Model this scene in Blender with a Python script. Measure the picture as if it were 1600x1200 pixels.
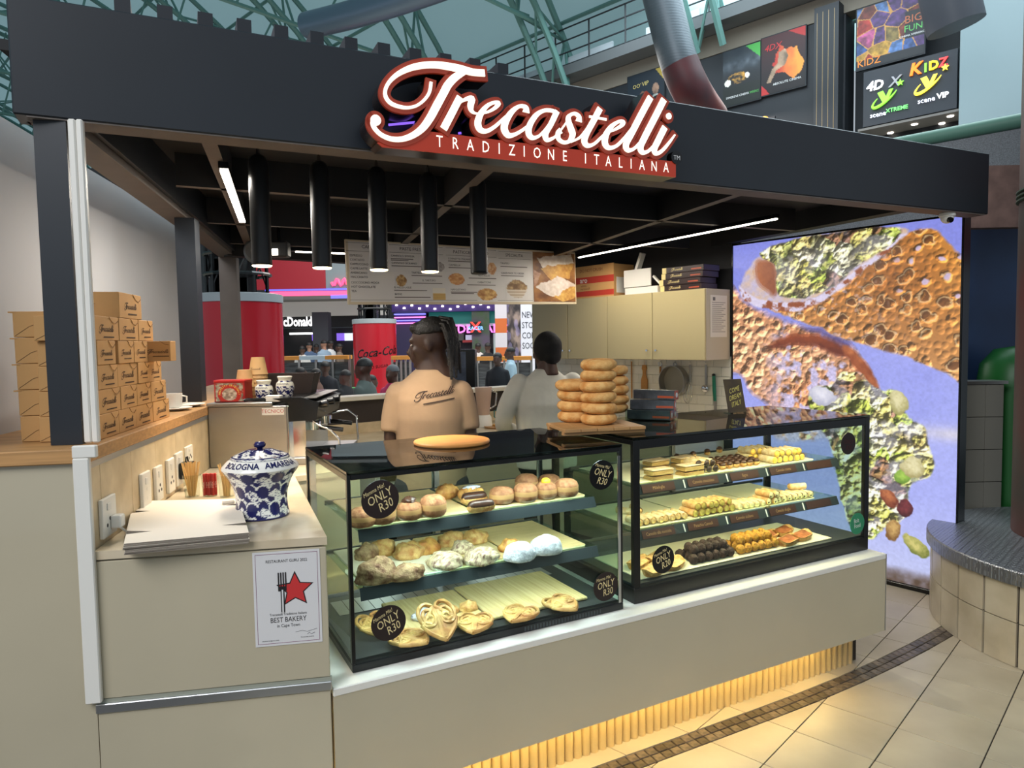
import bpy, bmesh, math, random
import numpy as np
from mathutils import Vector, Matrix
random.seed(7); RNG = np.random.default_rng(7)
sc = bpy.context.scene
COL = sc.collection
for o in list(bpy.data.objects): bpy.data.objects.remove(o)

# ---------------------------------------------------------------- camera
FPX, PITCH, ROLL, CAMH = 1090.0, math.radians(3.4), math.radians(-0.955), 1.6
cp, sp, cr, sr = math.cos(PITCH), math.sin(PITCH), math.cos(ROLL), math.sin(ROLL)
RM = np.array([[cr, -sr, 0], [sr, cr, 0], [0, 0, 1]]) @ np.array([[1, 0, 0], [0, cp, -sp], [0, sp, cp]]) @ np.array([[1, 0, 0], [0, 0, -1], [0, 1, 0.]])
cam_d = bpy.data.cameras.new('camera'); cam = bpy.data.objects.new('camera', cam_d); COL.objects.link(cam)
cam_d.sensor_fit = 'HORIZONTAL'; cam_d.sensor_width = 36; cam_d.lens = FPX * 36 / 1600; cam_d.clip_start = .05; cam_d.clip_end = 200
cm = Matrix.Identity(4)
for i in range(3):
    cm[i][0] = RM[0][i]; cm[i][1] = -RM[1][i]; cm[i][2] = -RM[2][i]
cm[2][3] = CAMH
cam.matrix_world = cm
sc.camera = cam

# ---------------------------------------------------------------- world, exposure, hall light
wd = bpy.data.worlds.new('world'); sc.world = wd; wd.use_nodes = True
wn = wd.node_tree.nodes; wn['Background'].inputs[0].default_value = (.80, .90, 1.0, 1); wn['Background'].inputs[1].default_value = .42
sc.view_settings.view_transform = 'Standard'; sc.view_settings.look = 'None'; sc.view_settings.gamma = 1; sc.view_settings.use_curve_mapping = False
sc.view_settings.exposure = 0.25
sc.cycles.transparent_max_bounces = 40; sc.cycles.max_bounces = 10

def area(name, loc, rot, sx, sy, watts, col=(1, 1, 1), spread=math.pi):
    d = bpy.data.lights.new(name, 'AREA'); d.shape = 'RECTANGLE'; d.size = sx; d.size_y = sy; d.energy = watts; d.color = col; d.spread = spread
    o = bpy.data.objects.new(name, d); COL.objects.link(o); o.location = loc; o.rotation_euler = rot; return o
# daylight from the hall's glazed roof, high above and in front of the stall
area('skylight', (-3.6, -4.4, 7.6), Vector((3.6, 6.4, -6.6)).to_track_quat('-Z', 'Y').to_euler(), 6, 5, 640, (.98, .97, 1.0))
area('skylight', (5.0, 11.0, 9.0), (0, 0, 0), 9, 9, 1300, (.80, .93, 1.0))
area('court_ceiling_light', (-1.0, 15.0, 6.0), (0, 0, 0), 12, 7, 800, (1.0, .95, .9))

# ---------------------------------------------------------------- pixel helpers (photograph pixel -> point in the place)
def ray(x, y):
    return RM.T @ np.array([(x - 800) / FPX, (y - 600) / FPX, 1.0])
class Frame:
    """a set of upright axes: x to the right, y into the depth, z up"""
    def __init__(s, ox, oy, rz):
        s.o = np.array([ox, oy, 0.]); s.rz = math.radians(rz)
        s.x = np.array([math.cos(s.rz), math.sin(s.rz), 0]); s.y = np.array([-math.sin(s.rz), math.cos(s.rz), 0])
    def w(s, x, y, z=0): return s.o + s.x * x + s.y * y + np.array([0, 0, z])
    def l(s, P): d = np.array(P, float) - s.o; return np.array([d @ s.x, d @ s.y, d[2]])
    def _hit(s, px, py, n, c):
        d = ray(px, py); o = np.array([0, 0, CAMH]); t = (c - (o - s.o) @ n) / (d @ n); return s.l(o + d * t)
    def atz(s, px, py, z): return s._hit(px, py, np.array([0, 0, 1.]), z)
    def aty(s, px, py, y): return s._hit(px, py, s.y, y)
    def atx(s, px, py, x): return s._hit(px, py, s.x, x)
    def atd(s, px, py, dist):
        d = ray(px, py); return s.l(np.array([0, 0, CAMH]) + d * (dist / d[1]))
WF = Frame(0, 0, 0)
K = Frame(-.557, 2.053, 27.8)          # main counter: x along its front, y towards the staff
L = Frame(-1.2, 1.935, 10.4)           # left half wall: y along the wall
B = Frame(2.622, 4.163, -50.6)         # right wall with the light box
F = Frame(-1.221, 2.019, 25.31)        # fascia
Q = Frame(-2.0, 4.96, 36.7)            # back counter
T = Frame(1.554, 2.764, 46.3)          # floor tiles
M = Frame(5.1, 14.0, -43.7)            # cinema front high up

# ---------------------------------------------------------------- materials
def lin(c):
    out = []
    for v in c[:3]:
        v = v / 255.0; out.append(v / 12.92 if v <= .04045 else ((v + .055) / 1.055) ** 2.4)
    return tuple(out)
MATS = {}
def MAT(name, col, rough=.5, metal=0., var=0., vscale=8., bump=0., bscale=60., emit=0., ecol=None, spec=.5, coat=0., alpha=1., col2=None, stretch=None, trans=0., sheen=0.):
    if name in MATS: return MATS[name]
    m = bpy.data.materials.new(name); m.use_nodes = True; nt = m.node_tree; N = nt.nodes; b = N['Principled BSDF']
    c = (*lin(col), 1); b.inputs['Base Color'].default_value = c
    b.inputs['Roughness'].default_value = rough; b.inputs['Metallic'].default_value = metal
    b.inputs['Specular IOR Level'].default_value = spec; b.inputs['Coat Weight'].default_value = coat; b.inputs['Alpha'].default_value = alpha
    b.inputs['Transmission Weight'].default_value = trans
    if sheen: b.inputs['Sheen Weight'].default_value = sheen
    if var or col2 or bump:
        tc = N.new('ShaderNodeTexCoord'); mp = N.new('ShaderNodeMapping'); nt.links.new(tc.outputs['Object'], mp.inputs[0])
        if stretch: mp.inputs['Scale'].default_value = stretch
    if var or col2:
        nz = N.new('ShaderNodeTexNoise'); nz.inputs['Scale'].default_value = vscale; nz.inputs['Detail'].default_value = 5
        nt.links.new(mp.outputs[0], nz.inputs['Vector'])
        r = N.new('ShaderNodeValToRGB'); nt.links.new(nz.outputs[0], r.inputs[0])
        r.color_ramp.elements[0].position = .32; r.color_ramp.elements[1].position = .68
        if col2: a, d = c, (*lin(col2), 1)
        else: a = tuple(min(1, x * (1 - var)) for x in c[:3]) + (1,); d = tuple(min(1, x * (1 + var)) for x in c[:3]) + (1,)
        r.color_ramp.elements[0].color = a; r.color_ramp.elements[1].color = d
        nt.links.new(r.outputs[0], b.inputs['Base Color'])
    if bump:
        n2 = N.new('ShaderNodeTexNoise'); n2.inputs['Scale'].default_value = bscale; n2.inputs['Detail'].default_value = 4
        nt.links.new(mp.outputs[0], n2.inputs['Vector'])
        bp = N.new('ShaderNodeBump'); bp.inputs['Strength'].default_value = bump; bp.inputs['Distance'].default_value = .01
        nt.links.new(n2.outputs[0], bp.inputs['Height']); nt.links.new(bp.outputs[0], b.inputs['Normal'])
    if emit:
        b.inputs['Emission Color'].default_value = (*lin(ecol or col), 1); b.inputs['Emission Strength'].default_value = emit
    MATS[name] = m; return m
def GLASS(name, tint=(255, 255, 255), ior=1.45, rough=.0, refl=1.0):
    if name in MATS: return MATS[name]
    m = bpy.data.materials.new(name); m.use_nodes = True; nt = m.node_tree; N = nt.nodes
    for n in list(N): N.remove(n)
    o = N.new('ShaderNodeOutputMaterial'); mx = N.new('ShaderNodeMixShader'); t = N.new('ShaderNodeBsdfTransparent'); g = N.new('ShaderNodeBsdfGlossy'); fr = N.new('ShaderNodeFresnel')
    t.inputs[0].default_value = (*lin(tint), 1); g.inputs['Roughness'].default_value = rough; fr.inputs[0].default_value = ior
    ml = N.new('ShaderNodeMath'); ml.operation = 'MULTIPLY'; ml.inputs[1].default_value = refl
    gm = N.new('ShaderNodeNewGeometry'); iv = N.new('ShaderNodeMath'); iv.operation = 'SUBTRACT'; iv.inputs[0].default_value = 1.0; nt.links.new(gm.outputs['Backfacing'], iv.inputs[1])
    m2 = N.new('ShaderNodeMath'); m2.operation = 'MULTIPLY'; nt.links.new(ml.outputs[0], m2.inputs[0]); nt.links.new(iv.outputs[0], m2.inputs[1])
    nt.links.new(fr.outputs[0], ml.inputs[0]); nt.links.new(m2.outputs[0], mx.inputs[0]); nt.links.new(t.outputs[0], mx.inputs[1]); nt.links.new(g.outputs[0], mx.inputs[2]); nt.links.new(mx.outputs[0], o.inputs[0])
    MATS[name] = m; return m
def PAINT(name, emit=0., rough=.5):
    """colour read from the mesh's own colour layer: flat print"""
    if name in MATS: return MATS[name]
    m = bpy.data.materials.new(name); m.use_nodes = True; nt = m.node_tree; N = nt.nodes; b = N['Principled BSDF']
    a = N.new('ShaderNodeVertexColor'); a.layer_name = 'Col'
    b.inputs['Roughness'].default_value = rough
    if not emit: nt.links.new(a.outputs[0], b.inputs['Base Color'])
    else: b.inputs['Base Color'].default_value = (.03, .03, .03, 1)
    if emit:
        nt.links.new(a.outputs[0], b.inputs['Emission Color']); b.inputs['Emission Strength'].default_value = emit
    MATS[name] = m; return m

def VARY(m, lo=.7, hi=1.3):
    """each piece of stone has its own tone"""
    nt = m.node_tree; N = nt.nodes; b = N['Principled BSDF']; oi = N.new('ShaderNodeObjectInfo'); mr = N.new('ShaderNodeMapRange'); mr.inputs['To Min'].default_value = lo; mr.inputs['To Max'].default_value = hi; hs = N.new('ShaderNodeHueSaturation')
    nt.links.new(oi.outputs['Random'], mr.inputs['Value']); nt.links.new(mr.outputs[0], hs.inputs['Value'])
    if b.inputs['Base Color'].links: nt.links.new(b.inputs['Base Color'].links[0].from_socket, hs.inputs['Color'])
    else: hs.inputs['Color'].default_value = b.inputs['Base Color'].default_value
    nt.links.new(hs.outputs[0], b.inputs['Base Color']); return m
# ---------------------------------------------------------------- mesh builder
class MB:
    def __init__(s): s.v = []; s.f = []; s.mi = []; s.T = None
    def add(s, vs, fs, mi=0):
        n = len(s.v)
        if s.T is not None: vs = [tuple(s.T @ Vector(p)) for p in vs]
        s.v.extend([tuple(p) for p in vs]); s.f.extend([tuple(i + n for i in f) for f in fs]); s.mi.extend([mi] * len(fs)); return s
    def box(s, x0, x1, y0, y1, z0, z1, b=0., mi=0, seg=1):
        if x0 > x1: x0, x1 = x1, x0
        if y0 > y1: y0, y1 = y1, y0
        if z0 > z1: z0, z1 = z1, z0
        if b <= 0:
            v = [(x, y, z) for z in (z0, z1) for y in (y0, y1) for x in (x0, x1)]
            return s.add(v, [(0, 2, 3, 1), (4, 5, 7, 6), (0, 1, 5, 4), (2, 6, 7, 3), (0, 4, 6, 2), (1, 3, 7, 5)], mi)
        bm = bmesh.new(); bmesh.ops.create_cube(bm, size=1)
        for q in bm.verts: q.co = Vector(((x0 + x1) / 2 + q.co.x * (x1 - x0), (y0 + y1) / 2 + q.co.y * (y1 - y0), (z0 + z1) / 2 + q.co.z * (z1 - z0)))
        bmesh.ops.bevel(bm, geom=bm.edges[:], offset=min(b, .45 * min(x1 - x0, y1 - y0, z1 - z0)), segments=seg, affect='EDGES', profile=.5)
        bm.verts.index_update(); s.add([q.co[:] for q in bm.verts], [[q.index for q in f.verts] for f in bm.faces], mi); bm.free(); return s
    def cyl(s, p0, p1, r0, r1=None, n=16, caps=True, mi=0):
        r1 = r0 if r1 is None else r1
        return s.tube([p0, p1], [r0, r1], n, caps, mi)
    def tube(s, pts, r, n=8, caps=True, mi=0, sx=1., sy=1.):
        pts = [Vector(p) for p in pts]; rs = r if isinstance(r, (list, tuple)) else [r] * len(pts)
        vs = []; fs = []; u = None
        for i, p in enumerate(pts):
            t = (pts[min(i + 1, len(pts) - 1)] - pts[max(i - 1, 0)]).normalized()
            if u is None:
                u = t.orthogonal().normalized() if abs(t.z) < .99 else Vector((1, 0, 0))
            u = (u - t * u.dot(t)).normalized(); w = t.cross(u)
            for k in range(n):
                a = 2 * math.pi * k / n; vs.append(p + u * (math.cos(a) * rs[i] * sx) + w * (math.sin(a) * rs[i] * sy))
        for i in range(len(pts) - 1):
            for k in range(n):
                fs.append((i * n + k, i * n + (k + 1) % n, (i + 1) * n + (k + 1) % n, (i + 1) * n + k))
        if caps: fs.append(tuple(range(n - 1, -1, -1))); fs.append(tuple(range((len(pts) - 1) * n, len(pts) * n)))
        return s.add(vs, fs, mi)
    def lathe(s, prof, n=24, c=(0, 0, 0), mi=0, closed_top=True, closed_bot=True, fn=None):
        vs = []; fs = []
        for (r, z) in prof:
            for k in range(n):
                a = 2 * math.pi * k / n; rr = r if fn is None else fn(a, r, z); vs.append((c[0] + rr * math.cos(a), c[1] + rr * math.sin(a), c[2] + z))
        for i in range(len(prof) - 1):
            for k in range(n): fs.append((i * n + k, i * n + (k + 1) % n, (i + 1) * n + (k + 1) % n, (i + 1) * n + k))
        if closed_bot: fs.append(tuple(range(n - 1, -1, -1)))
        if closed_top: fs.append(tuple(range((len(prof) - 1) * n, len(prof) * n)))
        return s.add(vs, fs, mi)
    def ball(s, c, rx, ry=None, rz=None, nu=14, nv=9, mi=0, fn=None, zmin=-1.):
        ry = rx if ry is None else ry; rz = rx if rz is None else rz
        vs = []; fs = []
        for j in range(nv + 1):
            t = math.pi * j / nv; z = -math.cos(t); q = math.sin(t)
            for k in range(nu):
                a = 2 * math.pi * k / nu; d = Vector((q * math.cos(a), q * math.sin(a), max(z, zmin)))
                m_ = 1 if fn is None else fn(d); vs.append((c[0] + d.x * rx * m_, c[1] + d.y * ry * m_, c[2] + d.z * rz * (m_ if d.z > 0 else 1)))
        for j in range(nv):
            for k in range(nu): fs.append((j * nu + k, j * nu + (k + 1) % nu, (j + 1) * nu + (k + 1) % nu, (j + 1) * nu + k))
        return s.add(vs, fs, mi)
    def prism(s, poly, z0, z1, mi=0):
        """polygon (x, y) list counter-clockwise, extruded along z"""
        n = len(poly); vs = [(x, y, z0) for x, y in poly] + [(x, y, z1) for x, y in poly]
        fs = [tuple(range(n - 1, -1, -1)), tuple(range(n, 2 * n))] + [(i, (i + 1) % n, n + (i + 1) % n, n + i) for i in range(n)]
        return s.add(vs, fs, mi)
    def wallprism(s, poly, y0, y1, mi=0):
        """polygon (x, z) list, extruded along y"""
        n = len(poly); vs = [(x, y0, z) for x, z in poly] + [(x, y1, z) for x, z in poly]
        fs = [tuple(range(n)), tuple(range(2 * n - 1, n - 1, -1))] + [(i, n + i, n + (i + 1) % n, (i + 1) % n) for i in range(n)]
        return s.add(vs, fs, mi)
    def ribbon(s, L_, R_, y0, y1, mi=0):
        """solid band between two edge lines of (x, z) points, front at y0"""
        n = len(L_); vs = [(x, y0, z) for x, z in L_] + [(x, y0, z) for x, z in R_] + [(x, y1, z) for x, z in L_] + [(x, y1, z) for x, z in R_]; fs = []
        for i in range(n - 1):
            fs += [(i, i + 1, n + i + 1, n + i), (2 * n + i, 3 * n + i, 3 * n + i + 1, 2 * n + i + 1), (i, 2 * n + i, 2 * n + i + 1, i + 1), (n + i, n + i + 1, 3 * n + i + 1, 3 * n + i)]
        fs += [(0, n, 3 * n, 2 * n), (n - 1, 3 * n - 1, 4 * n - 1, 2 * n - 1)]
        return s.add(vs, fs, mi)
    def text(s, txt, size, fn, mi=0, align='CENTER', sx=1.0, depth=0., shear=0., bold=0.):
        vs, fs = text_mesh(txt, align, depth, shear, bold)
        return s.add([fn(x * size * sx, y * size, z * size) for x, y, z in vs], fs, mi)
    def mesh(s, name):
        me = bpy.data.meshes.new(name); me.from_pydata(s.v, [], s.f); 
        if any(s.mi): me.polygons.foreach_set('material_index', s.mi)
        me.update(); return me
    def build(s, name, mats, parent=None, smooth=None, frame=None, loc=None, rz=None):
        me = s.mesh(name)
        for m_ in (mats if isinstance(mats, (list, tuple)) else [mats]): me.materials.append(m_)
        if smooth is not None:
            me.polygons.foreach_set('use_smooth', [True] * len(me.polygons)); me.set_sharp_from_angle(angle=math.radians(smooth))
        o = bpy.data.objects.new(name, me); COL.objects.link(o)
        if parent is not None: o.parent = parent
        if loc is not None: o.location = loc
        if rz is not None: o.rotation_euler = (0, 0, rz)
        return o
_TX = {}
def text_mesh(txt, align='CENTER', depth=0., shear=0., bold=0.):
    k = (txt, align, depth, shear, bold)
    if k not in _TX:
        c = bpy.data.curves.new('lettering', 'FONT'); c.body = txt; c.size = 1; c.align_x = align; c.align_y = 'CENTER'; c.resolution_u = 2; c.extrude = depth; c.shear = shear; c.offset = bold
        o = bpy.data.objects.new('lettering', c); COL.objects.link(o)
        dg = bpy.context.evaluated_depsgraph_get(); me = bpy.data.meshes.new_from_object(o.evaluated_get(dg))
        _TX[k] = ([tuple(v.co) for v in me.vertices], [tuple(p.vertices) for p in me.polygons])
        bpy.data.meshes.remove(me); bpy.data.objects.remove(o); bpy.data.curves.remove(c)
    return _TX[k]
def onface(x0, y0, z0, tilt=0.):
    """text on an upright face looking towards -y, turned by tilt"""
    c, s_ = math.cos(tilt), math.sin(tilt)
    return lambda x, y, z: (x0 + x * c - y * s_, y0 - z, z0 + x * s_ + y * c)
def thing(name, label, cat, fr, x, y, z=0., rz=0., group=None):
    o = bpy.data.objects.new(name, None); COL.objects.link(o); o.empty_display_size = .1
    o.location = fr.w(x, y, z); o.rotation_euler = (0, 0, fr.rz + rz); return tag(o, label, cat, group)
def tag(o, label, cat, group=None, kind=None):
    if label: o['label'] = label
    if cat: o['category'] = cat
    if group: o['group'] = group
    if kind: o['kind'] = kind
    return o
def put(o, fr, x, y, z=0., rz=0.):
    o.location = fr.w(x, y, z); o.rotation_euler = (0, 0, fr.rz + rz); return o
def struct(o, fr=None, x=0, y=0, z=0, label=None):
    o['kind'] = 'structure'
    if fr is not None: put(o, fr, x, y, z)
    if label: o['label'] = label
    return o
def copy_tree(o, parent=None):
    c = o.copy(); COL.objects.link(c); c.parent = parent
    for ch in o.children: copy_tree(ch, c)
    return c
def inst(me, name, fr=None, loc=(0, 0, 0), rz=0., parent=None, rot=None):
    o = bpy.data.objects.new(name, me); COL.objects.link(o)
    if parent is not None: o.parent = parent; o.location = loc; o.rotation_euler = rot or (0, 0, rz)
    else:
        fr = fr or WF; o.location = fr.w(*loc); o.rotation_euler = (rot[0], rot[1], rot[2] + fr.rz) if rot else (0, 0, fr.rz + rz)
    return o

# ---------------------------------------------------------------- painted print helpers
def _hash(ix, iy, sd):
    h = (ix.astype(np.int64) * 374761393 + iy.astype(np.int64) * 668265263 + sd * 1442695041) & 0x7fffffff
    h = ((h ^ (h >> 13)) * 1274126177) & 0x7fffffff
    return ((h ^ (h >> 16)) & 0xffff) / 65535.0
def vnoise(x, y, sd=0):
    ix = np.floor(x); iy = np.floor(y); fx = x - ix; fy = y - iy; fx = fx * fx * (3 - 2 * fx); fy = fy * fy * (3 - 2 * fy)
    a = _hash(ix, iy, sd); b = _hash(ix + 1, iy, sd); c = _hash(ix, iy + 1, sd); d = _hash(ix + 1, iy + 1, sd)
    return (a * (1 - fx) + b * fx) * (1 - fy) + (c * (1 - fx) + d * fx) * fy
def fbm(x, y, sd=0, o=4):
    r = 0; a = .5; t = 0
    for k in range(o): r = r + a * vnoise(x * 2 ** k, y * 2 ** k, sd + k); t += a; a *= .5
    return r / t
def worley(x, y, sd=0):
    ix = np.floor(x); iy = np.floor(y); best = np.full(x.shape, 9.); sec = np.full(x.shape, 9.); idv = np.zeros(x.shape)
    for dx in (-1, 0, 1):
        for dy in (-1, 0, 1):
            cx = ix + dx; cy = iy + dy; qx = cx + _hash(cx, cy, sd); qy = cy + _hash(cx, cy, sd + 5); d = np.hypot(x - qx, y - qy)
            m_ = d < best; sec = np.where(m_, best, np.minimum(sec, d)); idv = np.where(m_, _hash(cx, cy, sd + 9), idv); best = np.where(m_, d, best)
    return best, sec, idv
def inpoly(x, y, P):
    r = np.zeros(x.shape, bool); n = len(P)
    for i in range(n):
        x0, y0 = P[i]; x1, y1 = P[(i + 1) % n]
        if y0 == y1: continue
        r ^= ((y0 > y) != (y1 > y)) & (x < (x1 - x0) * (y - y0) / (y1 - y0) + x0)
    return r
def C3(c): return np.array(c, float) / 255.
def mixc(a, b, t): t = np.clip(t, 0, 1)[..., None]; return a * (1 - t) + b * t
def print_sheet(name, x0, x1, z0, z1, y, nx, ny, fn, mat, parent=None):
    """flat printed sheet facing -y; fn(U, V) with U left to right, V top to bottom gives sRGB 0..1"""
    u = np.linspace(0, 1, nx); v = np.linspace(0, 1, ny); U, V = np.meshgrid(u, v)
    vs = np.stack([x0 + (x1 - x0) * U, np.full(U.shape, y), z1 + (z0 - z1) * V], -1).reshape(-1, 3)
    i = np.arange(nx * ny).reshape(ny, nx); fs = np.stack([i[:-1, :-1], i[1:, :-1], i[1:, 1:], i[:-1, 1:]], -1).reshape(-1, 4)
    return painted_mesh(name, vs, fs, fn(U, V).reshape(-1, 3), mat, parent)
def painted_mesh(name, vs, fs, rgb, mat, parent=None, smooth=False):
    me = bpy.data.meshes.new(name); me.from_pydata(np.asarray(vs).tolist(), [], np.asarray(fs).tolist())
    a = me.color_attributes.new('Col', 'FLOAT_COLOR', 'POINT')
    c = np.clip(rgb, 0, 1); c = np.where(c <= .04045, c / 12.92, ((c + .055) / 1.055) ** 2.4)
    a.data.foreach_set('color', np.concatenate([c, np.ones((len(c), 1))], 1).astype(np.float32).ravel())
    if smooth: me.polygons.foreach_set('use_smooth', [True] * len(me.polygons))
    me.materials.append(mat); o = bpy.data.objects.new(name, me); COL.objects.link(o)
    if parent is not None: o.parent = parent
    return o
def spline(P, n=6):
    """Catmull-Rom through rows of numbers"""
    P = np.array(P, float); out = []
    for i in range(len(P) - 1):
        a = P[max(i - 1, 0)]; b = P[i]; c = P[i + 1]; d = P[min(i + 2, len(P) - 1)]
        for k in range(n):
            t = k / n; out.append(.5 * ((2 * b) + (-a + c) * t + (2 * a - 5 * b + 4 * c - d) * t * t + (-a + 3 * b - 3 * c + d) * t ** 3))
    out.append(P[-1]); return np.array(out)
# ================================================================ materials used widely
m_black = MAT('black_paint', (28, 33, 40), .42, var=.08, vscale=3)
m_blackceil = MAT('black_ceiling', (20, 22, 25), .7)
m_beam = MAT('grey_beam', (96, 88, 82), .6, var=.1, vscale=6)
m_panel = MAT('beige_gloss_panel', (184, 174, 150), .22, var=.03, vscale=2.5, coat=.3)
m_white = MAT('white_plastic', (225, 222, 214), .4)
m_alu = MAT('aluminium', (190, 192, 194), .3, metal=.9)
m_steel = MAT('brushed_steel', (168, 166, 162), .36, metal=1., var=.03, vscale=6, stretch=(1, 1, 4))
m_chrome = MAT('chrome', (215, 218, 222), .12, metal=1.)
m_oak = MAT('oak_wood', (178, 134, 84), .5, var=.18, vscale=5, stretch=(1, 8, 20))
m_walltile = VARY(MAT('stone_tile', (224, 204, 168), .35, col2=(196, 174, 136), vscale=10), .94, 1.06)
m_grout = MAT('dark_grout', (52, 46, 40), .9)
m_stonetop = MAT('marble_top', (212, 198, 172), .18, col2=(196, 178, 148), vscale=5)
m_blk = MAT('black_gloss', (10, 11, 12), .25)
m_glass = GLASS('clear_glass', (238, 246, 243), 1.42)
m_dglass = GLASS('dark_top_glass', (120, 130, 135), 1.5, refl=1.0)
m_floor = MAT('floor_tile', (190, 178, 155), .34, col2=(172, 159, 136), vscale=3.5); VARY(m_floor, .95, 1.05)
m_mos = VARY(MAT('dark_mosaic', (112, 98, 82), .35, col2=(62, 55, 50), vscale=40), .5, 1.45)
m_led_w = MAT('warm_led', (255, 222, 150), .5, emit=34, ecol=(255, 222, 140))
m_led_c = MAT('cool_led', (255, 255, 255), .5, emit=30, ecol=(225, 242, 255))

# ================================================================ floor
g = MB().box(-7, 9, -3, 9, -.05, -.006); floor = struct(g.build('floor', m_grout), label='cream square floor tiles with dark joints')
m_far = MAT('court_floor', (190, 184, 172), .25, var=.06, vscale=.6)
struct(MB().box(-30, 40, 9, 60, -.05, -.006).build('floor', m_far), label='pale floor of the food court behind')
TS = .2995; J = .0022
def clip(poly, fn):
    out = []
    for i in range(len(poly)):
        a, b = poly[i], poly[(i + 1) % len(poly)]; fa, fb = fn(a), fn(b)
        if fa >= 0: out.append(a)
        if (fa >= 0) != (fb >= 0): t = fa / (fa - fb); out.append((a[0] + (b[0] - a[0]) * t, a[1] + (b[1] - a[1]) * t))
    return out
def band_out(u): return -.058 + .05 * max(0, u - 1.8) ** 2
BW = .092
tile_me = MB().box(-TS / 2 + J, TS / 2 - J, -TS / 2 + J, TS / 2 - J, -.006, 0, b=.0012).mesh('tile'); tile_me.materials.append(m_floor)
for i in range(-12, 12):
    for j in range(-9, 12):
        cx, cy = (i + .5) * TS, (j + .5) * TS; P = T.w(cx, cy)
        k = K.l(P)
        if P[0] < -.9 or P[0] > 3.6 or P[1] < .9 or P[1] > 5.2: continue
        if k[1] > .36 and k[0] < 2.55: continue
        cor = [T.w(cx + a * (TS / 2 - J), cy + b * (TS / 2 - J)) for a, b in ((-1, -1), (1, -1), (1, 1), (-1, 1))]
        vv = [K.l(c)[1] - band_out(K.l(c)[0]) for c in cor]
        if min(vv) > BW or max(vv) < 0: inst(tile_me, 'tile', T, (cx, cy, 0), parent=None).parent = floor; continue
        kc = [tuple(K.l(c)[:2]) for c in cor]; u0 = k[0]; o0 = band_out(u0); sl = .1 * max(0, u0 - 1.8)
        for sgn in (-1, 1):
            pl = clip(kc, (lambda p: (o0 + sl * (p[0] - u0)) - .002 - p[1]) if sgn < 0 else (lambda p: p[1] - (o0 + BW + sl * (p[0] - u0)) - .002))
            if len(pl) >= 3:
                MB().prism([tuple(K.w(*p)[:2]) for p in pl], -.006, 0).build('tile', m_floor, floor)
st_me = MB().box(-.0205, .0205, -.0205, .0205, -.006, .0004, b=.002).mesh('mosaic_stone'); st_me.materials.append(m_mos)
u = -.3
while u < 3.9:
    for r in (0, 1):
        y_ = band_out(u) + .024 + r * .045; P = K.w(u + random.uniform(-.001, .001), y_, random.uniform(-.0008, .0006))
        o = inst(st_me, 'mosaic_stone'); o.parent = floor; o.location = P; o.rotation_euler = (0, 0, K.rz + math.atan(.1 * max(0, u - 1.8)))
    u += .0448

# ================================================================ left half wall with wood ledge and tiled inner side
g = MB().box(-.42, 0, 0, 3.35, 0, 1.284)
wl = struct(g.build('wall_left', m_panel), L, label='beige half wall on the left with a wooden ledge')
MB().box(-.42, .014, -.016, 3.36, 1.284, 1.325, b=.003).build('ledge', m_oak, wl)
edges = [-.012, .079, .332, .581, .831, 1.062, 1.371, 1.66, 1.94, 2.2, 2.5, 2.8, 3.1, 3.35]
for a, b_ in zip(edges[:-1], edges[1:]):
    MB().box(.0, .01, max(a, .004) + .0012, b_ - .0012, 1.03, 1.266, b=.001).build('tile', m_walltile, wl)
MB().box(0, .012, .004, 3.35, 1.266, 1.284).build('edge_strip', m_alu, wl)
MB().box(0, .0115, .004, 3.35, 1.02, 1.03).build('skirting', m_grout, wl)
# two white cable trunks on the corner
t = thing('cable_trunk', 'white plastic cable trunking running down the corner beside the near post', 'trunking', L, .0, -.002, .6)
MB().box(-.022, .02, -.02, -.002, 0, .70, b=.003).build('lower_trunk', m_white, t)
MB().box(-.022, .04, -.02, -.002, .70, .735, b=.003).build('elbow', m_white, t)
MB().box(-.026, -.006, .075, .095, .73, 1.65, b=.004).build('upper_trunk', m_white, t); MB().box(-.005, .013, .075, .095, .73, 1.65, b=.004).build('upper_trunk', m_white, t)

struct(MB().box(-.54, -.424, -.12, 2.65, 0, 2.395).build('wall_left', MAT('white_hall_wall', (178, 180, 184), .7, var=.03, vscale=1.5)), L, label='plain white wall standing close behind the stacked cardboard boxes')
# ================================================================ canopy
can = thing('kiosk_canopy', 'black canopy with a deep fascia and dark ceiling over the bakery stall', 'canopy', F, 0, 0, 0)
MB().box(-.151, 4.22, 0, .105, 2.25, 2.573, b=.004).build('fascia', m_black, can)
MB().box(-.12, 4.2, .004, .1, 2.246, 2.25).build('soffit_strip', m_beam, can)
xr = .127
for k in range(12):
    MB().box(xr - .021, xr + .021, .02, .9, 2.574, 2.618).build('rafter', m_black, can); xr += .1108
def to_can(fr, pts): return [tuple(F.l(fr.w(*p))[:2]) for p in pts]
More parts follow.
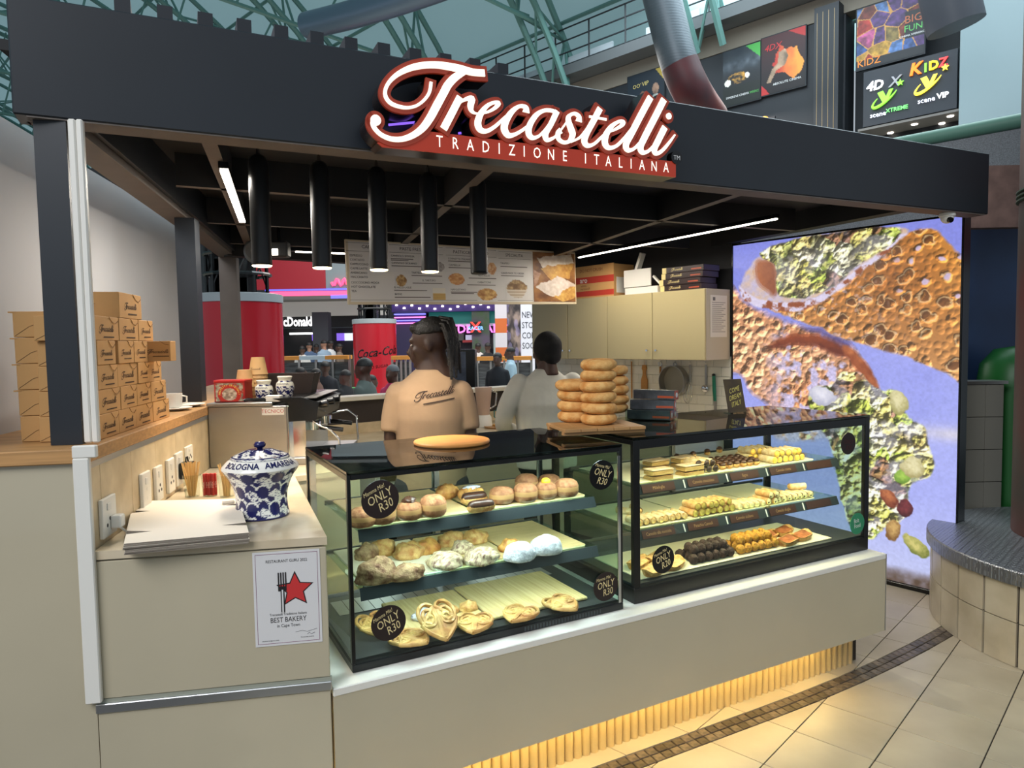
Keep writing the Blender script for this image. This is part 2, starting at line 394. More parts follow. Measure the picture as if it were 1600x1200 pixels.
# left side beam along the half wall
MB().prism(to_can(L, [(-.15, .12), (-.04, .12), (-.205, 3.33), (-.315, 3.33)]), 2.25, 2.50).build('side_beam', m_beam, can)
MB().prism(to_can(L, [(-.038, .16), (-.02, .16), (-.185, 3.33), (-.203, 3.33)]), 2.275, 2.5).build('side_beam_lining', m_black, can)
g = MB(); g.prism(to_can(L, [(-.118, .085), (-.034, .085), (-.034, .185), (-.118, .185)]), 1.326, 2.249).build('post', m_black, can)
g = MB(); g.prism(to_can(L, [(-.174, 1.64), (-.081, 1.64), (-.081, 1.735), (-.174, 1.735)]), 1.326, 2.249).build('post', m_black, can)
g = MB(); g.prism(to_can(L, [(-.315, 3.23), (-.195, 3.23), (-.195, 3.33), (-.315, 3.33)]), 1.326, 2.249).build('post', m_beam, can)
cl = [L.w(-.2, .1), F.w(4.2, .06), B.w(.1, .15), B.w(-3.6, .15), L.w(-.3, 3.4)]
MB().prism([tuple(F.l(p)[:2]) for p in cl], 2.44, 2.47).build('ceiling_panel', m_blackceil, can)
# beams under the ceiling: depthwise and crosswise
D = Frame(0, 0, 17.8)
def beam_piece(poly):
    g = MB().prism(poly, 2.30, 2.44, mi=1); g.mi[0] = 0; g.build('ceiling_beam', [m_beam, m_blackceil], can)
def dbeam(px, py, ln, w=.05):
    p = D.atz(px, py, 2.30); q = [D.w(p[0] - w / 2, p[1]), D.w(p[0] + w / 2, p[1]), D.w(p[0] + w / 2, p[1] + ln), D.w(p[0] - w / 2, p[1] + ln)]
    beam_piece([tuple(F.l(c)[:2]) for c in q])
dbeam(326, 221, 3.0); dbeam(764, 266, 3.3); dbeam(1180, 296, 2.6)
for y_, x0, x1 in ((1.02, .25, 3.9), (1.95, .35, 3.8), (2.75, .5, 3.2)):
    beam_piece([(x0, y_), (x1, y_), (x1, y_ + .04), (x0, y_ + .04)])
MB().prism([tuple(F.l(p)[:2]) for p in (Q.w(0, -.05), Q.w(2.9, -.05), Q.w(2.9, .05), Q.w(0, .05))], 2.24, 2.5).build('back_beam', m_blackceil, can)
MB().prism([tuple(F.l(p)[:2]) for p in (B.w(-1.75, .02), B.w(-1.75, .1), F.w(4.1, .1), F.w(4.0, .1))], 2.318, 2.5).build('side_board', m_blackceil, can)

# ================================================================ main counter under the show cases
ct = thing('display_counter', 'long beige gloss counter base with fluted warm-lit plinth under the show cases', 'counter', K, 0, 0, 0)
MB().box(0, 2.636, 0, .018, .186, .537).build('front_panel', m_panel, ct)
MB().box(0, 2.636, -.003, .76, .537, .563, b=.003).build('top_slab', m_white, ct)
MB().box(2.618, 2.636, .018, .76, .186, .537).build('end_panel', m_panel, ct)
MB().box(0, 2.60, .125, .74, 0, .186).build('plinth_box', m_grout, ct)
MB().box(2.6375, 2.640, -.003, .02, .186, .56).build('edge_trim', m_alu, ct)
m_gold = MAT('fluted_plinth', (196, 172, 124), .4, var=.06, vscale=6)
rod = MB()
for k in range(6):
    pass
prof = [(.0188 * math.cos(a), -.0188 * math.sin(a)) for a in np.linspace(math.pi, 0, 9)]
rod.prism([(x, y) for x, y in prof] , 0, .182); rod_me = rod.mesh('fluted_rod'); rod_me.materials.append(m_gold)
rod_me.polygons.foreach_set('use_smooth', [True] * len(rod_me.polygons)); rod_me.set_sharp_from_angle(angle=.7)
for k in range(66):
    inst(rod_me, 'fluted_rod', loc=(.02 + k * .0388, .124, 0), parent=ct)
MB().box(.02, 2.30, .028, .040, .178, .186).build('led_strip', m_led_w, ct)

# ================================================================ side counter (till end)
P1, P2 = (0.012, 0), (L.l(K.w(-.004, -.004))[0], 0)
q3 = L.l(np.array([-.955, 3.02, 0])); q4 = L.l(np.array([-.70, 3.20, 0])); q5 = L.l(np.array([-.95, 3.95, 0]))
poly = [P1, P2, tuple(q3[:2]), tuple(q4[:2]), tuple(q5[:2]), (.012, q5[1])]
sd = thing('corner_counter', 'beige side counter with a pale stone worktop at the left of the stall', 'counter', L, 0, 0, 0)
ins = [(x - (.012 if x > .1 else 0), y + (.008 if y < .05 else 0)) for x, y in poly]
MB().prism(ins, 0, 1.008).build('body', m_panel, sd)
MB().prism([(x, y - (.006 if y < .1 else 0)) for x, y in poly], 1.008, 1.032).build('worktop', m_stonetop, sd)
xe = P2[0]
MB().box(.014, xe - .004, -.004, .006, .604, 1.002, b=.002).build('upper_panel', m_panel, sd)
MB().box(0.0, xe, -.012, .006, .565, .592, b=.002).build('edge_trim', m_alu, sd)
MB().box(.0, xe, -.004, .006, .592, .603).build('edge_ledge', MAT('greenish_edge', (150, 152, 138), .4), sd)
MB().box(.004, xe - .004, -.006, .006, .0, .563, b=.002).build('lower_panel', m_panel, sd)

# ================================================================ right wall: light box, tiled wall, cabinets
wr = struct(MB().box(-3.75, -1.49, .002, .12, 0, 2.47).build('wall_right', MAT('dark_wall', (30, 30, 32), .7)), B, label='dark right wall of the stall behind the wall cupboards')
m_sub = MAT('subway_tile', (226, 221, 206), .18, var=.02)
# subway tiles between worktop and cupboards
tw, th = .15, .075; MB().box(-3.7, -1.493, -.002, .002, .86, 1.465).build('tile_bed', MAT('pale_grout', (176, 170, 158), .8), wr)
sub = MB().box(-tw / 2 + .001, tw / 2 - .001, -.008, 0.002, .001, th - .001, b=.0015).mesh('wall_tile'); sub.materials.append(m_sub)
for r in range(8):
    z = .86 + r * th
    for c in range(-25, -9):
        x = c * tw + (tw / 2 if r % 2 else 0)
        if x < -3.66 or x > -1.56: continue
        inst(sub, 'wall_tile', loc=(x, 0, z), parent=wr)
    x1 = -1.575 if r % 2 == 0 else -1.5; e0 = (-1.65 + tw / 2 if r % 2 == 0 else -1.575 + tw / 2 - tw / 2 + tw / 2)
    xe_ = max(c * tw + (tw / 2 if r % 2 else 0) for c in range(-25, -9) if -3.66 <= c * tw + (tw / 2 if r % 2 else 0) <= -1.56) + tw / 2
    if xe_ < -1.5: MB().box(xe_ + .001, -1.494, -.008, .002, z + .001, z + th - .001, b=.0015).build('wall_tile', m_sub, wr)
# cupboards: two units with two doors each
m_cab = MAT('cream_gloss_cupboard', (182, 168, 126), .25, coat=.2)
xs = [-3.42, -2.941, -2.463, -1.985, -1.497]
cabs = []
for i, (a, b_, lab) in enumerate(((0, 2, 'cream wall cupboard with two doors, beside the menu board'), (2, 4, 'cream wall cupboard with two doors, beside the light box, notice on its side'))):
    c = thing('wall_cupboard', lab, 'cupboard', B, 0, 0, 0, group='wall cupboards')
    MB().box(xs[a] + .002, xs[b_] - .002, -.31, -.009, 1.447, 1.972).build('body', m_cab if i == 0 else MAT('cream_side', (190, 182, 164), .4), c)
    for k in range(a, b_):
        d = MB().box(xs[k] + .003, xs[k + 1] - .003, -.33, -.311, 1.447, 1.972, b=.003).build('door', m_cab, c)
        kx = xs[k + 1] - .045 if k % 2 == 0 else xs[k] + .045
        MB().cyl((kx, -.33, 1.52), (kx, -.35, 1.52), .006, .009, 10).build('knob', m_chrome, d, smooth=40)
# light box
lb = thing('light_box', 'tall backlit light box poster of filled cannoli on a lavender ground', 'light box', B, 0, 0, 0)
MB().box(-1.49, .055, .004, .11, 0, 2.312).build('frame', m_blk, lb)
MB().box(-1.49, .055, -.012, .1, 0, .028, b=.003).build('base_rail', m_blk, lb)
# ================================================================ back counter
bk = thing('prep_counter', 'low back counter with dark front band and cream ledge facing the food court', 'counter', Q, 0, 0, 0)
MB().box(.28, 2.72, -.08, .10, 1.165, 1.2, b=.004).build('ledge', MAT('cream_ledge', (226, 220, 204), .35), bk)
MB().box(.28, 2.72, -.02, .08, .0, 1.165).build('upstand_wall', MAT('dark_brown_band', (52, 43, 38), .5), bk)
MB().box(.28, 2.6, -.05, -.021, .90, .985, b=.002).build('upstand', m_walltile, bk)
MB().box(.28, 2.45, -.70, -.05, .875, .905, b=.003).build('worktop', m_stonetop, bk)
MB().box(.28, 2.42, -.66, -.06, 0, .875).build('body', m_panel, bk)
g = MB().box(-2.75, -1.55, -.62, -.012, 0, .875); g.box(-2.75, -1.55, -.64, -.012, .875, .905, b=.003, mi=1)
tag(put(g.build('base_cabinet', [m_panel, m_stonetop]), B, 0, 0), 'cream base cabinet with stone top along the tiled wall', 'cabinet')

# ================================================================ round tiled planter base with column on the right
PC = (3.22, 3.6); PR = .89
pl = thing('column_plinth', 'round column base clad in cream tiles with a chequer plate top', 'plinth', WF, PC[0], PC[1], 0)
MB().lathe([(PR - .012, 0), (PR - .012, .455)], 64).build('core', m_grout, pl, smooth=30)
for k in range(32):
    a0 = 2 * math.pi * (k + .04) / 32; a1 = 2 * math.pi * (k + .965) / 32
    for z0, z1 in ((.0, .215), (.218, .452)):
        aa = np.linspace(a0, a1, 4); ro = PR; ri = PR - .014
        MB().prism([(ro * math.cos(a), ro * math.sin(a)) for a in aa] + [(ri * math.cos(a), ri * math.sin(a)) for a in aa[::-1]], z0 + .002, z1).build('cladding_tile', MAT('cladding_stone', (190, 178, 154), .35, col2=(170, 156, 130), vscale=6), pl, smooth=30)
def chequer(name):
    m = MAT(name, (150, 154, 158), .38, metal=.9); nt = m.node_tree; N = nt.nodes; b = N['Principled BSDF']
    tc = N.new('ShaderNodeTexCoord'); hs = []
    for rot in (.785, -.785):
        mp = N.new('ShaderNodeMapping'); mp.inputs['Rotation'].default_value = (0, 0, rot); nt.links.new(tc.outputs['Object'], mp.inputs[0])
        w = N.new('ShaderNodeTexBrick'); w.inputs['Scale'].default_value = 22; w.inputs['Mortar Size'].default_value = .12; w.inputs['Mortar Smooth'].default_value = .5; w.inputs['Brick Width'].default_value = 1.; w.inputs['Row Height'].default_value = .38
        w.inputs['Color1'].default_value = w.inputs['Color2'].default_value = (1, 1, 1, 1); w.inputs['Mortar'].default_value = (0, 0, 0, 1); nt.links.new(mp.outputs[0], w.inputs['Vector']); hs.append(w)
    ck = N.new('ShaderNodeTexChecker'); ck.inputs['Scale'].default_value = 44; nt.links.new(tc.outputs['Object'], ck.inputs['Vector'])
    mx = N.new('ShaderNodeMix'); mx.data_type = 'RGBA'; nt.links.new(ck.outputs['Fac'], mx.inputs[0]); nt.links.new(hs[0].outputs[0], mx.inputs[6]); nt.links.new(hs[1].outputs[0], mx.inputs[7])
    bp = N.new('ShaderNodeBump'); bp.inputs['Strength'].default_value = .8; bp.inputs['Distance'].default_value = .006; nt.links.new(mx.outputs[2], bp.inputs['Height']); nt.links.new(bp.outputs[0], b.inputs['Normal']); return m
m_chq = chequer('chequer_plate')
MB().lathe([(PR - .02, .405), (PR + .022, .405), (PR + .022, .468), (PR + .016, .474), (.0, .474)], 72, closed_bot=False, closed_top=False).build('chequer_plate', m_chq, pl, smooth=40)
cm_ = thing('hall_column', 'tall round dark green and rust red steel column on the tiled base', 'column', WF, 3.22, 3.78, .475)
MB().cyl((0, 0, 0), (0, 0, 7), .40, .40, 40).build('shaft', MAT('column_paint', (64, 62, 52), .5, col2=(96, 44, 38), vscale=1.6), cm_, smooth=40)
for z in (1.86, 1.885, 1.91): MB().lathe([(.395, z), (.415, z + .006), (.415, z + .014), (.395, z + .02)], 40).build('ring', MAT('green_cord', (72, 86, 70), .6), cm_, smooth=40)
# ================================================================ script lettering traced once, used on sign, shirts and boxes
A_ = lambda r: [(560 + x * .16875, 80 + y * .16875, w * .16875) for x, y, w in r]
B_ = lambda r: [(800 + x * .175, 130 + y * .175, w * .175) for x, y, w in r]
STROKES = [
 A_([(1165, 207, 74), (1050, 197, 74), (900, 158, 78), (700, 130, 74), (520, 148, 72), (380, 205, 62), (290, 280, 52), (247, 360, 45), (252, 430, 45), (300, 487, 46), (380, 518, 44), (460, 526, 40), (540, 505, 40), (610, 450, 42), (655, 380, 40), (670, 288, 38)]),
 A_([(985, 200, 50), (900, 240, 85), (830, 310, 88), (780, 400, 86), (720, 510, 88), (660, 620, 86), (590, 715, 82), (500, 782, 72), (400, 817, 62), (300, 815, 56), (210, 778, 50), (150, 720, 50), (132, 670, 60), (150, 640, 88)]),
 A_([(938, 428, 78), (862, 575, 80), (785, 722, 82)]),
 A_([(845, 610, 24), (905, 510, 28), (980, 452, 44), (1045, 445, 66), (1035, 505, 66), (1045, 556, 44), (1090, 580, 28), (1180, 570, 34), (1255, 532, 46), (1292, 490, 52), (1255, 478, 42), (1185, 512, 52), (1125, 590, 66), (1102, 670, 70), (1125, 730, 62), (1185, 742, 52), (1260, 700, 46), (1335, 632, 40), (1400, 570, 34)]),
 A_([(1548, 570, 72), (1545, 525, 50), (1490, 512, 45), (1420, 560, 60), (1362, 650, 70), (1347, 722, 70), (1382, 780, 62), (1440, 775, 48), (1520, 730, 42), (1600, 665, 34)]),
 B_([(395, 262, 36), (340, 246, 42), (280, 248, 45), (215, 285, 55), (160, 365, 60), (143, 440, 60), (172, 488, 52), (230, 478, 38), (290, 420, 32), (350, 335, 28)]),
 B_([(398, 252, 58), (345, 365, 56), (295, 455, 58), (310, 508, 50), (370, 488, 36), (425, 430, 26), (490, 340, 24)]),
 B_([(592, 345, 62), (592, 300, 44), (550, 274, 40), (502, 300, 46), (502, 350, 55), (522, 410, 60), (536, 460, 60), (512, 515, 48), (460, 532, 42), (412, 500, 44), (408, 448, 52), (432, 425, 66)]),
 B_([(520, 528, 28), (600, 488, 34), (650, 430, 32), (715, 335, 26)]),
 B_([(782, 228, 60), (725, 335, 60), (662, 450, 60), (642, 522, 58), (672, 560, 50), (730, 543, 38), (800, 478, 32), (850, 425, 26)]),
 B_([(685, 300, 30), (760, 313, 30), (838, 327, 30)]),
 B_([(820, 445, 26), (900, 422, 34), (970, 382, 44), (987, 352, 44), (950, 345, 40), (882, 390, 50), (832, 470, 60), (826, 540, 58), (862, 580, 50), (930, 560, 40), (1000, 490, 34), (1060, 410, 26)]),
 B_([(1232, 128, 62), (1150, 280, 62), (1062, 450, 62), (1012, 552, 58), (1032, 600, 50), (1082, 588, 38), (1140, 530, 32), (1195, 455, 26)]),
 B_([(1352, 148, 62), (1270, 310, 62), (1182, 480, 62), (1142, 572, 58), (1162, 620, 50), (1212, 608, 38), (1270, 550, 32), (1325, 475, 26)]),
 B_([(1360, 395, 60), (1302, 510, 60), (1266, 590, 56), (1286, 630, 48), (1340, 600, 38), (1400, 530, 30), (1450, 462, 20)]),
]
DOTS = [B_([(1395, 297, 66)])[0], A_([(158, 642, 112)])[0]]
SY = -.125   # sign face stands this far in front of the fascia
def sign_xy(px, py): p = F.aty(px, py, SY); return np.array([p[0], p[2]])
LOGO = []     # (centre points, widths) in sign metres
for s_ in STROKES:
    q = spline(s_, 5); c = []; w = []
    for i, (x, y, ww) in enumerate(q):
        a = q[max(i - 1, 0)]; b_ = q[min(i + 1, len(q) - 1)]; d = np.array([b_[0] - a[0], b_[1] - a[1]]); d /= np.hypot(*d) + 1e-9; n = np.array([-d[1], d[0]])
        e0 = sign_xy(x + n[0] * ww / 2, y + n[1] * ww / 2); e1 = sign_xy(x - n[0] * ww / 2, y - n[1] * ww / 2)
        c.append((e0 + e1) / 2); w.append(np.linalg.norm(e0 - e1))
    LOGO.append((np.array(c), np.array(w)))
LDOTS = []
for x, y, w in DOTS: LDOTS.append((sign_xy(x, y), np.linalg.norm(sign_xy(x, y - w / 2) - sign_xy(x, y + w / 2)) / 2))
_all = np.concatenate([c for c, w in LOGO]); LC = (_all.min(0) + _all.max(0)) / 2; LW = _all[:, 0].max() - _all[:, 0].min()
def logo(g, fn, grow=0., y0=0., y1=.01, scale=1., mi=0, caps=True, flat=False, step=1):
    """add the lettering; fn maps (x, z) sign metres to plane coordinates (x, z)"""
    for c, w in LOGO:
        c = c[::step] if (len(c) - 1) % step == 0 else np.concatenate([c[::step], c[-1:]]); w = w[::step] if (len(w) - 1) % step == 0 else np.concatenate([w[::step], w[-1:]])
        n = len(c); t = np.gradient(c, axis=0); t /= np.linalg.norm(t, axis=1)[:, None] + 1e-9; nn = np.stack([-t[:, 1], t[:, 0]], 1); hw = (w / 2 + grow)[:, None]
        if grow > 0:
            c = c.copy(); c[0] -= t[0] * grow; c[-1] += t[-1] * grow
        Lp = [fn(p) for p in c + nn * hw]; Rp = [fn(p) for p in c - nn * hw]
        if flat:
            vs = [(x, y0, z) for x, z in Lp] + [(x, y0, z) for x, z in Rp]; g.add(vs, [(i, i + 1, n + i + 1, n + i) for i in range(n - 1)], mi)
        else: g.ribbon(Lp, Rp, y0, y1, mi)
    for p, r in LDOTS:
        k = 8 if flat else 20; pts = [fn(p + (r + grow) * np.array([math.cos(a), math.sin(a)])) for a in np.linspace(0, 2 * math.pi, k, endpoint=False)]
        if flat: g.add([(x, y0, z) for x, z in pts], [tuple(range(k))], mi)
        else: g.wallprism(pts, y0, y1, mi)
def small_logo(name, width, mat, parent, loc, rot, step=3, bar=True):
    """printed lettering on a small thing, flat, facing -y before the turn"""
    k = width / LW; g = MB(); logo(g, lambda p: ((p[0] - LC[0]) * k, (p[1] - LC[1]) * k), y0=0, flat=True, step=step)
    if bar: g.add([(-.2 * width, 0, -.19 * width), (.5 * width, 0, -.19 * width), (.5 * width, 0, -.225 * width), (-.24 * width, 0, -.225 * width)], [(0, 1, 2, 3)])
    o = g.build(name, mat, parent); o.location = loc; o.rotation_euler = rot; return o

sg = thing('shop_sign', 'big illuminated white script sign with red outline and base bar on the fascia', 'sign', F, 0, 0, 0)
m_face = MAT('lit_white_face', (255, 250, 235), .5, emit=.84, ecol=(255, 247, 226))
m_rim = MAT('sign_red_rim', (142, 52, 34), .35, emit=.10, ecol=(200, 70, 40))
m_side = MAT('sign_side', (24, 16, 18), .3)
m_red = MAT('sign_red_bar', (150, 44, 26), .35, emit=.16, ecol=(220, 70, 36))
g = MB(); logo(g, lambda p: p, -.0022, SY - .006, SY - .001); g.build('letter_faces', m_face, sg)
g = MB(); logo(g, lambda p: p, .0115, SY, SY + .012); g.build('letter_rims', m_rim, sg)
g = MB(); logo(g, lambda p: p, .0105, SY + .012, -.035); g.build('letter_sides', m_side, sg)
bar = [sign_xy(*p) for p in [(598, 229), (1057, 276.5), (1057, 252.5), (745, 214), (690, 207), (655, 203), (640, 215), (610, 222), (590, 222)]]
g = MB(); g.wallprism([tuple(p) for p in bar], SY + .004, SY + .012); g.build('base_bar_face', m_red, sg)
g = MB(); g.wallprism([tuple(p) for p in bar], SY + .012, -.03); g.build('base_bar_body', m_side, sg)
pos = [('T', 687.4, 221.4), ('R', 711.9, 224.3), ('A', 735.5, 227.2), ('D', 759.6, 230.2), ('I', 780.6, 232.7), ('Z', 800.5, 235), ('I', 819.7, 237), ('O', 839.9, 239.4), ('N', 861.6, 242), ('E', 883.1, 244.3), ('I', 915.5, 248), ('T', 933, 250), ('A', 951.4, 252.5), ('L', 970.1, 254.6), ('I', 986.9, 256.4), ('A', 1003.9, 258.3), ('N', 1022.8, 260.4), ('A', 1041.5, 262.1)]
for ch, x, y in pos:
    p = sign_xy(x, y); g = MB(); g.text(ch, .054, onface(p[0], SY + .003, p[1]), sx=.72); g.build('small_letter', m_face, sg)
p = sign_xy(1057.5, 246); g = MB(); g.T = Matrix.Translation((p[0], SY + .03, p[1])) @ Matrix.Rotation(math.pi / 2, 4, 'X'); g.lathe([(.026, 0), (.026, .03)], 24); dsk = g.build('trademark_disc', m_blk, sg, smooth=40)
g = MB(); g.text('TM', .024, onface(p[0], SY - .001, p[1] - .002)); g.build('trademark_letters', MAT('grey_print', (190, 190, 190), .6, emit=.2), dsk)
# purple glow lamp tubes behind the letters are what shows between them
for x in (.9, 1.15, 1.4, 1.62): MB().cyl((x, -.02, 2.335), (x + .12, -.02, 2.36), .004, n=6).build('back_light', MAT('purple_tube', (150, 120, 220), .5, emit=1.2, ecol=(130, 90, 220)), sg)

# ================================================================ pendant lamps
m_pend = MAT('pendant_black', (22, 22, 23), .38)
pl0, pl1 = np.array([-.98, 2.75]), np.array([-.14, 3.2]); words = ['leftmost black tube pendant lamp, lit, hanging near the white wall', 'second black tube pendant lamp from the left, lit', 'middle one of the five black tube pendant lamps, lit', 'fourth black tube pendant lamp from the left, lit', 'rightmost black tube pendant lamp, its bulb unlit']
for i, pxx in enumerate((416, 509, 597, 676, 752)):
    k = (pxx - 800) / 1090; d = pl1 - pl0; t_ = (k * pl0[1] - pl0[0]) / (d[0] - k * d[1]); p = pl0 + d * t_
    t = thing('pendant_lamp', words[i], 'pendant lamp', WF, p[0], p[1], 1.917, group='black tube pendant lamps')
    r = .0385
    MB().lathe([(r - .003, .012), (r, .008), (r, .0), (r, .385), (r * .96, .40), (r * .8, .414), (r * .5, .424), (.008, .428)], 28, closed_bot=False).build('tube', m_pend, t, smooth=50)
    MB().cyl((0, 0, .427), (0, 0, .45), .008, .006, 10).build('socket_cap', m_chrome, t, smooth=40)
    MB().cyl((0, 0, .45), (0, 0, .523), .0022, n=6).build('cord', m_blk, t)
    MB().lathe([(r - .001, .0), (r - .004, -.004), (.0, -.006)][::-1], 24, closed_bot=False, closed_top=False).build('lamp_disc', MAT('lamp_warm', (255, 236, 200), .5, emit=14, ecol=(255, 224, 170)) if i < 4 else m_pend, t)
    if i < 4:
        sd_ = bpy.data.lights.new('pendant_spot', 'SPOT'); sd_.energy = 34; sd_.color = (1, .84, .62); sd_.spot_size = math.radians(80); sd_.spot_blend = .5; sd_.shadow_soft_size = .03
        so = bpy.data.objects.new('pendant_spot', sd_); COL.objects.link(so); so.location = (p[0], p[1], 1.908)

# ================================================================ linear lamps under the canopy
m_tube = MAT('linear_lamp_white', (255, 252, 244), .5, emit=9, ecol=(255, 244, 226))
def linear(name, label, a, b_, w=.03, pw=5.2):
    a, b_ = np.array(a), np.array(b_); d = b_ - a; ln = np.linalg.norm(d); t = thing(name, label, 'linear lamp', WF, a[0], a[1], a[2]); t.rotation_euler = (0, -math.asin(d[2] / ln), math.atan2(d[1], d[0]))
    MB().box(-.03, ln + .01, -w / 2 - .003, w / 2 + .003, .006, .03).build('housing', m_blk, t); MB().box(0, ln, -w / 2, w / 2, 0, .006).build('diffuser', m_tube, t)
    al = area('linear_lamp_light', (0, 0, 0), (0, 0, 0), ln, w, pw * ln, (1, .93, .82)); al.parent = t; al.location = (ln / 2, 0, -.004)
a = D.atz(350, 268, 2.268); b_ = D.w(a[0], a[1] + 1.15, 2.268); linear('linear_lamp', 'short white linear lamp under the canopy at the left', D.w(*a), b_, pw=13)
a = WF.atz(1213, 343, 2.27); b_ = WF.atz(905, 403, 2.27); linear('linear_lamp', 'long white linear lamp in front of the wall cupboards', b_, a, .022, pw=8)
a = WF.atz(462, 394, 2.24); b_ = WF.atz(540, 397, 2.24); linear('linear_lamp', 'thin distant white linear lamp left of the menu board', a, b_, .03)

# ================================================================ security camera
c = F.aty(1480, 340, .05); t = thing('dome_camera', 'white dome security camera under the right end of the fascia', 'camera', F, c[0], .05, 2.246)
MB().lathe([(.038, 0), (.04, -.012), (.036, -.018), (.0, -.018)], 24, closed_top=False).build('mount', m_white, t, smooth=40)
MB().ball((0, 0, -.02), .033, nu=20, nv=12).build('dome', m_white, t, smooth=60)
g = MB(); g.cyl((-.012, -.02, -.035), (-.016, -.034, -.042), .016, .013, 16); g.build('lens', m_blk, t, smooth=40)

# ================================================================ light box picture: cannoli photograph as flat print
LBX0, LBX1, LBZ0, LBZ1 = -1.478, .045, .03, 2.302
def lb_uv(px, py): p = B.aty(px, py, 0); return ((p[0] - LBX0) / (LBX1 - LBX0), (LBZ1 - p[2]) / (LBZ1 - LBZ0))
def PX(*pts, sm=True):
    """outline of a printed shape, smoothed and closed"""
    P = np.array([lb_uv(1125 + x * .6394, 328 + y * .6397) for x, y in pts])
    if not sm: return [tuple(p) for p in P]
    n = len(P); out = []
    for i in range(n):
        p0, p1, p2, p3 = P[i - 1], P[i], P[(i + 1) % n], P[(i + 2) % n]
        for k in range(4): t_ = k / 4; out.append(tuple(.5 * (2 * p1 + (p2 - p0) * t_ + (2 * p0 - 5 * p1 + 4 * p2 - p3) * t_ ** 2 + (3 * p1 - p0 - 3 * p2 + p3) * t_ ** 3)))
    return out
def cannoli(U, V):
    asp = (LBZ1 - LBZ0) / (LBX1 - LBX0); X, Y = U, V * asp; dX = X[0, 1] - X[0, 0]; dY = Y[1, 0] - Y[0, 0]
    jx = (fbm(X * 22, Y * 22, 1) - .5) * .022; jy = (fbm(X * 22, Y * 22, 21) - .5) * .022; u, v = U + jx, V + jy / asp
    n1 = fbm(X * 4, Y * 4, 3); n2 = fbm(X * 36, Y * 36, 4); n3 = fbm(X * 110, Y * 110, 5)
    def relief(h, k): gy, gx = np.gradient(h, dY, dX); return np.clip(1 + k * (-gx * .6 - gy * .8), .45, 1.7)
    def soft(P, w=.012):
        m = 0
        for dx, dy in ((0, 0), (w, 0), (-w, 0), (0, w / asp), (0, -w / asp)): m = m + inpoly(u + dx, v + dy, P) * .2
        return m
    def lay(c, m): nonlocal img; img = img * (1 - m[..., None]) + c * m[..., None]
    yy = lambda cy: lb_uv(1300, 328 + cy * .6397)[1]
    img = mixc(C3((140, 146, 232)), C3((176, 182, 250)), (V - .05) * 1.6 + (n1 - .5)); img = mixc(img, C3((206, 212, 248)), np.clip((V - .74) * 4, 0, 1) * .85); img = mixc(img, C3((232, 224, 226)), np.exp(-((V - yy(525)) / .02) ** 2) * np.clip((U - .72) * 4, 0, 1) * .7); img = mixc(img, C3((112, 116, 216)), np.clip((fbm(X * 6, Y * 6, 40) - .58) * 5, 0, 1) * (V < .2) * .7)
    f, f2, fi = worley(X * 15 + (n2 - .5) * .5, Y * 15 + (n1 - .5), 7); g_, g2, gi = worley(X * 34 + (n2 - .5) * .6, Y * 34, 11)
    rad = .16 + .22 * fi; dome = np.clip(1 - (f / (rad + .12)) ** 2, 0, 1); fine = np.clip(1 - (g_ / .5) ** 2, 0, 1)
    # lower shell
    low = PX((20, 190), (60, 225), (130, 262), (220, 290), (300, 316), (345, 360), (372, 410), (390, 440), (370, 560), (250, 560), (140, 560), (120, 480), (78, 445), (52, 400), (20, 380))
    c = mixc(C3((204, 136, 92)), C3((238, 190, 154)), n1 * 1.6 - .3 + .5 * (.45 - U)); c = c * relief(dome * .020 + fine * .005 + n2 * .004, .75)[..., None]; c = mixc(c, C3((150, 84, 48)), np.clip((U - .30) * 3, 0, 1) * np.clip((V - yy(340)) * 9, 0, 1) * .55)
    sug = np.clip((fbm(X * 24, Y * 24, 31) - .38 - .2 * (1 - np.clip((V - yy(340)) * 8, 0, 1))) * 7, 0, 1) * np.clip((U - .13) * 6, 0, 1); c = mixc(c, C3((206, 198, 238)) * (.82 + .36 * n3)[..., None], sug * .95); lay(c, soft(low))
    fold = PX((118, 338), (150, 312), (200, 302), (250, 306), (300, 326), (320, 352), (290, 356), (240, 336), (180, 330)); lay(mixc(C3((176, 86, 44)), C3((112, 52, 40)), (V - yy(300)) * 16 + n2 * .5), soft(fold)); gap = PX((195, 284), (250, 292), (310, 318), (330, 342), (300, 330), (250, 306)); lay(np.broadcast_to(C3((84, 74, 140)), img.shape), soft(gap) * .8)
    lip = PX((296, 326), (330, 345), (362, 380), (392, 436), (376, 436), (345, 405), (318, 368)); lay(mixc(C3((206, 124, 76)), C3((150, 76, 48)), n2 * 1.4), soft(lip, .006))
    # upper shell
    up = PX((52, 212), (110, 240), (170, 262), (240, 286), (310, 316), (400, 344), (480, 370), (560, 404), (640, 440), (640, 160), (585, 110), (545, 62), (505, 46), (455, 58), (415, 92), (350, 140), (290, 186), (220, 226), (140, 232))
    t_ = np.clip((V - yy(150)) * 3.2 - (U - .5) * .25, 0, 1); c = mixc(C3((196, 128, 58)), C3((148, 88, 40)), n1 * 1.5 - .2); c = mixc(c, C3((232, 178, 124)), t_ * .75); c = mixc(c, C3((222, 150, 70)), np.clip((U - .74) * 4, 0, 1) * (1 - t_) * .8)
    ring = np.exp(-((f - rad) / .045) ** 2) * (fi > .3); hole = np.clip((rad - f) * 14, 0, 1) * (fi > .62); c = c * relief(dome * .016 + fine * .005, .62)[..., None]; c = mixc(c, C3((250, 226, 184)), ring * .55); c = mixc(c, C3((92, 56, 34)), hole * .75 * (n2 > .44)); c = mixc(c, C3((214, 198, 240)), np.clip((rad - f) * 14, 0, 1) * (fi < .42) * np.clip((U - .62) * 5, 0, 1) * (V < yy(240)) * .85)
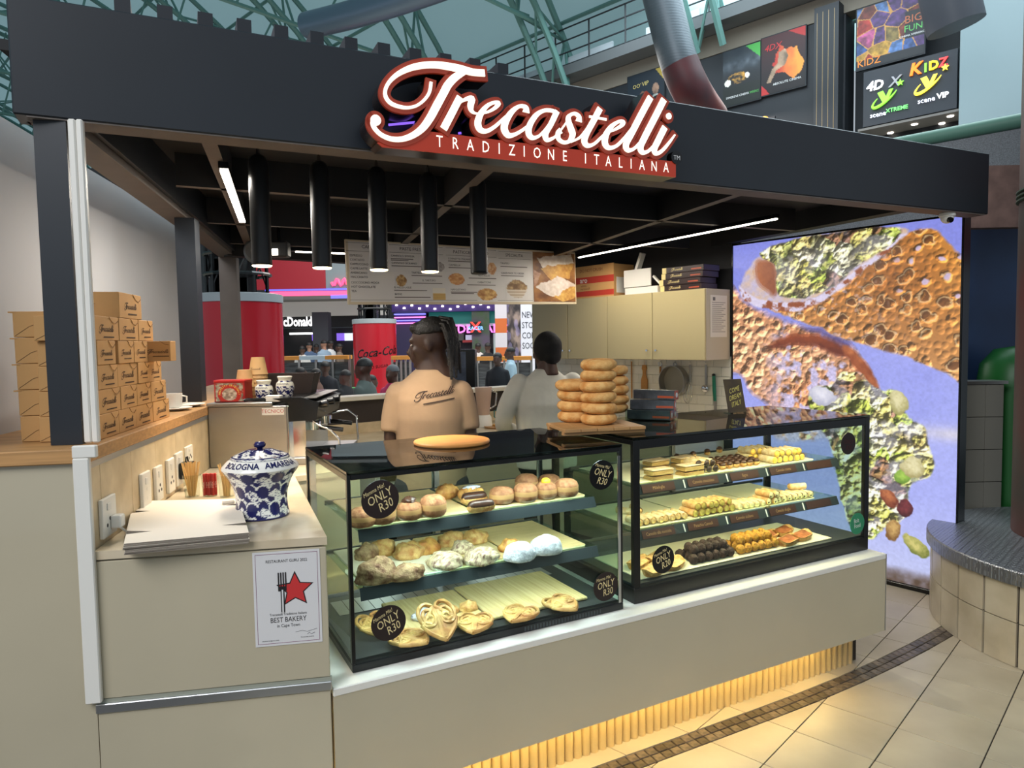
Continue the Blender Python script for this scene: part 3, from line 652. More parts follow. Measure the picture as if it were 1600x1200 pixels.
    c = mixc(c, C3((216, 206, 242)), np.clip((fbm(X * 60, Y * 60, 77, 2) - .64) * 9, 0, 1) * .5 * np.exp(-((U - .45) / .25) ** 2)); lay(c, soft(up, .005))
    # opening, rim and sugar
    opn = PX((48, 190), (70, 140), (100, 112), (150, 82), (300, 50), (440, 44), (452, 62), (400, 104), (340, 150), (270, 196), (200, 226), (130, 230), (70, 216)); lay(mixc(C3((196, 188, 226)), C3((224, 190, 160)), n2 * 1.7 - .3), soft(opn, .006)); inn = PX((86, 132), (112, 120), (134, 138), (138, 205), (112, 196), (88, 168)); lay(mixc(C3((196, 116, 66)), C3((132, 70, 48)), (U - .1) * 5 + n2 * .4), soft(inn))
    rim = PX((44, 184), (58, 218), (112, 243), (180, 248), (238, 230), (300, 190), (360, 142), (430, 84), (455, 58), (436, 66), (380, 110), (310, 165), (250, 206), (190, 224), (120, 222), (70, 205)); c = mixc(C3((150, 78, 48)), C3((224, 214, 240)), np.clip((n2 - .40) * 6 - np.clip((V - yy(228)) * 30, -1, 2) * .6, 0, 1)); lay(c, soft(rim, .004))
    # crumble of pistachio and cream
    def crumble(P, sd, dark, powder):
        a, a2, ai = worley(X * 15 + jx * 40, Y * 15 + jy * 40, sd); s2, s22, si = worley(X * 36 + jx * 50, Y * 36 + jy * 50, sd + 3); h = np.clip(1 - (a / .75) ** 2, 0, 1) * .05 + np.clip(1 - (s2 / .7) ** 2, 0, 1) * .02 + n3 * .006
        pal = np.array([(206, 194, 112), (232, 224, 176), (186, 176, 84), (146, 168, 66), (220, 208, 140), (120, 128, 56), (210, 188, 120), (238, 234, 206), (112, 66, 62), (176, 160, 92)]) / 255.
        c = pal[(ai * 9.99).astype(int)]; c = c * .7 + pal[(si * 7.99).astype(int)] * .3; c = c * relief(h, .7)[..., None] * (1.06 - .5 * np.clip(a - .25, 0, 1) - .35 * np.clip(s2 - .3, 0, 1))[..., None]; c = c * dark; c = mixc(c, C3((210, 208, 240)), np.clip((fbm(X * 20, Y * 20, sd + 60) - .5) * 6, 0, 1) * powder); lay(np.clip(c * (.88 + .26 * n3)[..., None], 0, 1), soft(P, .004))
    crumble(PX((98, 112), (130, 88), (190, 70), (260, 58), (340, 44), (440, 44), (425, 78), (375, 112), (330, 140), (285, 186), (230, 205), (180, 216), (140, 200), (136, 150), (124, 126)), 51, .86, .35)
    crumble(PX((215, 470), (235, 430), (275, 424), (300, 396), (340, 398), (366, 424), (395, 440), (425, 438), (445, 470), (458, 505), (500, 528), (508, 570), (522, 612), (512, 650), (470, 668), (460, 700), (466, 735), (440, 762), (405, 770), (372, 800), (330, 790), (300, 720), (285, 640), (262, 560)), 61, 1.0, .45)
    for (cx, cy, rx, ry, th, c0, c1) in ((478, 821, 42, 20, .45, (206, 196, 120), (120, 128, 58)), (420, 782, 20, 27, .3, (206, 168, 104), (130, 92, 52)), (452, 730, 18, 22, .2, (128, 56, 62), (70, 30, 40)), (412, 702, 30, 17, .6, (190, 116, 74), (124, 60, 44)), (447, 650, 26, 18, -.5, (170, 204, 88), (110, 150, 56)), (470, 630, 30, 26, .2, (228, 220, 176), (176, 164, 108)), (250, 455, 34, 26, .3, (224, 222, 232), (186, 186, 206)), (436, 470, 22, 34, -.4, (222, 214, 168), (168, 160, 100))):
        q = lb_uv(1125 + cx * .6394, 328 + cy * .6397); q1 = lb_uv(1125 + (cx + rx) * .6394, 328 + cy * .6397)[0] - q[0]; q2 = lb_uv(1125 + cx * .6394, 328 + (cy + ry) * .6397)[1] - q[1]
        ex, ey = (u - q[0]) / q1 * rx, (v - q[1]) / q2 * ry; r = np.hypot((ex * math.cos(th) + ey * math.sin(th)) / rx, (-ex * math.sin(th) + ey * math.cos(th)) / ry) + (n2 - .5) * .35; lay(mixc(C3(c0) * 1.08, C3(c1), r * .8 + (ey / ry) * .35 + (n3 - .5)), np.clip((1 - r) * 9, 0, 1))
    e = np.clip((V - .962 + (n1 - .5) * .06 + (U - .5) * .02) * 30, 0, 1); img = mixc(img, C3((92, 72, 58)), e * .85 * (.5 + n2)); return np.clip(img * (.94 + .12 * n3)[..., None], 0, 1)
print_sheet('picture', LBX0, LBX1, LBZ0, LBZ1, 0, 400, 600, cannoli, PAINT('lightbox_print', emit=.80, rough=.35), lb)
g = MB()
for z in (LBZ0 - .002, LBZ1): g.box(LBX0 - .006, LBX1 + .006, -.008, .004, z - .004, z + .004)
for x in (LBX0 - .004, LBX1 + .004): g.box(x - .003, x + .003, -.008, .004, LBZ0, LBZ1)
g.build('face_frame', m_blk, lb)

# ================================================================ menu board
mw = 2.045; mb = thing('menu_board', 'hanging white printed menu board with pastry pictures', 'menu board', WF, -1.078, 4.66, 1.87); mb.rotation_euler = (0, -math.radians(1.2), math.atan2(5.9 - 4.66, .565 + 1.078)); MH = .43
MB().box(0, mw, .0, .018, 0, MH, b=.002).build('board', MAT('menu_edge', (216, 200, 170), .5), mb)
m_menu = MAT('menu_white', (226, 221, 216), .5); MB().box(.018, mw - .012, -.002, 0, .018, MH - .012).build('sheet', m_menu, mb)
m_txt = MAT('menu_ink', (52, 46, 44), .7); m_line = MAT('menu_line', (120, 112, 106), .7)
def mtxt(s_, x, z, size, al='LEFT', mt=m_txt):
    g = MB(); g.text(s_, size, onface(x, -.0035, z), align=al, sx=1.05); g.build('menu_text', mt, mb)
sx_ = lambda px: (px - 541) / 361 * mw   # rough along-board place
def bx(cx): # crop column to board x, allowing for the receding board
    px = 530 + cx * .24375; k = (px - 800) / 1090; return max(0, min(mw, (k * 4.66 + 1.078) / ((.565 + 1.078) - k * (5.9 - 4.66)) * mw))
for s_, cx, zz in (('CAFFE', 215, .385), ('PASTE FRESCHE', 510, .385), ('PASTICCERIA SECCO', 870, .382), ('SPECIALITA', 1145, .378)): mtxt(s_, bx(cx), zz, .032, 'CENTER')
for i, s_ in enumerate(('ESPRESSO', 'CORTADO', 'CAPPUCCINO', 'CAFFE LATTE', 'AMERICANO', 'MACCHIATO', 'CIOCCOCINO MOCA', 'HOT CHOCOLATE', 'TEA')):
    mtxt(s_, bx(95), .325 - i * .0285 - (.008 if i > 5 else 0), .02)
for s_, cx, zz in (('CANNOLO SFOGLIA', 358, .335), ('CANNOLO SICILIANO', 360, .286), ('TARTELLA DI FRUTTA', 485, .222), ('IL TARTUFO', 553, .17), ('IL MILLEFOGLIE', 370, .118), ('BIGNE', 372, .07), ('CORNETTO ITALIANO', 722, .332), ('CIAMBELLA', 724, .286), ('VENTAGLIO', 910, .215), ('CIABATTONE', 905, .165), ('NAPOLETANO', 732, .108), ('TIRAMISU', 1055, .315), ('CAKES MADE TO ORDER', 1057, .24)):
    mtxt(s_, bx(cx), zz, .019)
g = MB()
for x0, x1, z in ((75, 335, .41), (350, 690, .41), (710, 1030, .41), (1045, 1255, .405), (75, 335, .355), (350, 690, .358), (710, 1030, .357), (1045, 1255, .352), (85, 1255, .03)): g.box(bx(x0), bx(x1), -.0034, -.0024, z - .0012, z + .0012)
for x0, x1, z in ((358, 500, .315), (358, 470, .305), (360, 550, .266), (485, 680, .203), (490, 680, .15), (370, 580, .098), (372, 600, .05), (722, 900, .315), (724, 880, .268), (850, 1025, .195), (840, 1020, .145), (732, 900, .09), (735, 880, .08), (1055, 1225, .29), (1057, 1200, .22)): g.box(bx(x0), bx(x1), -.0034, -.0024, z - .003, z + .003)
g.build('menu_rules', m_line, mb)
def pic(cx, cz, w, h, c0, c1, shape='round'):
    def fn(U, V):
        n = fbm(U * 7, V * 7, int(cx)); a, a2, ai = worley(U * 6, V * 5, int(cx) + 3); c = mixc(C3(c0), C3(c1), n * 1.6 - .3 + (ai - .5) * .7)
        if shape == 'cake': c = np.where((V > .55)[..., None], mixc(C3((226, 214, 196)), C3((150, 116, 84)), np.sin(V * 40) * .5 + .2), c)
        if shape == 'slice': c = np.where((V < .45)[..., None], C3((236, 228, 212)), mixc(C3((228, 192, 110)), C3((196, 150, 80)), np.sin(V * 50) * .5 + .5))
        r = np.hypot((U - .5) / .5, (V - .5) / .5) + (n - .5) * .25; return np.where(((r < .95) if shape != 'slice' else (np.abs(U - .5) < .46))[..., None], c, C3((226, 221, 216)))
    x = bx(cx); print_sheet('menu_picture', x - w / 2, x + w / 2, cz - h / 2, cz + h / 2, -.0042, 26, 20, fn, PAINT('menu_print'), mb)
pic(418, .165, .085, .085, (150, 108, 60), (216, 180, 120)); pic(655, .075, .115, .085, (228, 192, 110), (196, 150, 80), 'slice'); pic(668, .27, .08, .07, (120, 110, 106), (206, 200, 196)); pic(772, .185, .145, .09, (196, 120, 58), (232, 180, 116)); pic(1000, .27, .085, .095, (196, 130, 76), (232, 196, 150)); pic(965, .075, .19, .095, (176, 112, 50), (232, 190, 110)); pic(1155, .12, .215, .145, (120, 84, 44), (206, 172, 116), 'cake')
def bigpic(U, V):
    n = fbm(U * 6, V * 8, 90); c = mixc(C3((92, 54, 34)), C3((176, 122, 66)), n * 1.5 - .2)
    for (P, a, b_) in (([(.1, .12), (.9, .0), (1, .22), (.2, .3)], (214, 196, 176), (236, 226, 214)), ([(.15, .3), (1, .22), (.85, .5), (.4, .55)], (214, 170, 92), (176, 122, 62)), ([(.05, .72), (.55, .45), (1, .62), (.5, .92)], (226, 214, 204), (196, 176, 160)), ([(.5, .92), (1, .62), (1, .9), (.7, 1)], (222, 182, 100), (168, 110, 54)), ([(0, .35), (.2, .45), (.05, .7), (0, .7)], (200, 160, 130), (160, 110, 84))):
        m = inpoly(U + (n - .5) * .1, V + (n - .5) * .1, P); c = np.where(m[..., None], mixc(C3(a), C3(b_), fbm(U * 20, V * 20, 3) * 1.5 - .3), c)
    return c
print_sheet('menu_picture', bx(1262), mw - .014, .02, MH - .014, -.0042, 70, 90, bigpic, PAINT('menu_print'), mb)
for x in (.03, mw / 2 + .1, mw - .03): MB().cyl((x, .008, MH), (x, .008, MH + .12), .003, n=6).build('hanger', m_chrome, mb)
# ================================================================ glass show cases
m_frame = MAT('case_black', (9, 10, 11), .3)
m_shelf = GLASS('shelf_glass', (222, 240, 235), 1.45)
m_rail = MAT('price_rail', (58, 66, 68), .35, metal=.2)
m_back = MAT('case_dark_steel', (70, 74, 76), .4, metal=.6)
m_cream = MAT('sticker_cream', (226, 206, 150), .6); m_stk = MAT('sticker_brown', (34, 20, 18), .45); m_stkw = MAT('sticker_white', (232, 232, 226), .5)
def sticker(case, px, py, yface, r, lines, tilt, mat, ink, label, name='price_sticker', org=(0, 0)):
    p = K.aty(px, py, yface); x, z = p[0] - org[0], p[2]
    g = MB(); n = 32; g.wallprism([(x + r * math.cos(a), z + r * math.sin(a)) for a in np.linspace(0, 2 * math.pi, n, endpoint=False)], yface - .0022 - org[1], yface - .0006 - org[1])
    s = g.build(name, mat, case); s['label'] = label
    if lines:
        g = MB(); yl = yface - .0028 - org[1]
        for tx, dx, dz, size, sh in lines:
            c, s_ = math.cos(tilt), math.sin(tilt); g.text(tx, size * r, onface(x + (dx * c - dz * s_) * r, yl, z + (dx * s_ + dz * c) * r, tilt), sx=.78, shear=sh)
        g.build('sticker_print', ink, s)
    return s
ONLY = lambda n: [('Mamma Mia!', -.12, .58, .30, .3), ('ONLY', .0, .13, .66, .2), (n, .1, -.42, .66, .2)]

def showcase(name, label, x0, x1, y0, y1, z0, z1, post, shelves, ledmat, ledcol, watts, toprail, botrail):
    c = thing(name, label, 'display case', K, x0, y0, z0); W_, D_, H_ = x1 - x0, y1 - y0, z1 - z0
    MB().box(0, W_, 0, D_, 0, botrail, b=.002).build('base', m_frame, c)
    MB().box(.015, W_ - .015, .02, D_ - .02, botrail, botrail + .008).build('deck', m_back, c)
    for x in (0, W_ - post):
        for y in (0, D_ - .02): MB().box(x, x + post, y, y + .02, botrail, H_ - .012, b=.0015).build('post', m_frame, c)
    MB().box(post, W_ - post, 0, .018, H_ - toprail, H_ - .012, b=.0015).build('top_rail', m_frame, c)
    MB().box(post, W_ - post, D_ - .02, D_, H_ - .035, H_ - .012, b=.0015).build('rear_rail', m_frame, c)
    for x in (0, W_ - .018): MB().box(x, x + .018, .02, D_ - .02, H_ - .03, H_ - .012).build('side_rail', m_frame, c)
    MB().box(0, W_, 0, D_, H_ - .011, H_, b=.0015).build('glass_top', m_dglass, c)
    MB().box(post, W_ - post, .004, .009, botrail, H_ - toprail).build('glass_front', m_glass, c)
    for x in (.004, W_ - .009): MB().box(x, x + .005, .02, D_ - .02, botrail, H_ - .03).build('glass_side', m_glass, c)
    for k in range(2):
        xa = post + k * (W_ / 2 - post) - (.01 if k else 0); xb = xa + W_ / 2 - post + .02; yy = D_ - .018 + k * .008
        d = MB(); 
        for (a, b_, e, f_) in ((xa, xa + .022, botrail, H_ - .035), (xb - .022, xb, botrail, H_ - .035), (xa, xb, botrail, botrail + .022), (xa, xb, H_ - .057, H_ - .035)): d.box(a, b_, yy, yy + .006, e, f_)
        d = d.build('sliding_door', m_steel, c); MB().box(xa + .022, xb - .022, yy + .002, yy + .004, botrail + .022, H_ - .057).build('door_pane', m_glass, d)
    for (zs, ya, yb, xa, xb) in shelves:
        s = MB().box(xa - x0, xb - x0, ya - y0, yb - y0, zs - z0 - .007, zs - z0, b=.001).build('shelf', m_shelf, c)
        g = MB(); za = zs - z0; ya_ = ya - y0; g.add([(xa - x0, ya_ - .002, za), (xb - x0, ya_ - .002, za), (xb - x0, ya_ - .018, za - .038), (xa - x0, ya_ - .018, za - .038), (xa - x0, ya_ + .001, za), (xb - x0, ya_ + .001, za), (xb - x0, ya_ - .014, za - .039), (xa - x0, ya_ - .014, za - .039)], [(0, 1, 2, 3)[::-1], (4, 5, 6, 7), (0, 4, 5, 1), (2, 6, 7, 3), (1, 5, 6, 2), (0, 3, 7, 4)])
        g.build('price_rail', m_rail, s); MB().box(xa - x0, xb - x0, yb - y0 - .012, yb - y0, za - .012, za + .006).build('rear_lip', m_back, s)
        MB().box(xa - x0 + .02, xb - x0 - .02, ya_ + .004, ya_ + .014, za - .015, za - .008).build('shelf_light', ledmat, s)
        a = area('case_led', (0, 0, 0), (math.radians(12), 0, 0), xb - xa - .05, .012, watts * .55, ledcol); a.parent = c; a.location = ((xa + xb) / 2 - x0, ya_ + .012, za - .018)
    MB().box(post + .01, W_ - post - .01, .02, .032, H_ - .03, H_ - .02).build('top_light', ledmat, c)
    a = area('case_led', (0, 0, 0), (math.radians(14), 0, 0), W_ - .1, .015, watts, ledcol); a.parent = c; a.location = (W_ / 2, .03, H_ - .034)
    return c
m_ledcase_c = MAT('case_led_cool', (255, 255, 255), .5, emit=12, ecol=(222, 240, 255)); m_ledcase_w = MAT('case_led_warm', (255, 244, 214), .5, emit=12, ecol=(255, 226, 170))
LX0, LX1, LY0, LY1 = .078, 1.135, .066, .69
RX0, RX1, RY0, RY1 = 1.20, 2.622, .082, .70
caseL = showcase('pastry_case', 'left glass pastry case with slim black edges and cool light', LX0, LX1, LY0, LY1, .564, 1.207, .012, [(.998, .15, .62, .13, 1.06), (.803, .15, .62, .13, 1.07)], m_ledcase_c, (.88, .96, 1), 3.2, .028, .026)
caseR = showcase('pastry_case', 'right glass pastry case with thick black frame and warm light', RX0, RX1, RY0, RY1, .564, 1.224, .032, [(1.014, .17, .64, 1.26, 2.50), (.826, .17, .64, 1.26, 2.50)], m_ledcase_w, (1, .87, .60), 3.7, .048, .062)
MB().box(LX1 - LX0 - .024, LX1 - LX0 - .012, -.003, .0, .03, .60).build('chrome_edge', m_chrome, caseL)
g = MB()
for k in range(26): g.box(.62 + k * .013, .626 + k * .013, -.001, .0004, .004, .02)
g.build('vent_slots', m_back, caseL)
g = MB()
for k in range(20): g.box(.06 + k * .046, .06 + k * .046 + .043, .40, .55, .036, .0365)
g.build('vent_grille', m_alu, caseL)
oL = (LX0, LY0); oR = (RX0, RY0)
def off(s, case, zb=.564):  # stickers were placed from the counter origin; bring them into the case's own axes
    s.location = (0, 0, -zb)
off(sticker(caseL, 594, 780, LY0, .062, ONLY('R30'), .42, m_stk, m_cream, 'dark round price sticker near the upper left corner', org=oL), caseL)
off(sticker(caseL, 607, 973, LY0, .058, ONLY('R30'), .42, m_stk, m_cream, 'dark round price sticker near the lower left corner', org=oL), caseL)
off(sticker(caseL, 940, 742, LY0, .056, ONLY('R30'), -.28, m_blk, m_cream, 'black round price sticker near the upper right corner', org=oL), caseL)
off(sticker(caseL, 946, 916, LY0, .056, ONLY('R30'), .12, m_stk, m_cream, 'dark round price sticker near the lower right corner', org=oL), caseL)
off(sticker(caseR, 1036, 874, RY0, .056, ONLY('R20'), .3, m_blk, m_cream, 'black round price sticker in the lower left corner', org=oR), caseR)
off(sticker(caseR, 1325, 693, RY0, .052, [('ONLY', 0, .15, .6, .2), ('R30', .05, -.4, .6, .2)], -.1, m_stk, MAT('sticker_maroon', (70, 28, 26), .5), 'dark maroon round sticker in the upper right corner', org=oR), caseR)
off(sticker(caseR, 1339, 818, RY0, .052, [('Bolt', -.12, .28, .55, 0), ('Food', -.02, -.2, .55, 0)], .08, MAT('sticker_green', (44, 132, 92), .5), m_stkw, 'green round delivery sticker in the lower right corner', 'delivery_sticker', org=oR), caseR)
# price cards on the right case rails
m_card = MAT('price_card', (70, 42, 34), .5); m_cardt = MAT('price_card_print', (176, 140, 96), .6)
for zs, row in ((1.014, ('Millefoglie', 'Cannolo cioccolato', 'Bigne', 'Cannolo crema', '')), (.826, ('Cannolo alla nocciola', 'Pistachio Cannoli', 'Cannolo siciliano', 'Cannolo sfoglia', ''))):
    for k, tx in enumerate(row):
        x = .10 + k * .243; z = zs - .564 - .019; t_ = MB(); t_.box(x, x + .17, -.002, 0, -.017, .017); cd = t_.build('price_card', m_card, caseR); cd.location = (0, .17 - RY0 - .0125, z); cd.rotation_euler = (math.radians(-23), 0, 0)
        if tx: g = MB(); g.text(tx, .019, onface(x + .085, -.003, 0), sx=.8); g.build('card_print', m_cardt, cd)
        if k: MB().box(x - .022, x - .018, -.003, .001, -.017, .017).build('card_clip', m_stkw, cd)

# ================================================================ boards and trays in the cases
m_board = MAT('pale_wood_board', (226, 196, 136), .5, var=.12, vscale=4, stretch=(2, 30, 2)); m_paper = MAT('tray_paper', (236, 226, 196), .6); m_steam = MAT('bamboo_board', (226, 206, 150), .5, col2=(196, 170, 110), vscale=3, stretch=(30, 1, 1))
def board(x0, x1, y0, y1, z, label, mat=m_board, h=.008, name='serving_board', group='serving boards in the cases', b=.003):
    o = MB().box(0, x1 - x0, 0, y1 - y0, 0, h, b=b).build(name, mat); put(o, K, x0, y0, z); return tag(o, label, 'board', group)
board(.155, .55, .165, .59, .9985, 'pale serving board on the top shelf under the sugared buns at the left'); board(.57, 1.03, .165, .59, .9985, 'pale serving board on the top shelf under the eclairs and buns')
board(.15, .46, .165, .59, .8035, 'pale serving board on the middle shelf under the brown sweet breads', m_paper); board(.47, .72, .165, .59, .8035, 'pale striped board on the middle shelf under the iced oval pastries', m_steam); board(.73, 1.03, .165, .59, .8035, 'pale serving board on the middle shelf under the sugar-white pastries')
board(.30, .60, .14, .48, .5995, 'pale striped board on the case floor under the big palmier', m_steam, .012); board(.61, 1.02, .14, .50, .5995, 'pale striped board on the case floor under the flat palmiers', m_steam, .012)
board(1.285, 1.62, .19, .60, 1.0145, 'white tray on the top shelf under the layered slices', m_paper, .004, 'tray', 'trays in the right case'); board(1.63, 2.07, .19, .60, 1.0145, 'white tray on the top shelf under the chocolate-topped puffs', m_paper, .004, 'tray', 'trays in the right case'); board(2.08, 2.36, .19, .60, 1.0145, 'white tray on the top shelf under the cream rolls', m_paper, .004, 'tray', 'trays in the right case')
board(1.30, 1.64, .19, .60, .8265, 'cream tray on the middle shelf under the nut-covered cannoli', m_paper, .004, 'tray', 'trays in the right case'); board(1.65, 2.06, .19, .60, .8265, 'cream tray on the middle shelf under the pistachio cannoli', m_paper, .004, 'tray', 'trays in the right case'); board(2.07, 2.37, .19, .60, .8265, 'cream tray on the middle shelf under the chocolate chip cannoli', m_paper, .004, 'tray', 'trays in the right case')
board(1.27, 2.42, .13, .46, .6345, 'long white tray on the floor of the right case', m_paper, .006, 'tray', 'trays in the right case')

# ================================================================ pastries
def noise3(p, f=1., sd=0.):
    return (math.sin(p[0] * 12.9 * f + sd) * math.cos(p[1] * 11.3 * f - sd * .7) + math.sin(p[2] * 14.1 * f + p[0] * 7 * f + sd * 1.3)) * .5
m_bun = MAT('sugared_bun', (134, 78, 42), .75, col2=(176, 126, 84), vscale=60, bump=.3, bscale=120); m_bunband = MAT('bun_band', (186, 140, 86), .7, var=.1, vscale=30)
m_sug = MAT('icing_sugar', (226, 228, 232), .8, col2=(176, 176, 180), vscale=44, bump=1., bscale=70); m_choc = MAT('chocolate_glaze', (62, 38, 28), .3, col2=(92, 62, 46), vscale=14); m_dough = MAT('golden_pastry', (216, 164, 84), .6, col2=(160, 92, 38), vscale=30, bump=.8, bscale=60); m_pale = MAT('pale_pastry', (226, 190, 118), .6, col2=(176, 116, 56), vscale=40, bump=.9, bscale=70); m_rust = MAT('rustic_bread', (186, 156, 112), .8, col2=(104, 64, 38), vscale=34, bump=1., bscale=60)
m_iced = MAT('icing_drizzle', (232, 214, 170), .5, col2=(116, 76, 62), vscale=52, bump=.4, bscale=50, stretch=(1, 3, 1)); m_yel = MAT('lemon_cream', (242, 206, 50), .35); m_nut = MAT('nut_cream', (74, 48, 34), .3)
def mesh_of(g, mats, smooth=50, name='pastry'):
    me = g.mesh(name)
    for m_ in mats: me.materials.append(m_)
    me.polygons.foreach_set('use_smooth', [True] * len(me.polygons)); me.set_sharp_from_angle(angle=math.radians(smooth)); return me
g = MB(); pr = [(.012, 0), (.034, .002), (.042, .012), (.0435, .022), (.043, .030), (.0435, .038), (.038, .051), (.026, .059), (.010, .062), (.0005, .0625)]
g.lathe(pr, 22); 
for i, f_ in enumerate(g.f):
    if 3 * 22 <= i < 5 * 22: g.mi[i] = 1
me_bun = mesh_of(g, [m_bun, m_bunband], 80)
def crumbly(rx, ry, rz, mats, sd, amp=.12, f=1.6, nu=34, nv=18):
    g = MB(); g.ball((0, 0, 0), rx, ry, rz, nu, nv, fn=lambda d: 1 + amp * noise3(d, f * .3, sd) + amp * .45 * noise3(d, f, sd + 3) + amp * .22 * noise3(d, f * 2.3, sd + 5), zmin=-.25)
    zmin = min(v[2] for v in g.v); g.v = [(a, b_, c - zmin) for a, b_, c in g.v]; return mesh_of(g, mats, 70)
def place(me, name, label, cat, px, py, z, rz=0., group=None, rot=None, lift=0.):
    p = K.atz(px, py, z); o = inst(me, name, K, (p[0], p[1], z + lift), rz, rot=rot); return tag(o, label, cat, group)
ZT1, ZT2, ZT3 = 1.0067, .8117, .6117
buns = [(566, 822, 'plain sugared bun at the left end of the top shelf, partly hidden'), (597, 817, 'plain sugared bun right behind the upper left price sticker'), (677, 806, 'plain sugared bun just left of the chocolate eclairs'), (784, 786, 'plain sugared bun just right of the chocolate eclairs'), (821, 783, 'plain sugared bun in front, left of the lemon-topped bun'), (823, 769, 'plain sugared bun in the back row, left of centre'), (858, 765, 'plain sugared bun in the back row behind the lemon-topped bun'), (885, 775, 'plain sugared bun at the right end of the top shelf')]
for i, (x, y, lab) in enumerate(buns):
    o = place(me_bun, 'sugared_bun', lab, 'bun', x, y, ZT1, i * .9, 'sugared buns on the top shelf'); o.scale = (1.08, 1.08, 1.0 + .1 * (i % 3))
for x, y, lab, m_, top in ((640, 811, 'sugared bun topped with a swirl of dark nut cream', m_nut, 0), (853, 778, 'sugared bun topped with a dab of yellow lemon cream', m_yel, 1)):
    p = K.atz(x, y, ZT1); t = thing('filled_bun', lab, 'bun', K, p[0], p[1], ZT1, group='filled buns'); inst(me_bun, 'bun', parent=t)
    g = MB(); g.ball((0, 0, .064), .024 if not top else .018, .022 if not top else .018, .014, 16, 9, fn=lambda d: 1 + (.18 * math.sin(math.atan2(d.y, d.x) * 3 + d.z * 5) if not top else 0)); g.build('topping', m_, t, smooth=60)
# eclairs and croissants
def eclair():
    g = MB(); n = 14; pts = [(-.055 + .11 * i / (n - 1), 0, .018) for i in range(n)]; r = [.019 * math.sqrt(max(.02, 1 - abs(2 * i / (n - 1) - 1) ** 5)) for i in range(n)]; g.tube(pts, r, 14); return mesh_of(g, [m_pale])
me_ecl = eclair(); g = MB(); n = 14; g.tube([(-.052 + .104 * i / (n - 1), 0, .0215) for i in range(n)], [.0192 * math.sqrt(max(.02, 1 - abs(2 * i / (n - 1) - 1) ** 5)) for i in range(n)], 14); me_ecl_top = mesh_of(g, [m_choc])
for x, y, lab in ((741, 787, 'chocolate-glazed eclair at the back of the pair'), (752, 800, 'chocolate-glazed eclair at the front of the pair')):
    p = K.atz(x, y, ZT1); t = thing('chocolate_eclair', lab, 'eclair', K, p[0], p[1], ZT1, group='chocolate eclairs'); inst(me_ecl, 'pastry', parent=t); inst(me_ecl_top, 'glaze', parent=t, loc=(0, 0, .004))
def croissant():
    g = MB(); n = 29; pts = []; r = []
    for i in range(n):
        t_ = i / (n - 1) * 2 - 1; a = t_ * 1.25; pts.append((.048 * math.sin(a), -.030 * (1 - math.cos(a)) * 1.1, .026 - .008 * t_ * t_)); seg = (i % 5) / 5.; r.append(max(.003, .027 * (1 - abs(t_) ** 2.2) + .006) * (.86 + .2 * seg))
    g.tube(pts, r, 14); return mesh_of(g, [m_dough], 70)
me_cro = croissant()
place(me_cro, 'croissant', 'golden glazed croissant at the back of the top shelf', 'croissant', 698, 779, ZT1, .2)
o = place(me_cro, 'croissant', 'croissant dusted with sugar and nut cream, behind the eclairs', 'croissant', 736, 781, ZT1, -.3)
g = MB(); g.ball((0, -.005, .048), .034, .018, .01, 14, 8, fn=lambda d: 1 + .2 * noise3(d, .6)); g.build('topping', m_sug, o, smooth=60)
# middle shelf, left case
mids = [(590, 906, .062, .05, .05, m_rust, 'dark rustic sugared sweet bread at the left front of the middle shelf'), (636, 902, .06, .038, .03, m_rust, 'flat floury bread roll beside the dark rustic one'), (640, 868, .058, .045, .036, m_pale, 'pale flaky pastry behind the flat bread roll'), (598, 866, .045, .035, .04, m_pale, 'flaky pastry at the back left of the middle shelf'), (695, 884, .058, .052, .034, m_iced, 'left one of the two oval pastries drizzled with icing'), (752, 876, .062, .05, .034, m_iced, 'right one of the two oval pastries drizzled with icing'), (705, 850, .05, .04, .032, m_pale, 'golden flaky pastry behind the left oval one'), (742, 846, .05, .04, .032, m_pale, 'golden flaky pastry behind the right oval one'), (812, 872, .055, .05, .040, m_sug, 'left one of the two sugar-white puff pastries'), (853, 862, .054, .05, .042, m_sug, 'right one of the two sugar-white puff pastries'), (797, 860, .04, .034, .03, m_dough, 'brown flaky pastry tip behind the left sugar-white one'), (668, 862, .045, .034, .034, m_dough, 'golden brown flaky pastry tucked behind the left iced oval'), (574, 872, .04, .034, .036, m_rust, 'crusty bread piece at the far left of the middle shelf'), (722, 862, .04, .03, .03, m_iced, 'small iced pastry between the two oval ones')]
for i, (x, y, rx, ry, rz_, m_, lab) in enumerate(mids):
    place(crumbly(rx * 1.17, ry * 1.17, rz_ * 1.2, [m_], i * 1.7, .13 if m_ is not m_sug else .05), 'flaky_pastry', lab, 'pastry', x, y, ZT2, .25 * (i % 3), 'pastries on the middle shelf')
# palmiers
def palmier():
    g = MB()
    for s in (-1, 1):
        pts = []
        for i in range(64):
            a = i / 63 * 4.6 * math.pi; r = .006 + .0225 * (a / (4.6 * math.pi)); pts.append((s * (.026 - .0 + r * math.cos(a + .6)) , r * math.sin(a + .6) * 1.25 + .012 * (a / (4.6 * math.pi)), .006 + .001 * math.sin(i)))
        pts += [(s * .050, -.012, .006), (s * .036, -.034, .006), (s * .016, -.052, .006), (0, -.062, .006)]
        g.tube(pts, .0058, 6)
        g.tube([(s * .004, .024, .006), (s * .004, -.01, .006), (s * .004, -.055, .006)], .006, 6)
    g.prism([(.042 * math.cos(a), -.012 + .042 * math.sin(a)) for a in np.linspace(0, 2 * math.pi, 20, endpoint=False)], .001, .008); return mesh_of(g, [MAT('palmier_pastry', (222, 188, 112), .5, col2=(160, 104, 48), vscale=24)], 60)
me_pal = palmier()
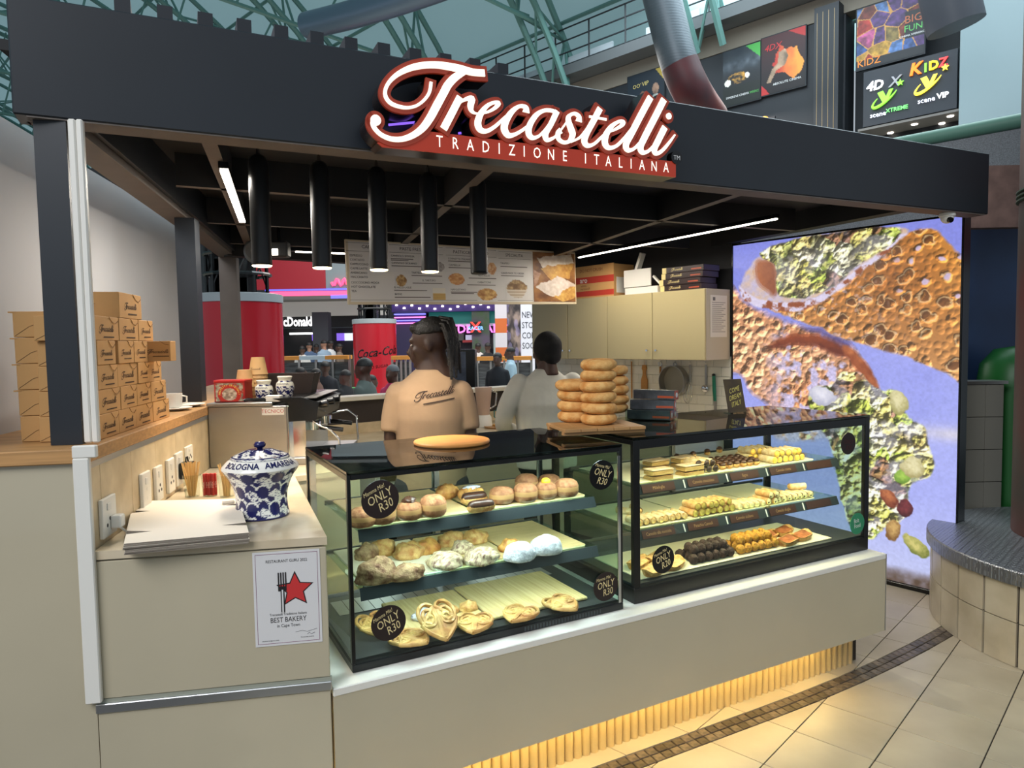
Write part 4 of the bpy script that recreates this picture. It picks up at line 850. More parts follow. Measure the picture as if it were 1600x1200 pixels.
def pal(x, y, lab, s=1., rot=(0, 0, 0), lift=0.):
    o = place(me_pal, 'palmier', lab, 'pastry', x, y, ZT3, 0, 'palmiers on the case floor', rot=rot, lift=lift); o.scale = (s, s, s)
pal(684, 990, 'big heart-shaped palmier leaning up in front', 1.30, (math.radians(42), 0, .1), .05); pal(742, 976, 'flat palmier just right of the leaning one', 1.2, (.12, 0, -.5), .004); pal(813, 962, 'flat palmier in the middle of the right board', 1.2, (.06, 0, -.9), .004); pal(876, 946, 'flat palmier at the right end of the right board', 1.2, (.1, 0, .3), .004); pal(640, 1000, 'palmier lying flat under the leaning one', 1.2, (0, 0, .5)); pal(584, 985, 'palmier behind the lower left price sticker', 1.1, (math.radians(20), 0, .2), .02)
place(crumbly(.036, .03, .026, [m_pale], 3), 'puff_pastry', 'pale round puff at the back left of the case floor', 'pastry', 702, 958, ZT3, group='round puffs on the case floor'); place(crumbly(.036, .03, .026, [m_pale], 5), 'puff_pastry', 'pale round puff at the back, right of its neighbour', 'pastry', 732, 952, ZT3, group='round puffs on the case floor'); place(crumbly(.045, .026, .03, [m_sug], 7, .2), 'cream_horn', 'sugared flaky horn behind the leaning palmier', 'pastry', 662, 966, ZT3)
# right case, top shelf
m_mille = MAT('layered_slice', (216, 186, 116), .7, col2=(150, 104, 56), vscale=30, stretch=(.6, .6, 12), bump=.5, bscale=80)
ZR1, ZR2, ZR3 = 1.0187, .8307, .6407
def slice_me(sd):
    random.seed(sd); g = MB(); 
    for k in range(4): g.box(-.055 + random.uniform(-.002, .002), .055, -.03, .03 + random.uniform(-.002, .002), .0105 * k, .0105 * k + (.0055 if k % 2 else .0105), b=.001)
    g.box(-.056, .056, -.031, .031, .040, .045, b=.002, mi=1); return mesh_of(g, [m_mille, MAT('sugared_sheet', (226, 206, 176), .7, col2=(176, 136, 96), vscale=18)], 30)
sl = slice_me(1)
for i, (x, y, lab) in enumerate(((1029, 748, 'layered cream slice at the near left end of the top shelf'), (1078, 741, 'layered cream slice beside the chocolate rolls'), (1025, 733, 'layered cream slice behind the near left one'), (1068, 728, 'layered cream slice behind the one by the rolls'))): place(sl, 'layered_slice', lab, 'cake slice', x, y, ZR1, .05 * i, 'layered cream slices')
g = MB(); g.ball((0, 0, .011), .0165, .0165, .012, 12, 7); g.ball((0, 0, .021), .0155, .0155, .0115, 12, 7, mi=1); me_big = mesh_of(g, [m_pale, m_choc], 80)
big = [(1058, 719), (1083, 715), (1105, 711), (1124, 707)]
for i, (x, y) in enumerate(big): place(me_big, 'cream_puff', 'chocolate-topped cream puff in the spaced row behind the layered slices', 'cream puff', x, y, ZR1, i, 'puffs in the spaced back row')
k = 0
for r in range(4):
    for c_ in range(6):
        p = K.atz(1128, 712, ZR1); x = 1.80 + c_ * .042 + (r % 2) * .02 + .0; y = .22 + r * .045
        o = inst(me_big, 'cream_puff', K, (x, y, ZR1 + random.uniform(0, .001)), random.uniform(0, 6)); tag(o, 'chocolate-topped cream puff in the dense heap between the rolls', 'cream puff', 'puffs heaped in the middle'); k += 1
def roll_me(shell, fill, r=.0165, ln=.088, dots=None):
    g = MB(); n = 9; pts = [(0, -ln / 2 + ln * i / (n - 1), r) for i in range(n)]; g.tube(pts, [r * (1.06 if i in (0, n - 1) else .94 + .05 * (i % 2)) for i in range(n)], 12, caps=False)
    g.ball((0, -ln / 2 + .002, r), r * .88, .009, r * .88, 12, 8, mi=1); g.ball((0, ln / 2 - .002, r), r * .88, .009, r * .88, 12, 8, mi=1)
    if dots is not None:
        random.seed(3)
        for q in range(14): a = random.uniform(0, 6.28); e = random.choice((-1, 1)); rr = random.uniform(0, r * .8); g.ball((rr * math.cos(a), e * (ln / 2 + .004), r + rr * math.sin(a)), .0026, nu=5, nv=4, mi=2)
    return mesh_of(g, [shell, fill] + ([dots] if dots is not None else []), 70)
m_shell = MAT('cannolo_shell', (206, 146, 80), .6, col2=(236, 206, 156), vscale=40, bump=.5, bscale=70); m_shells = MAT('sugared_shell', (240, 226, 190), .7, col2=(206, 160, 96), vscale=34, bump=.4, bscale=70)
m_ric = MAT('ricotta', (240, 226, 170), .6, var=.05); m_cus = MAT('custard', (230, 190, 84), .5); m_pis = MAT('pistachio_crumb', (170, 150, 66), .8, col2=(206, 180, 96), vscale=90, bump=.6, bscale=120); m_chc = MAT('choc_filling', (48, 30, 24), .5)
r_choc = roll_me(m_shells, m_chc); r_cus = roll_me(m_shells, m_cus, .017, .085); r_pis = roll_me(m_shell, m_pis); r_ric = roll_me(m_shells, m_ric, .015, .085); r_rim = roll_me(m_shell, m_ric, .016, .09, m_chc); r_chip = roll_me(m_shells, m_ric, .016, .085, m_chc); r_nut = roll_me(m_shells, MAT('nut_crumb', (206, 150, 84), .8, col2=(236, 206, 150), vscale=90, bump=.6, bscale=120), .0155, .085)
def rolls(me, lab, group, x0, y, z, n, dx, layers=1, rzr=.12):
    for L_ in range(layers):
        for i in range(n - L_):
            o = inst(me, 'cannolo', K, (x0 + (i + .5 * L_) * dx, y + random.uniform(-.004, .004), z + L_ * .027), random.uniform(-rzr, rzr)); tag(o, lab, 'cannolo', group)
rolls(r_choc, 'sugared roll with dark chocolate filling beside the layered slices', 'chocolate rolls on the top shelf', 1.625, .235, ZR1, 4, .036, 2)
rolls(r_cus, 'sugared roll with yellow custard filling at the right of the top shelf', 'custard rolls on the top shelf', 2.10, .235, ZR1, 6, .037, 2); rolls(r_cus, 'custard roll lying in the back row of the top shelf', 'custard rolls in the back row', 2.06, .34, ZR1, 5, .038, 2)
rolls(r_nut, 'nut-crumbed cannolo in the front row at the left of the middle shelf', 'nut-crumbed cannoli', 1.325, .24, ZR2, 8, .034); rolls(r_nut, 'nut-crumbed cannolo alone behind the front row', 'nut-crumbed cannoli behind', 1.40, .40, ZR2, 2, .06, 1, .8)
rolls(r_pis, 'pistachio cannolo piled in the middle of the middle shelf', 'pistachio cannoli', 1.62, .24, ZR2, 7, .036, 2); rolls(r_ric, 'white ricotta cannolo right of the pistachio pile', 'ricotta cannoli', 1.885, .232, ZR2, 5, .034)
rolls(r_rim, 'chocolate-dipped cannolo left of the chocolate chip row', 'chocolate-dipped cannoli', 2.065, .235, ZR2, 3, .036, 2); rolls(r_chip, 'chocolate chip cannolo in the right-hand row of the middle shelf', 'chocolate chip cannoli', 2.175, .235, ZR2, 6, .035)
o = inst(r_nut, 'cannolo', K, (2.33, .26, ZR2 + .03), 1.3); tag(o, 'single cannolo lying across the top of the chocolate chip row', 'cannolo')
# right case, floor: tarts, truffle balls, cocoa boats
def truffle(mat, sd):
    g = MB(); g.ball((0, 0, .021), .0215, nu=16, nv=10, fn=lambda d: 1 + .10 * noise3(d, 1.6, sd) + .06 * noise3(d, 3.1, sd)); return mesh_of(g, [mat], 30)
t_ch = truffle(MAT('chocolate_crumb', (66, 40, 30), .8, col2=(30, 18, 14), vscale=60, bump=.8, bscale=90), 1); t_nu = truffle(MAT('golden_nut_crumb', (206, 150, 46), .8, col2=(150, 96, 30), vscale=60, bump=.8, bscale=90), 2)
def balls(me, lab, group, x0, y0, n, m_):
    for r in range(m_):
        for i in range(n): tag(inst(me, 'truffle_ball', K, (x0 + i * .042 + (r % 2) * .02, y0 + r * .042, ZR3), random.uniform(0, 6)), lab, 'truffle', group)
    for r in range(max(1, m_ - 1)):
        for i in range(n - 1): tag(inst(me, 'truffle_ball', K, (x0 + .021 + i * .042 + (r % 2) * .01, y0 + .021 + r * .042, ZR3 + .032), random.uniform(0, 6)), lab, 'truffle', group)
balls(t_ch, 'dark chocolate truffle ball in the heap on the floor of the right case', 'chocolate truffle heap', 1.58, .165, 6, 3); balls(t_nu, 'golden nut truffle ball in the heap on the floor of the right case', 'golden nut truffle heap', 1.855, .165, 6, 3)
def boat(mat):
    g = MB(); n = 20; 
    vs = []; ring = [(.062, .034, 0.0), (.075, .042, .022), (.066, .036, .021), (.05, .026, .030), (.0, .0, .034)]
    for (a, b_, z) in ring:
        for k in range(n):
            t_ = 2 * math.pi * k / n; vs.append((a * math.copysign(abs(math.cos(t_)) ** .8, math.cos(t_)), b_ * math.sin(t_), z + (.004 * math.sin(3 * t_) if .02 < z < .033 else 0) + (.012 * abs(math.cos(t_)) ** 6 if z == .022 else 0)))
    fs = []
    for i in range(4): fs += [(i * n + k, i * n + (k + 1) % n, (i + 1) * n + (k + 1) % n, (i + 1) * n + k) for k in range(n)]
    g.add(vs, fs); g.mi = [0] * (2 * n) + [1] * (2 * n); return mesh_of(g, [m_pale, mat], 60)
b_coc = boat(MAT('cocoa_dust', (140, 74, 34), .9, col2=(176, 104, 56), vscale=40, bump=.5, bscale=80)); b_nut = boat(MAT('almond_top', (196, 140, 80), .8, col2=(232, 200, 140), vscale=50, bump=.6, bscale=70))
for i, (x, y, lab) in enumerate(((2.16, .17, 'cocoa-dusted pastry boat at the front, next to the golden balls'), (2.28, .19, 'cocoa-dusted pastry boat at the right front of the case floor'), (2.14, .27, 'cocoa-dusted pastry boat at the back, next to the golden balls'), (2.27, .29, 'cocoa-dusted pastry boat at the right back of the case floor'))): tag(inst(b_coc, 'pastry_boat', K, (x, y, ZR3), .3), lab, 'pastry', 'cocoa pastry boats')
for i, (x, y, lab) in enumerate(((1.36, .16, 'almond pastry boat right behind the round black price sticker'), (1.48, .175, 'almond pastry boat in front, beside the chocolate balls'), (1.36, .26, 'almond pastry boat at the back left of the case floor'), (1.47, .275, 'almond pastry boat at the back, beside the chocolate balls'))): tag(inst(b_nut, 'pastry_boat', K, (x, y, ZR3), .5), lab, 'pastry', 'almond pastry boats')

# ================================================================ on top of the cases
p = K.atz(706, 692, 1.208); g = MB(); g.lathe([(.146, 0), (.15, .004), (.15, .010), (.147, .013), (0, .0135)], 48, closed_top=False)
o = g.build('round_board', MAT('round_wood', (206, 146, 78), .45, col2=(190, 126, 62), vscale=6, stretch=(1, 6, 1)), smooth=40); put(o, K, p[0], p[1], 1.2075); tag(o, 'round wooden board lying on top of the left case', 'board')
p0 = K.atz(856, 667, 1.225); p1 = K.atz(975, 664, 1.225)
bd = thing('ring_board', 'rectangular wooden board under the stacks of sugared rings', 'board', K, 1.20, .35, 1.2245, rz=math.radians(-14))
g = MB()
for k in range(5): MB().box(-.17 + k * .07, -.102 + k * .07, -.13, .13, .012, .026, b=.002).build('slat', m_oak, bd)
for y in (-.10, .10): MB().box(-.17, .18, y - .015, y + .015, 0, .012).build('runner', m_oak, bd)
def ring_me():
    g = MB(); n, k_ = 30, 12; vs = []; fs = []
    for i in range(n):
        a = 2 * math.pi * i / n
        for j in range(k_):
            b_ = 2 * math.pi * j / k_; R_ = .048 + .0295 * math.cos(b_) + .0015 * math.sin(a * 3 + j); vs.append((R_ * math.cos(a), R_ * math.sin(a), .0235 + .0235 * math.sin(b_) * (1 if math.sin(b_) > 0 else 1)))
    for i in range(n):
        for j in range(k_): fs.append((i * k_ + j, ((i + 1) % n) * k_ + j, ((i + 1) % n) * k_ + (j + 1) % k_, i * k_ + (j + 1) % k_))
    g.add(vs, fs); return mesh_of(g, [MAT('sugared_ring', (196, 130, 58), .8, col2=(226, 180, 112), vscale=26, bump=.35, bscale=150)], 80)
me_ring = ring_me()
def ringstack(px, py, n, z0, lab, nm):
    p = K.atz(px, py, z0)
    for i in range(n):
        tag(inst(me_ring, 'sugared_ring', K, (p[0] + random.uniform(-.004, .004), p[1] + random.uniform(-.004, .004), z0 + i * .0455), random.uniform(0, 6), rot=(random.uniform(-.05, .05), random.uniform(-.05, .05), random.uniform(0, 6))), f'sugared dough ring, {nm[i]} of the {lab}', 'dough ring', lab)
nth = ['lowest', 'second from the bottom', 'third from the bottom', 'fourth from the bottom', 'fifth from the bottom', 'sixth from the bottom', 'topmost']
ringstack(897, 658, 4, 1.2512, 'left stack of rings', nth[:3] + ['topmost']); ringstack(936, 662, 6, 1.2512, 'tall front stack of rings', nth[:5] + ['topmost']); ringstack(958, 645, 5, 1.2512, 'right back stack of rings', nth[:4] + ['topmost'])
# imported biscuit packets in an acrylic holder
p = K.atz(1018, 655, 1.225); hd = thing('acrylic_holder', 'clear acrylic holder under the long dark biscuit packets', 'holder', K, p[0], p[1], 1.2245, rz=math.radians(-56))
for a in ((-.11, .11, -.06, .06, 0, .003), (-.11, .11, -.06, -.057, .003, .05), (-.11, -.107, -.06, .06, .003, .05), (.107, .11, -.06, .06, .003, .05)): MB().box(*a).build('wall', m_glass, hd)
m_pk = MAT('packet_dark', (38, 44, 50), .35, col2=(78, 84, 88), vscale=14); m_pko = MAT('packet_orange', (176, 78, 46), .4); hf = Frame(*K.w(p[0], p[1])[:2], math.degrees(K.rz) - 56)
for i, (x, y, z, r_, lab) in enumerate(((-.0, -.03, .004, 0, 'dark biscuit packet with orange ends, lower front'), (.0, .03, .004, 0, 'dark biscuit packet with orange ends, lower back'), (.01, -.012, .05, .1, 'dark biscuit packet with orange ends, in the middle of the pile'), (.015, .015, .096, -.12, 'dark biscuit packet with orange ends, on top of the pile'))):
    t = thing('biscuit_packet', lab, 'packet', hf, x, y, 1.2245 + z, rz=r_, group='biscuit packets'); MB().box(-.104, .104, -.022, .022, 0, .044, b=.002).build('carton', m_pk, t); MB().box(.104, .1055, -.021, .021, .001, .043).build('end_flap', m_pko, t); MB().box(.02, .1, -.0228, -.022, .008, .018).build('side_stripe', m_pko, t)
    g = MB(); g.T = Matrix.Translation((.1058, 0, .022)) @ Matrix.Rotation(math.pi / 2, 4, 'Y'); g.lathe([(.012, 0), (.012, .0006)], 16); g.build('round_mark', m_stkw, t)
# leaflet stand
p = K.atz(1190, 640, 1.225); t = thing('leaflet_stand', 'small upright leaflet holder reading COME DREAM ITALY on the right case', 'leaflet stand', K, 2.19, .52, 1.2245, rz=math.radians(-6))
MB().box(-.055, .055, -.03, .03, 0, .004).build('foot', m_glass, t); s_ = MB(); s_.add([(-.055, -.012, .004), (.055, -.012, .004), (.055, .03, .17), (-.055, .03, .17), (-.055, -.008, .004), (.055, -.008, .004), (.055, .034, .17), (-.055, .034, .17)], [(0, 1, 2, 3), (7, 6, 5, 4), (0, 3, 7, 4), (1, 5, 6, 2), (3, 2, 6, 7), (0, 4, 5, 1)]); lf = s_.build('leaflet', MAT('leaflet_print', (62, 48, 36), .4, col2=(96, 78, 44), vscale=14), t)
g = MB()
for i, tx in enumerate(('COME', 'DREAM', 'ITALY')):
    zc = .115 - i * .034; g.text(tx, .034, (lambda zc: lambda x, y, z: (x, -.0135 + (zc + y + x * .25) * .253, zc + y + x * .25))(zc), sx=.7, shear=.2)
g.build('leaflet_lettering', MAT('leaflet_yellow', (232, 214, 110), .5), lf)
# ================================================================ cardboard cake boxes on the ledge
m_kraft = MAT('kraft_card', (198, 152, 96), .8, var=.05, vscale=6); m_kraftd = MAT('kraft_print', (64, 40, 24), .8); m_kraftl = MAT('kraft_swirl', (140, 100, 56), .8)
def cake_box(lab, x0, x1, y0, y1, z0, h=.0745, rz=0., face='x', grp='cardboard cake boxes', lid=False, front=False):
    t = thing('cake_box', lab, 'box', L, x0, y0, z0, rz=rz, group=grp); W_, D_ = x1 - x0, y1 - y0
    MB().box(0, W_, 0, D_, 0, h, b=.0015).build('carton', m_kraft, t)
    if lid: MB().box(-.012, .01, .0, D_, h - .004, h).build('lid_flap', m_kraft, t)
    if face == 'x':
        small_logo('logo_print', min(.12, D_ * .66), m_kraftd, t, (W_ + .0008, D_ * .48, h * .47), (0, 0, math.pi / 2), step=4)
        g = MB(); g.tube([(W_ + .0005, D_ * .60, h), (W_ + .0005, D_ * .72, h * .8), (W_ + .0005, D_ * .86, h * .72), (W_ + .0005, D_ * .98, h * .86)], .0016, 4, sx=.3); g.build('swirl_print', m_kraftl, t)
        g = MB(); g.tube([(.004, -.0004, h * .05), (.35 * W_, -.0004, h * .42), (.6 * W_, -.0004, h * .55)], .0006, 4); g.build('fold_line', m_kraftd, t)
    else:
        small_logo('logo_print', .078, m_kraftd, t, (W_ * .5, -.0008, h * .47), (0, 0, 0), step=4)
        g = MB(); g.tube([(W_ * .6, -.0005, h), (W_ * .78, -.0005, h * .84), (W_ * .96, -.0005, h * .8)], .0016, 4, sx=.3); g.build('swirl_print', m_kraftl, t)
    return t
rows = [('bottom row', 1.326, [.171, .333, .496, .676, .875], 0), ('second row', 1.4015, [.178, .36, .512, .66, .84], 0), ('third row', 1.477, [.183, .345, .53, .648, .795], 0), ('fourth row', 1.5525, [.186, .341, .36, .50, .64], 0), ('fifth row', 1.628, [.172, .373, .555, .712], 0)]
nt_ = ['nearest', 'second', 'third', 'farthest']
for nm, z, e, _ in rows:
    pr_ = list(zip(e[:-1], e[1:]));
    if nm == 'fourth row': pr_ = [(.186, .335), (.355, .50), (.50, .64)]
    for i, (a, b_) in enumerate(pr_):
        w_ = nt_[i] if i < len(pr_) - 1 else 'farthest'
        cake_box(f'brown cardboard cake box with script logo, {w_} in the {nm} of the ledge stack', -.185, -.02 + random.uniform(-.002, .002), a + .001, b_ - .001, z, grp='cake boxes stacked on the ledge')
cake_box('brown cardboard cake box turned to face front at the end of the fourth row', -.03, .058, .645, .715, 1.5525, face='f', grp='cake boxes stacked on the ledge')
cake_box('brown cardboard cake box alone on the very top of the ledge stack', -.20, -.02, .385, .60, 1.7035, h=.085, grp='cake boxes stacked on the ledge')
for i in range(5):
    cake_box(f'plain cardboard box left of the near post, {["bottom one", "second from the bottom", "middle one", "fourth from the bottom", "top one"][i]} of five', -.252 + .004 * (4 - i) * .3, -.125, .2, .36, 1.326 + i * .0785, h=.077, grp='boxes stacked left of the near post', lid=i > 0)
# cups and saucer beyond the boxes
cp_ = thing('coffee_cup', 'white coffee cup on a saucer at the far end of the ledge', 'cup', L, -.085, 1.17, 1.3255)
MB().lathe([(.02, .012), (.033, .016), (.036, .05), (.037, .075), (.034, .075), (.032, .02), (0, .018)], 24, closed_top=False).build('bowl', m_white, cp_, smooth=50); MB().tube([(.034, 0, .065), (.055, 0, .06), (.055, 0, .035), (.034, 0, .028)], .004, 8).build('ear', m_white, cp_, smooth=60)
o = MB().lathe([(.03, 0), (.05, .004), (.075, .012), (.074, .014), (.03, .006), (0, .005)], 28, closed_top=False).build('saucer', m_white, smooth=50); put(o, L, -.085, 1.17, 1.3255); tag(o, 'white saucer under the coffee cup on the ledge', 'saucer')
o = MB().lathe([(.03, 0), (.05, .004), (.075, .012), (.074, .014), (.03, .006), (0, .005)], 28, closed_top=False).build('saucer', m_white, smooth=50); put(o, L, -.075, 1.36, 1.3255); tag(o, 'empty white saucer beside the cup on the ledge', 'saucer')

# ================================================================ wall sockets
m_sock = MAT('socket_white', (232, 228, 218), .35); m_hole = MAT('socket_hole', (40, 36, 34), .6)
soc = [(.05, .155, 1.05, 1.165, 'double wall socket nearest the front with a white plug'), (.394, .479, 1.05, 1.178, 'wall switch plate, second from the front'), (.539, .612, 1.05, 1.175, 'wall socket plate, third from the front'), (.683, .762, 1.05, 1.178, 'wall socket plate, fourth from the front'), (.79, .88, 1.055, 1.185, 'wall socket plate with a black adapter'), (.94, 1.03, 1.12, 1.19, 'wall switch plate farthest from the front')]
for i, (a, b_, c, d, lab) in enumerate(soc):
    t = thing('wall_socket', lab, 'socket', L, .0105, a, c, group='white wall sockets'); MB().box(0, .012, 0, b_ - a, 0, d - c, b=.003, seg=2).build('plate', m_sock, t)
    w, h = b_ - a, d - c
    for (fy, fz) in ((.3, .3), (.7, .3), (.5, .45)) if i != 1 else ((.5, .3), (.5, .55), (.5, .75)):
        g = MB(); g.cyl((.0118, fy * w, fz * h), (.0124, fy * w, fz * h), .006, n=10); g.build('socket_hole', m_hole if i != 1 else m_white, t)
    MB().box(.012, .015, .3 * w, .55 * w, .68 * h, .86 * h, b=.001).build('rocker', m_white, t)
pg = thing('white_plug', 'white plug with a short cable in the nearest socket', 'plug', L, .0228, .118, 1.085); MB().box(0, .03, -.018, .018, -.016, .022, b=.005, seg=2).build('body', m_white, pg); MB().tube([(.02, .0, -.016), (.035, .01, -.035), (.05, .03, -.047), (.06, .10, -.05)], .0035, 8).build('cable', m_white, pg, smooth=60)
pg = thing('black_adapter', 'black adapter hanging from the fifth socket', 'adapter', L, .0228, .835, 1.10); MB().box(0, .05, -.03, .03, -.02, .045, b=.006, seg=2).build('body', m_blk, pg); MB().tube([(.025, -.018, .045), (.025, -.01, .065), (.025, .01, .065), (.025, .018, .045)], .003, 8).build('loop', m_blk, pg)

# ================================================================ flat box blanks
m_blank = MAT('white_card', (230, 220, 204), .6); m_bedge = MAT('card_edge', (128, 118, 106), .8)
Q_ = [WF.atz(*p, 1.065) for p in ((207, 783), (372, 779), (388, 832), (192, 850))]
for i in range(7):
    z = 1.033 + i * .0046; dx = random.uniform(-.004, .004); c = [(p[0] + dx, p[1] + random.uniform(-.003, .003)) for p in Q_]
    t0 = np.array(c); ctr = t0.mean(0); tl, tr, br, bl = t0
    def cut(a, b_, f_, d_):  # V notch on the side a->b
        n = ctr - (a + b_) / 2; n /= np.linalg.norm(n); m1 = a + (b_ - a) * (f_ - .035); m2 = a + (b_ - a) * f_ + n * d_; m3 = a + (b_ - a) * (f_ + .035); return [tuple(m1), tuple(m2), tuple(m3)]
    poly = [tuple(bl)] + [tuple(br)] + cut(br, tr, .22, .07) + cut(br, tr, .80, .06) + [tuple(tr), tuple(tl)] + cut(tl, bl, .30, .06) + cut(tl, bl, .78, .07)
    g = MB(); g.prism([(x - ctr[0], y - ctr[1]) for x, y in poly], 0, .004, mi=1); g.mi[1] = 0
    o = g.build('box_blank', [m_blank, m_bedge]); o.location = (ctr[0], ctr[1], z); tag(o, f'flat white cake box blank on the side counter, {["bottom", "second from bottom", "third from bottom", "middle", "third from top", "second from top", "topmost"][i]} sheet of the pile', 'box blank', 'flat box blanks')
o = MB().box(-.02, .02, -.012, .012, 0, .012, b=.004, seg=2).build('folded_tab', m_blank); p = WF.atz(357, 786, 1.066); o.location = (p[0], p[1], 1.0655); o.rotation_euler = (0, 0, .4); tag(o, 'small folded white paper tab on the pile of blanks', 'paper tab')

# ================================================================ blue and white ceramic jar
def majolica(name, prof, n, nz, parent=None, scale=1.):
    pr_ = spline([(r, z) for r, z in prof], 8); ln = np.concatenate([[0], np.cumsum(np.hypot(*np.diff(pr_, axis=0).T))]); t_ = np.linspace(0, ln[-1], nz); R_ = np.interp(t_, ln, pr_[:, 0]); Z_ = np.interp(t_, ln, pr_[:, 1])
    a = np.linspace(0, 2 * math.pi, n, endpoint=False); A2, T2 = np.meshgrid(a, t_); RR = np.interp(T2, t_, R_); ZZ = np.interp(T2, t_, Z_)
    vs = np.stack([RR * np.cos(A2), RR * np.sin(A2), ZZ], -1).reshape(-1, 3); i = np.arange(n * nz).reshape(nz, n); fs = np.stack([i[:-1], np.roll(i[:-1], -1, 1), np.roll(i[1:], -1, 1), i[1:]], -1).reshape(-1, 4)
    u = A2 * .105; v = T2 / scale; navy, white = C3((32, 34, 86)), C3((232, 230, 222))
    img = np.broadcast_to(white, u.shape + (3,)).copy(); cr_ = A2 / (2 * math.pi) * 14
    s = fbm(cr_ * 3.2, v * 95, 8, 2); img = mixc(img, navy, ((np.abs(s - .5) < .03) * 1.) * .9); s2 = fbm(cr_ * 5.1 + 9, v * 150, 18, 2); img = mixc(img, navy, (np.abs(s2 - .5) < .022) * .8)
    for k in range(7):
        for row, vc in ((0, .052), (1, .112), (2, .165)):
            ac = (k + .5 * row) / 7 * 2 * math.pi; d = (A2 - ac + math.pi) % (2 * math.pi) - math.pi; x = d * .10; y = v - vc; r = np.hypot(x, y)
            img = np.where((r < .0285)[..., None], white, img); img = np.where((r < .0225 + .0014 * np.sin(np.arctan2(y, x) * 18))[..., None], navy, img)
            for sx, sy, th in ((.037, .016, .9), (-.037, .016, 2.2), (.03, -.026, -.5)):
                X = (x - sx) * math.cos(th) + (y - sy) * math.sin(th); Y = -(x - sx) * math.sin(th) + (y - sy) * math.cos(th); m = (np.abs(Y) < .009 * (1 - (X / .022) ** 2)) & (np.abs(X) < .022); img = np.where(m[..., None], navy, img)
    return vs, fs, img, v, ZZ, RR
jp = [(.07, 0), (.086, .0), (.088, .008), (.084, .03), (.082, .06), (.088, .095), (.102, .13), (.119, .155), (.124, .165)]
vs, fs, img, v, ZZ, RR = majolica('jar', jp, 150, 96)
img = np.where((ZZ < .007)[..., None], C3((32, 34, 86)), img)
jr = thing('ceramic_jar', 'big blue and white painted ceramic jar with a lid on the side counter', 'jar', L, .415, .32, 1.0325)
m_cer = PAINT('glazed_ceramic', rough=.12)
painted_mesh('body', vs, fs, img.reshape(-1, 3), m_cer, jr, True)
rim = [(.124, .165), (.121, .172), (.104, .190), (.092, .196)]; g = MB(); g.lathe(rim, 80, closed_bot=False, closed_top=False); g.build('shoulder', MAT('jar_white', (236, 234, 226), .12), jr, smooth=60)
g = MB()
for wd_, ac in (('BOLOGNA', -2.0), ('AMARENA', -.75)):
    g.text(wd_, .03, lambda x, y, z, ac=ac: ((.1125 - y * .72) * math.cos(ac + x / .112), (.1125 - y * .72) * math.sin(ac + x / .112), .1825 + y * .78 + .001), sx=.85, bold=.02)
g.build('band_lettering', MAT('navy_glaze', (32, 34, 86), .2), jr)
vs, fs, img, v, ZZ, RR = majolica('lid', [(.094, .0), (.092, .006), (.075, .014), (.05, .024), (.034, .029), (.0, .030)], 110, 50)
img = np.where(((RR < .036) | (np.abs(RR - .088) < .003))[..., None], C3((32, 34, 86)), img); ld = painted_mesh('lid', vs, fs, img.reshape(-1, 3), m_cer, jr, True); ld.location = (0, 0, .196)
MB().lathe([(.008, .028), (.009, .034), (.018, .038), (.02, .045), (.015, .053), (0, .055)], 20, closed_top=False).build('knob', MATS['navy_glaze'], ld, smooth=60)

# ================================================================ stirrers and sachets in clear cups
m_cup = GLASS('cup_plastic', (246, 248, 246), 1.3); m_stir = MAT('birch_stick', (222, 182, 118), .7, var=.1, vscale=20); m_sach = MAT('red_sachet', (196, 46, 44), .5, var=.1); m_sacht = MAT('sachet_print', (240, 200, 190), .6)
cups = [(.098, .70, 'clear cup holding tall wooden stirrers, nearest the wall'), (.165, .69, 'clear cup holding red sugar sachets'), (.232, .66, 'clear cup holding wooden stirrers beside the ceramic jar')]
for i, (x, y, lab) in enumerate(cups):
    o = MB().lathe([(.026, 0), (.032, .085), (.031, .085), (.025, .002), (0, .002)], 20, closed_top=False).build('clear_cup', m_cup, smooth=40); put(o, L, x, y, 1.0325); tag(o, lab, 'cup', 'clear plastic cups')
    if i == 1:
        for k in range(6):
            t = thing('sugar_sachet', 'slim red sugar sachet standing in the middle clear cup', 'sachet', L, x - .019 + k * .0076, y - .004 + (k % 2) * .008, 1.0355, rz=.3 * (k % 3), group='red sugar sachets'); MB().box(-.0045, .0045, -.0045, .0045, 0, .085, b=.002).build('packet', m_sach, t)
            g = MB(); g.text('sugar', .012, lambda a, b2, c: (b2, -.0052, .042 + a)); g.build('packet_print', m_sacht, t)
    else:
        for k in range(18 if i == 0 else 14):
            a = k * 2.4; r0 = .012 * math.sqrt((k % 6) / 6); r1 = .034 * math.sqrt((k + 1) / 18); h = .128 if i == 0 else .112 + .012 * (k % 3 == 0)
            g = MB(); g.tube([(r0 * math.cos(a), r0 * math.sin(a), 0), (r1 * math.cos(a), r1 * math.sin(a), h)], .0022, 4, sx=1.3, sy=.5); o = g.build('wooden_stirrer', m_stir); put(o, L, x, y, 1.0355); tag(o, ('wooden stirrer in the cup nearest the wall' if i == 0 else 'wooden stirrer in the cup beside the ceramic jar'), 'stirrer', 'stirrers nearest the wall' if i == 0 else 'stirrers beside the jar')

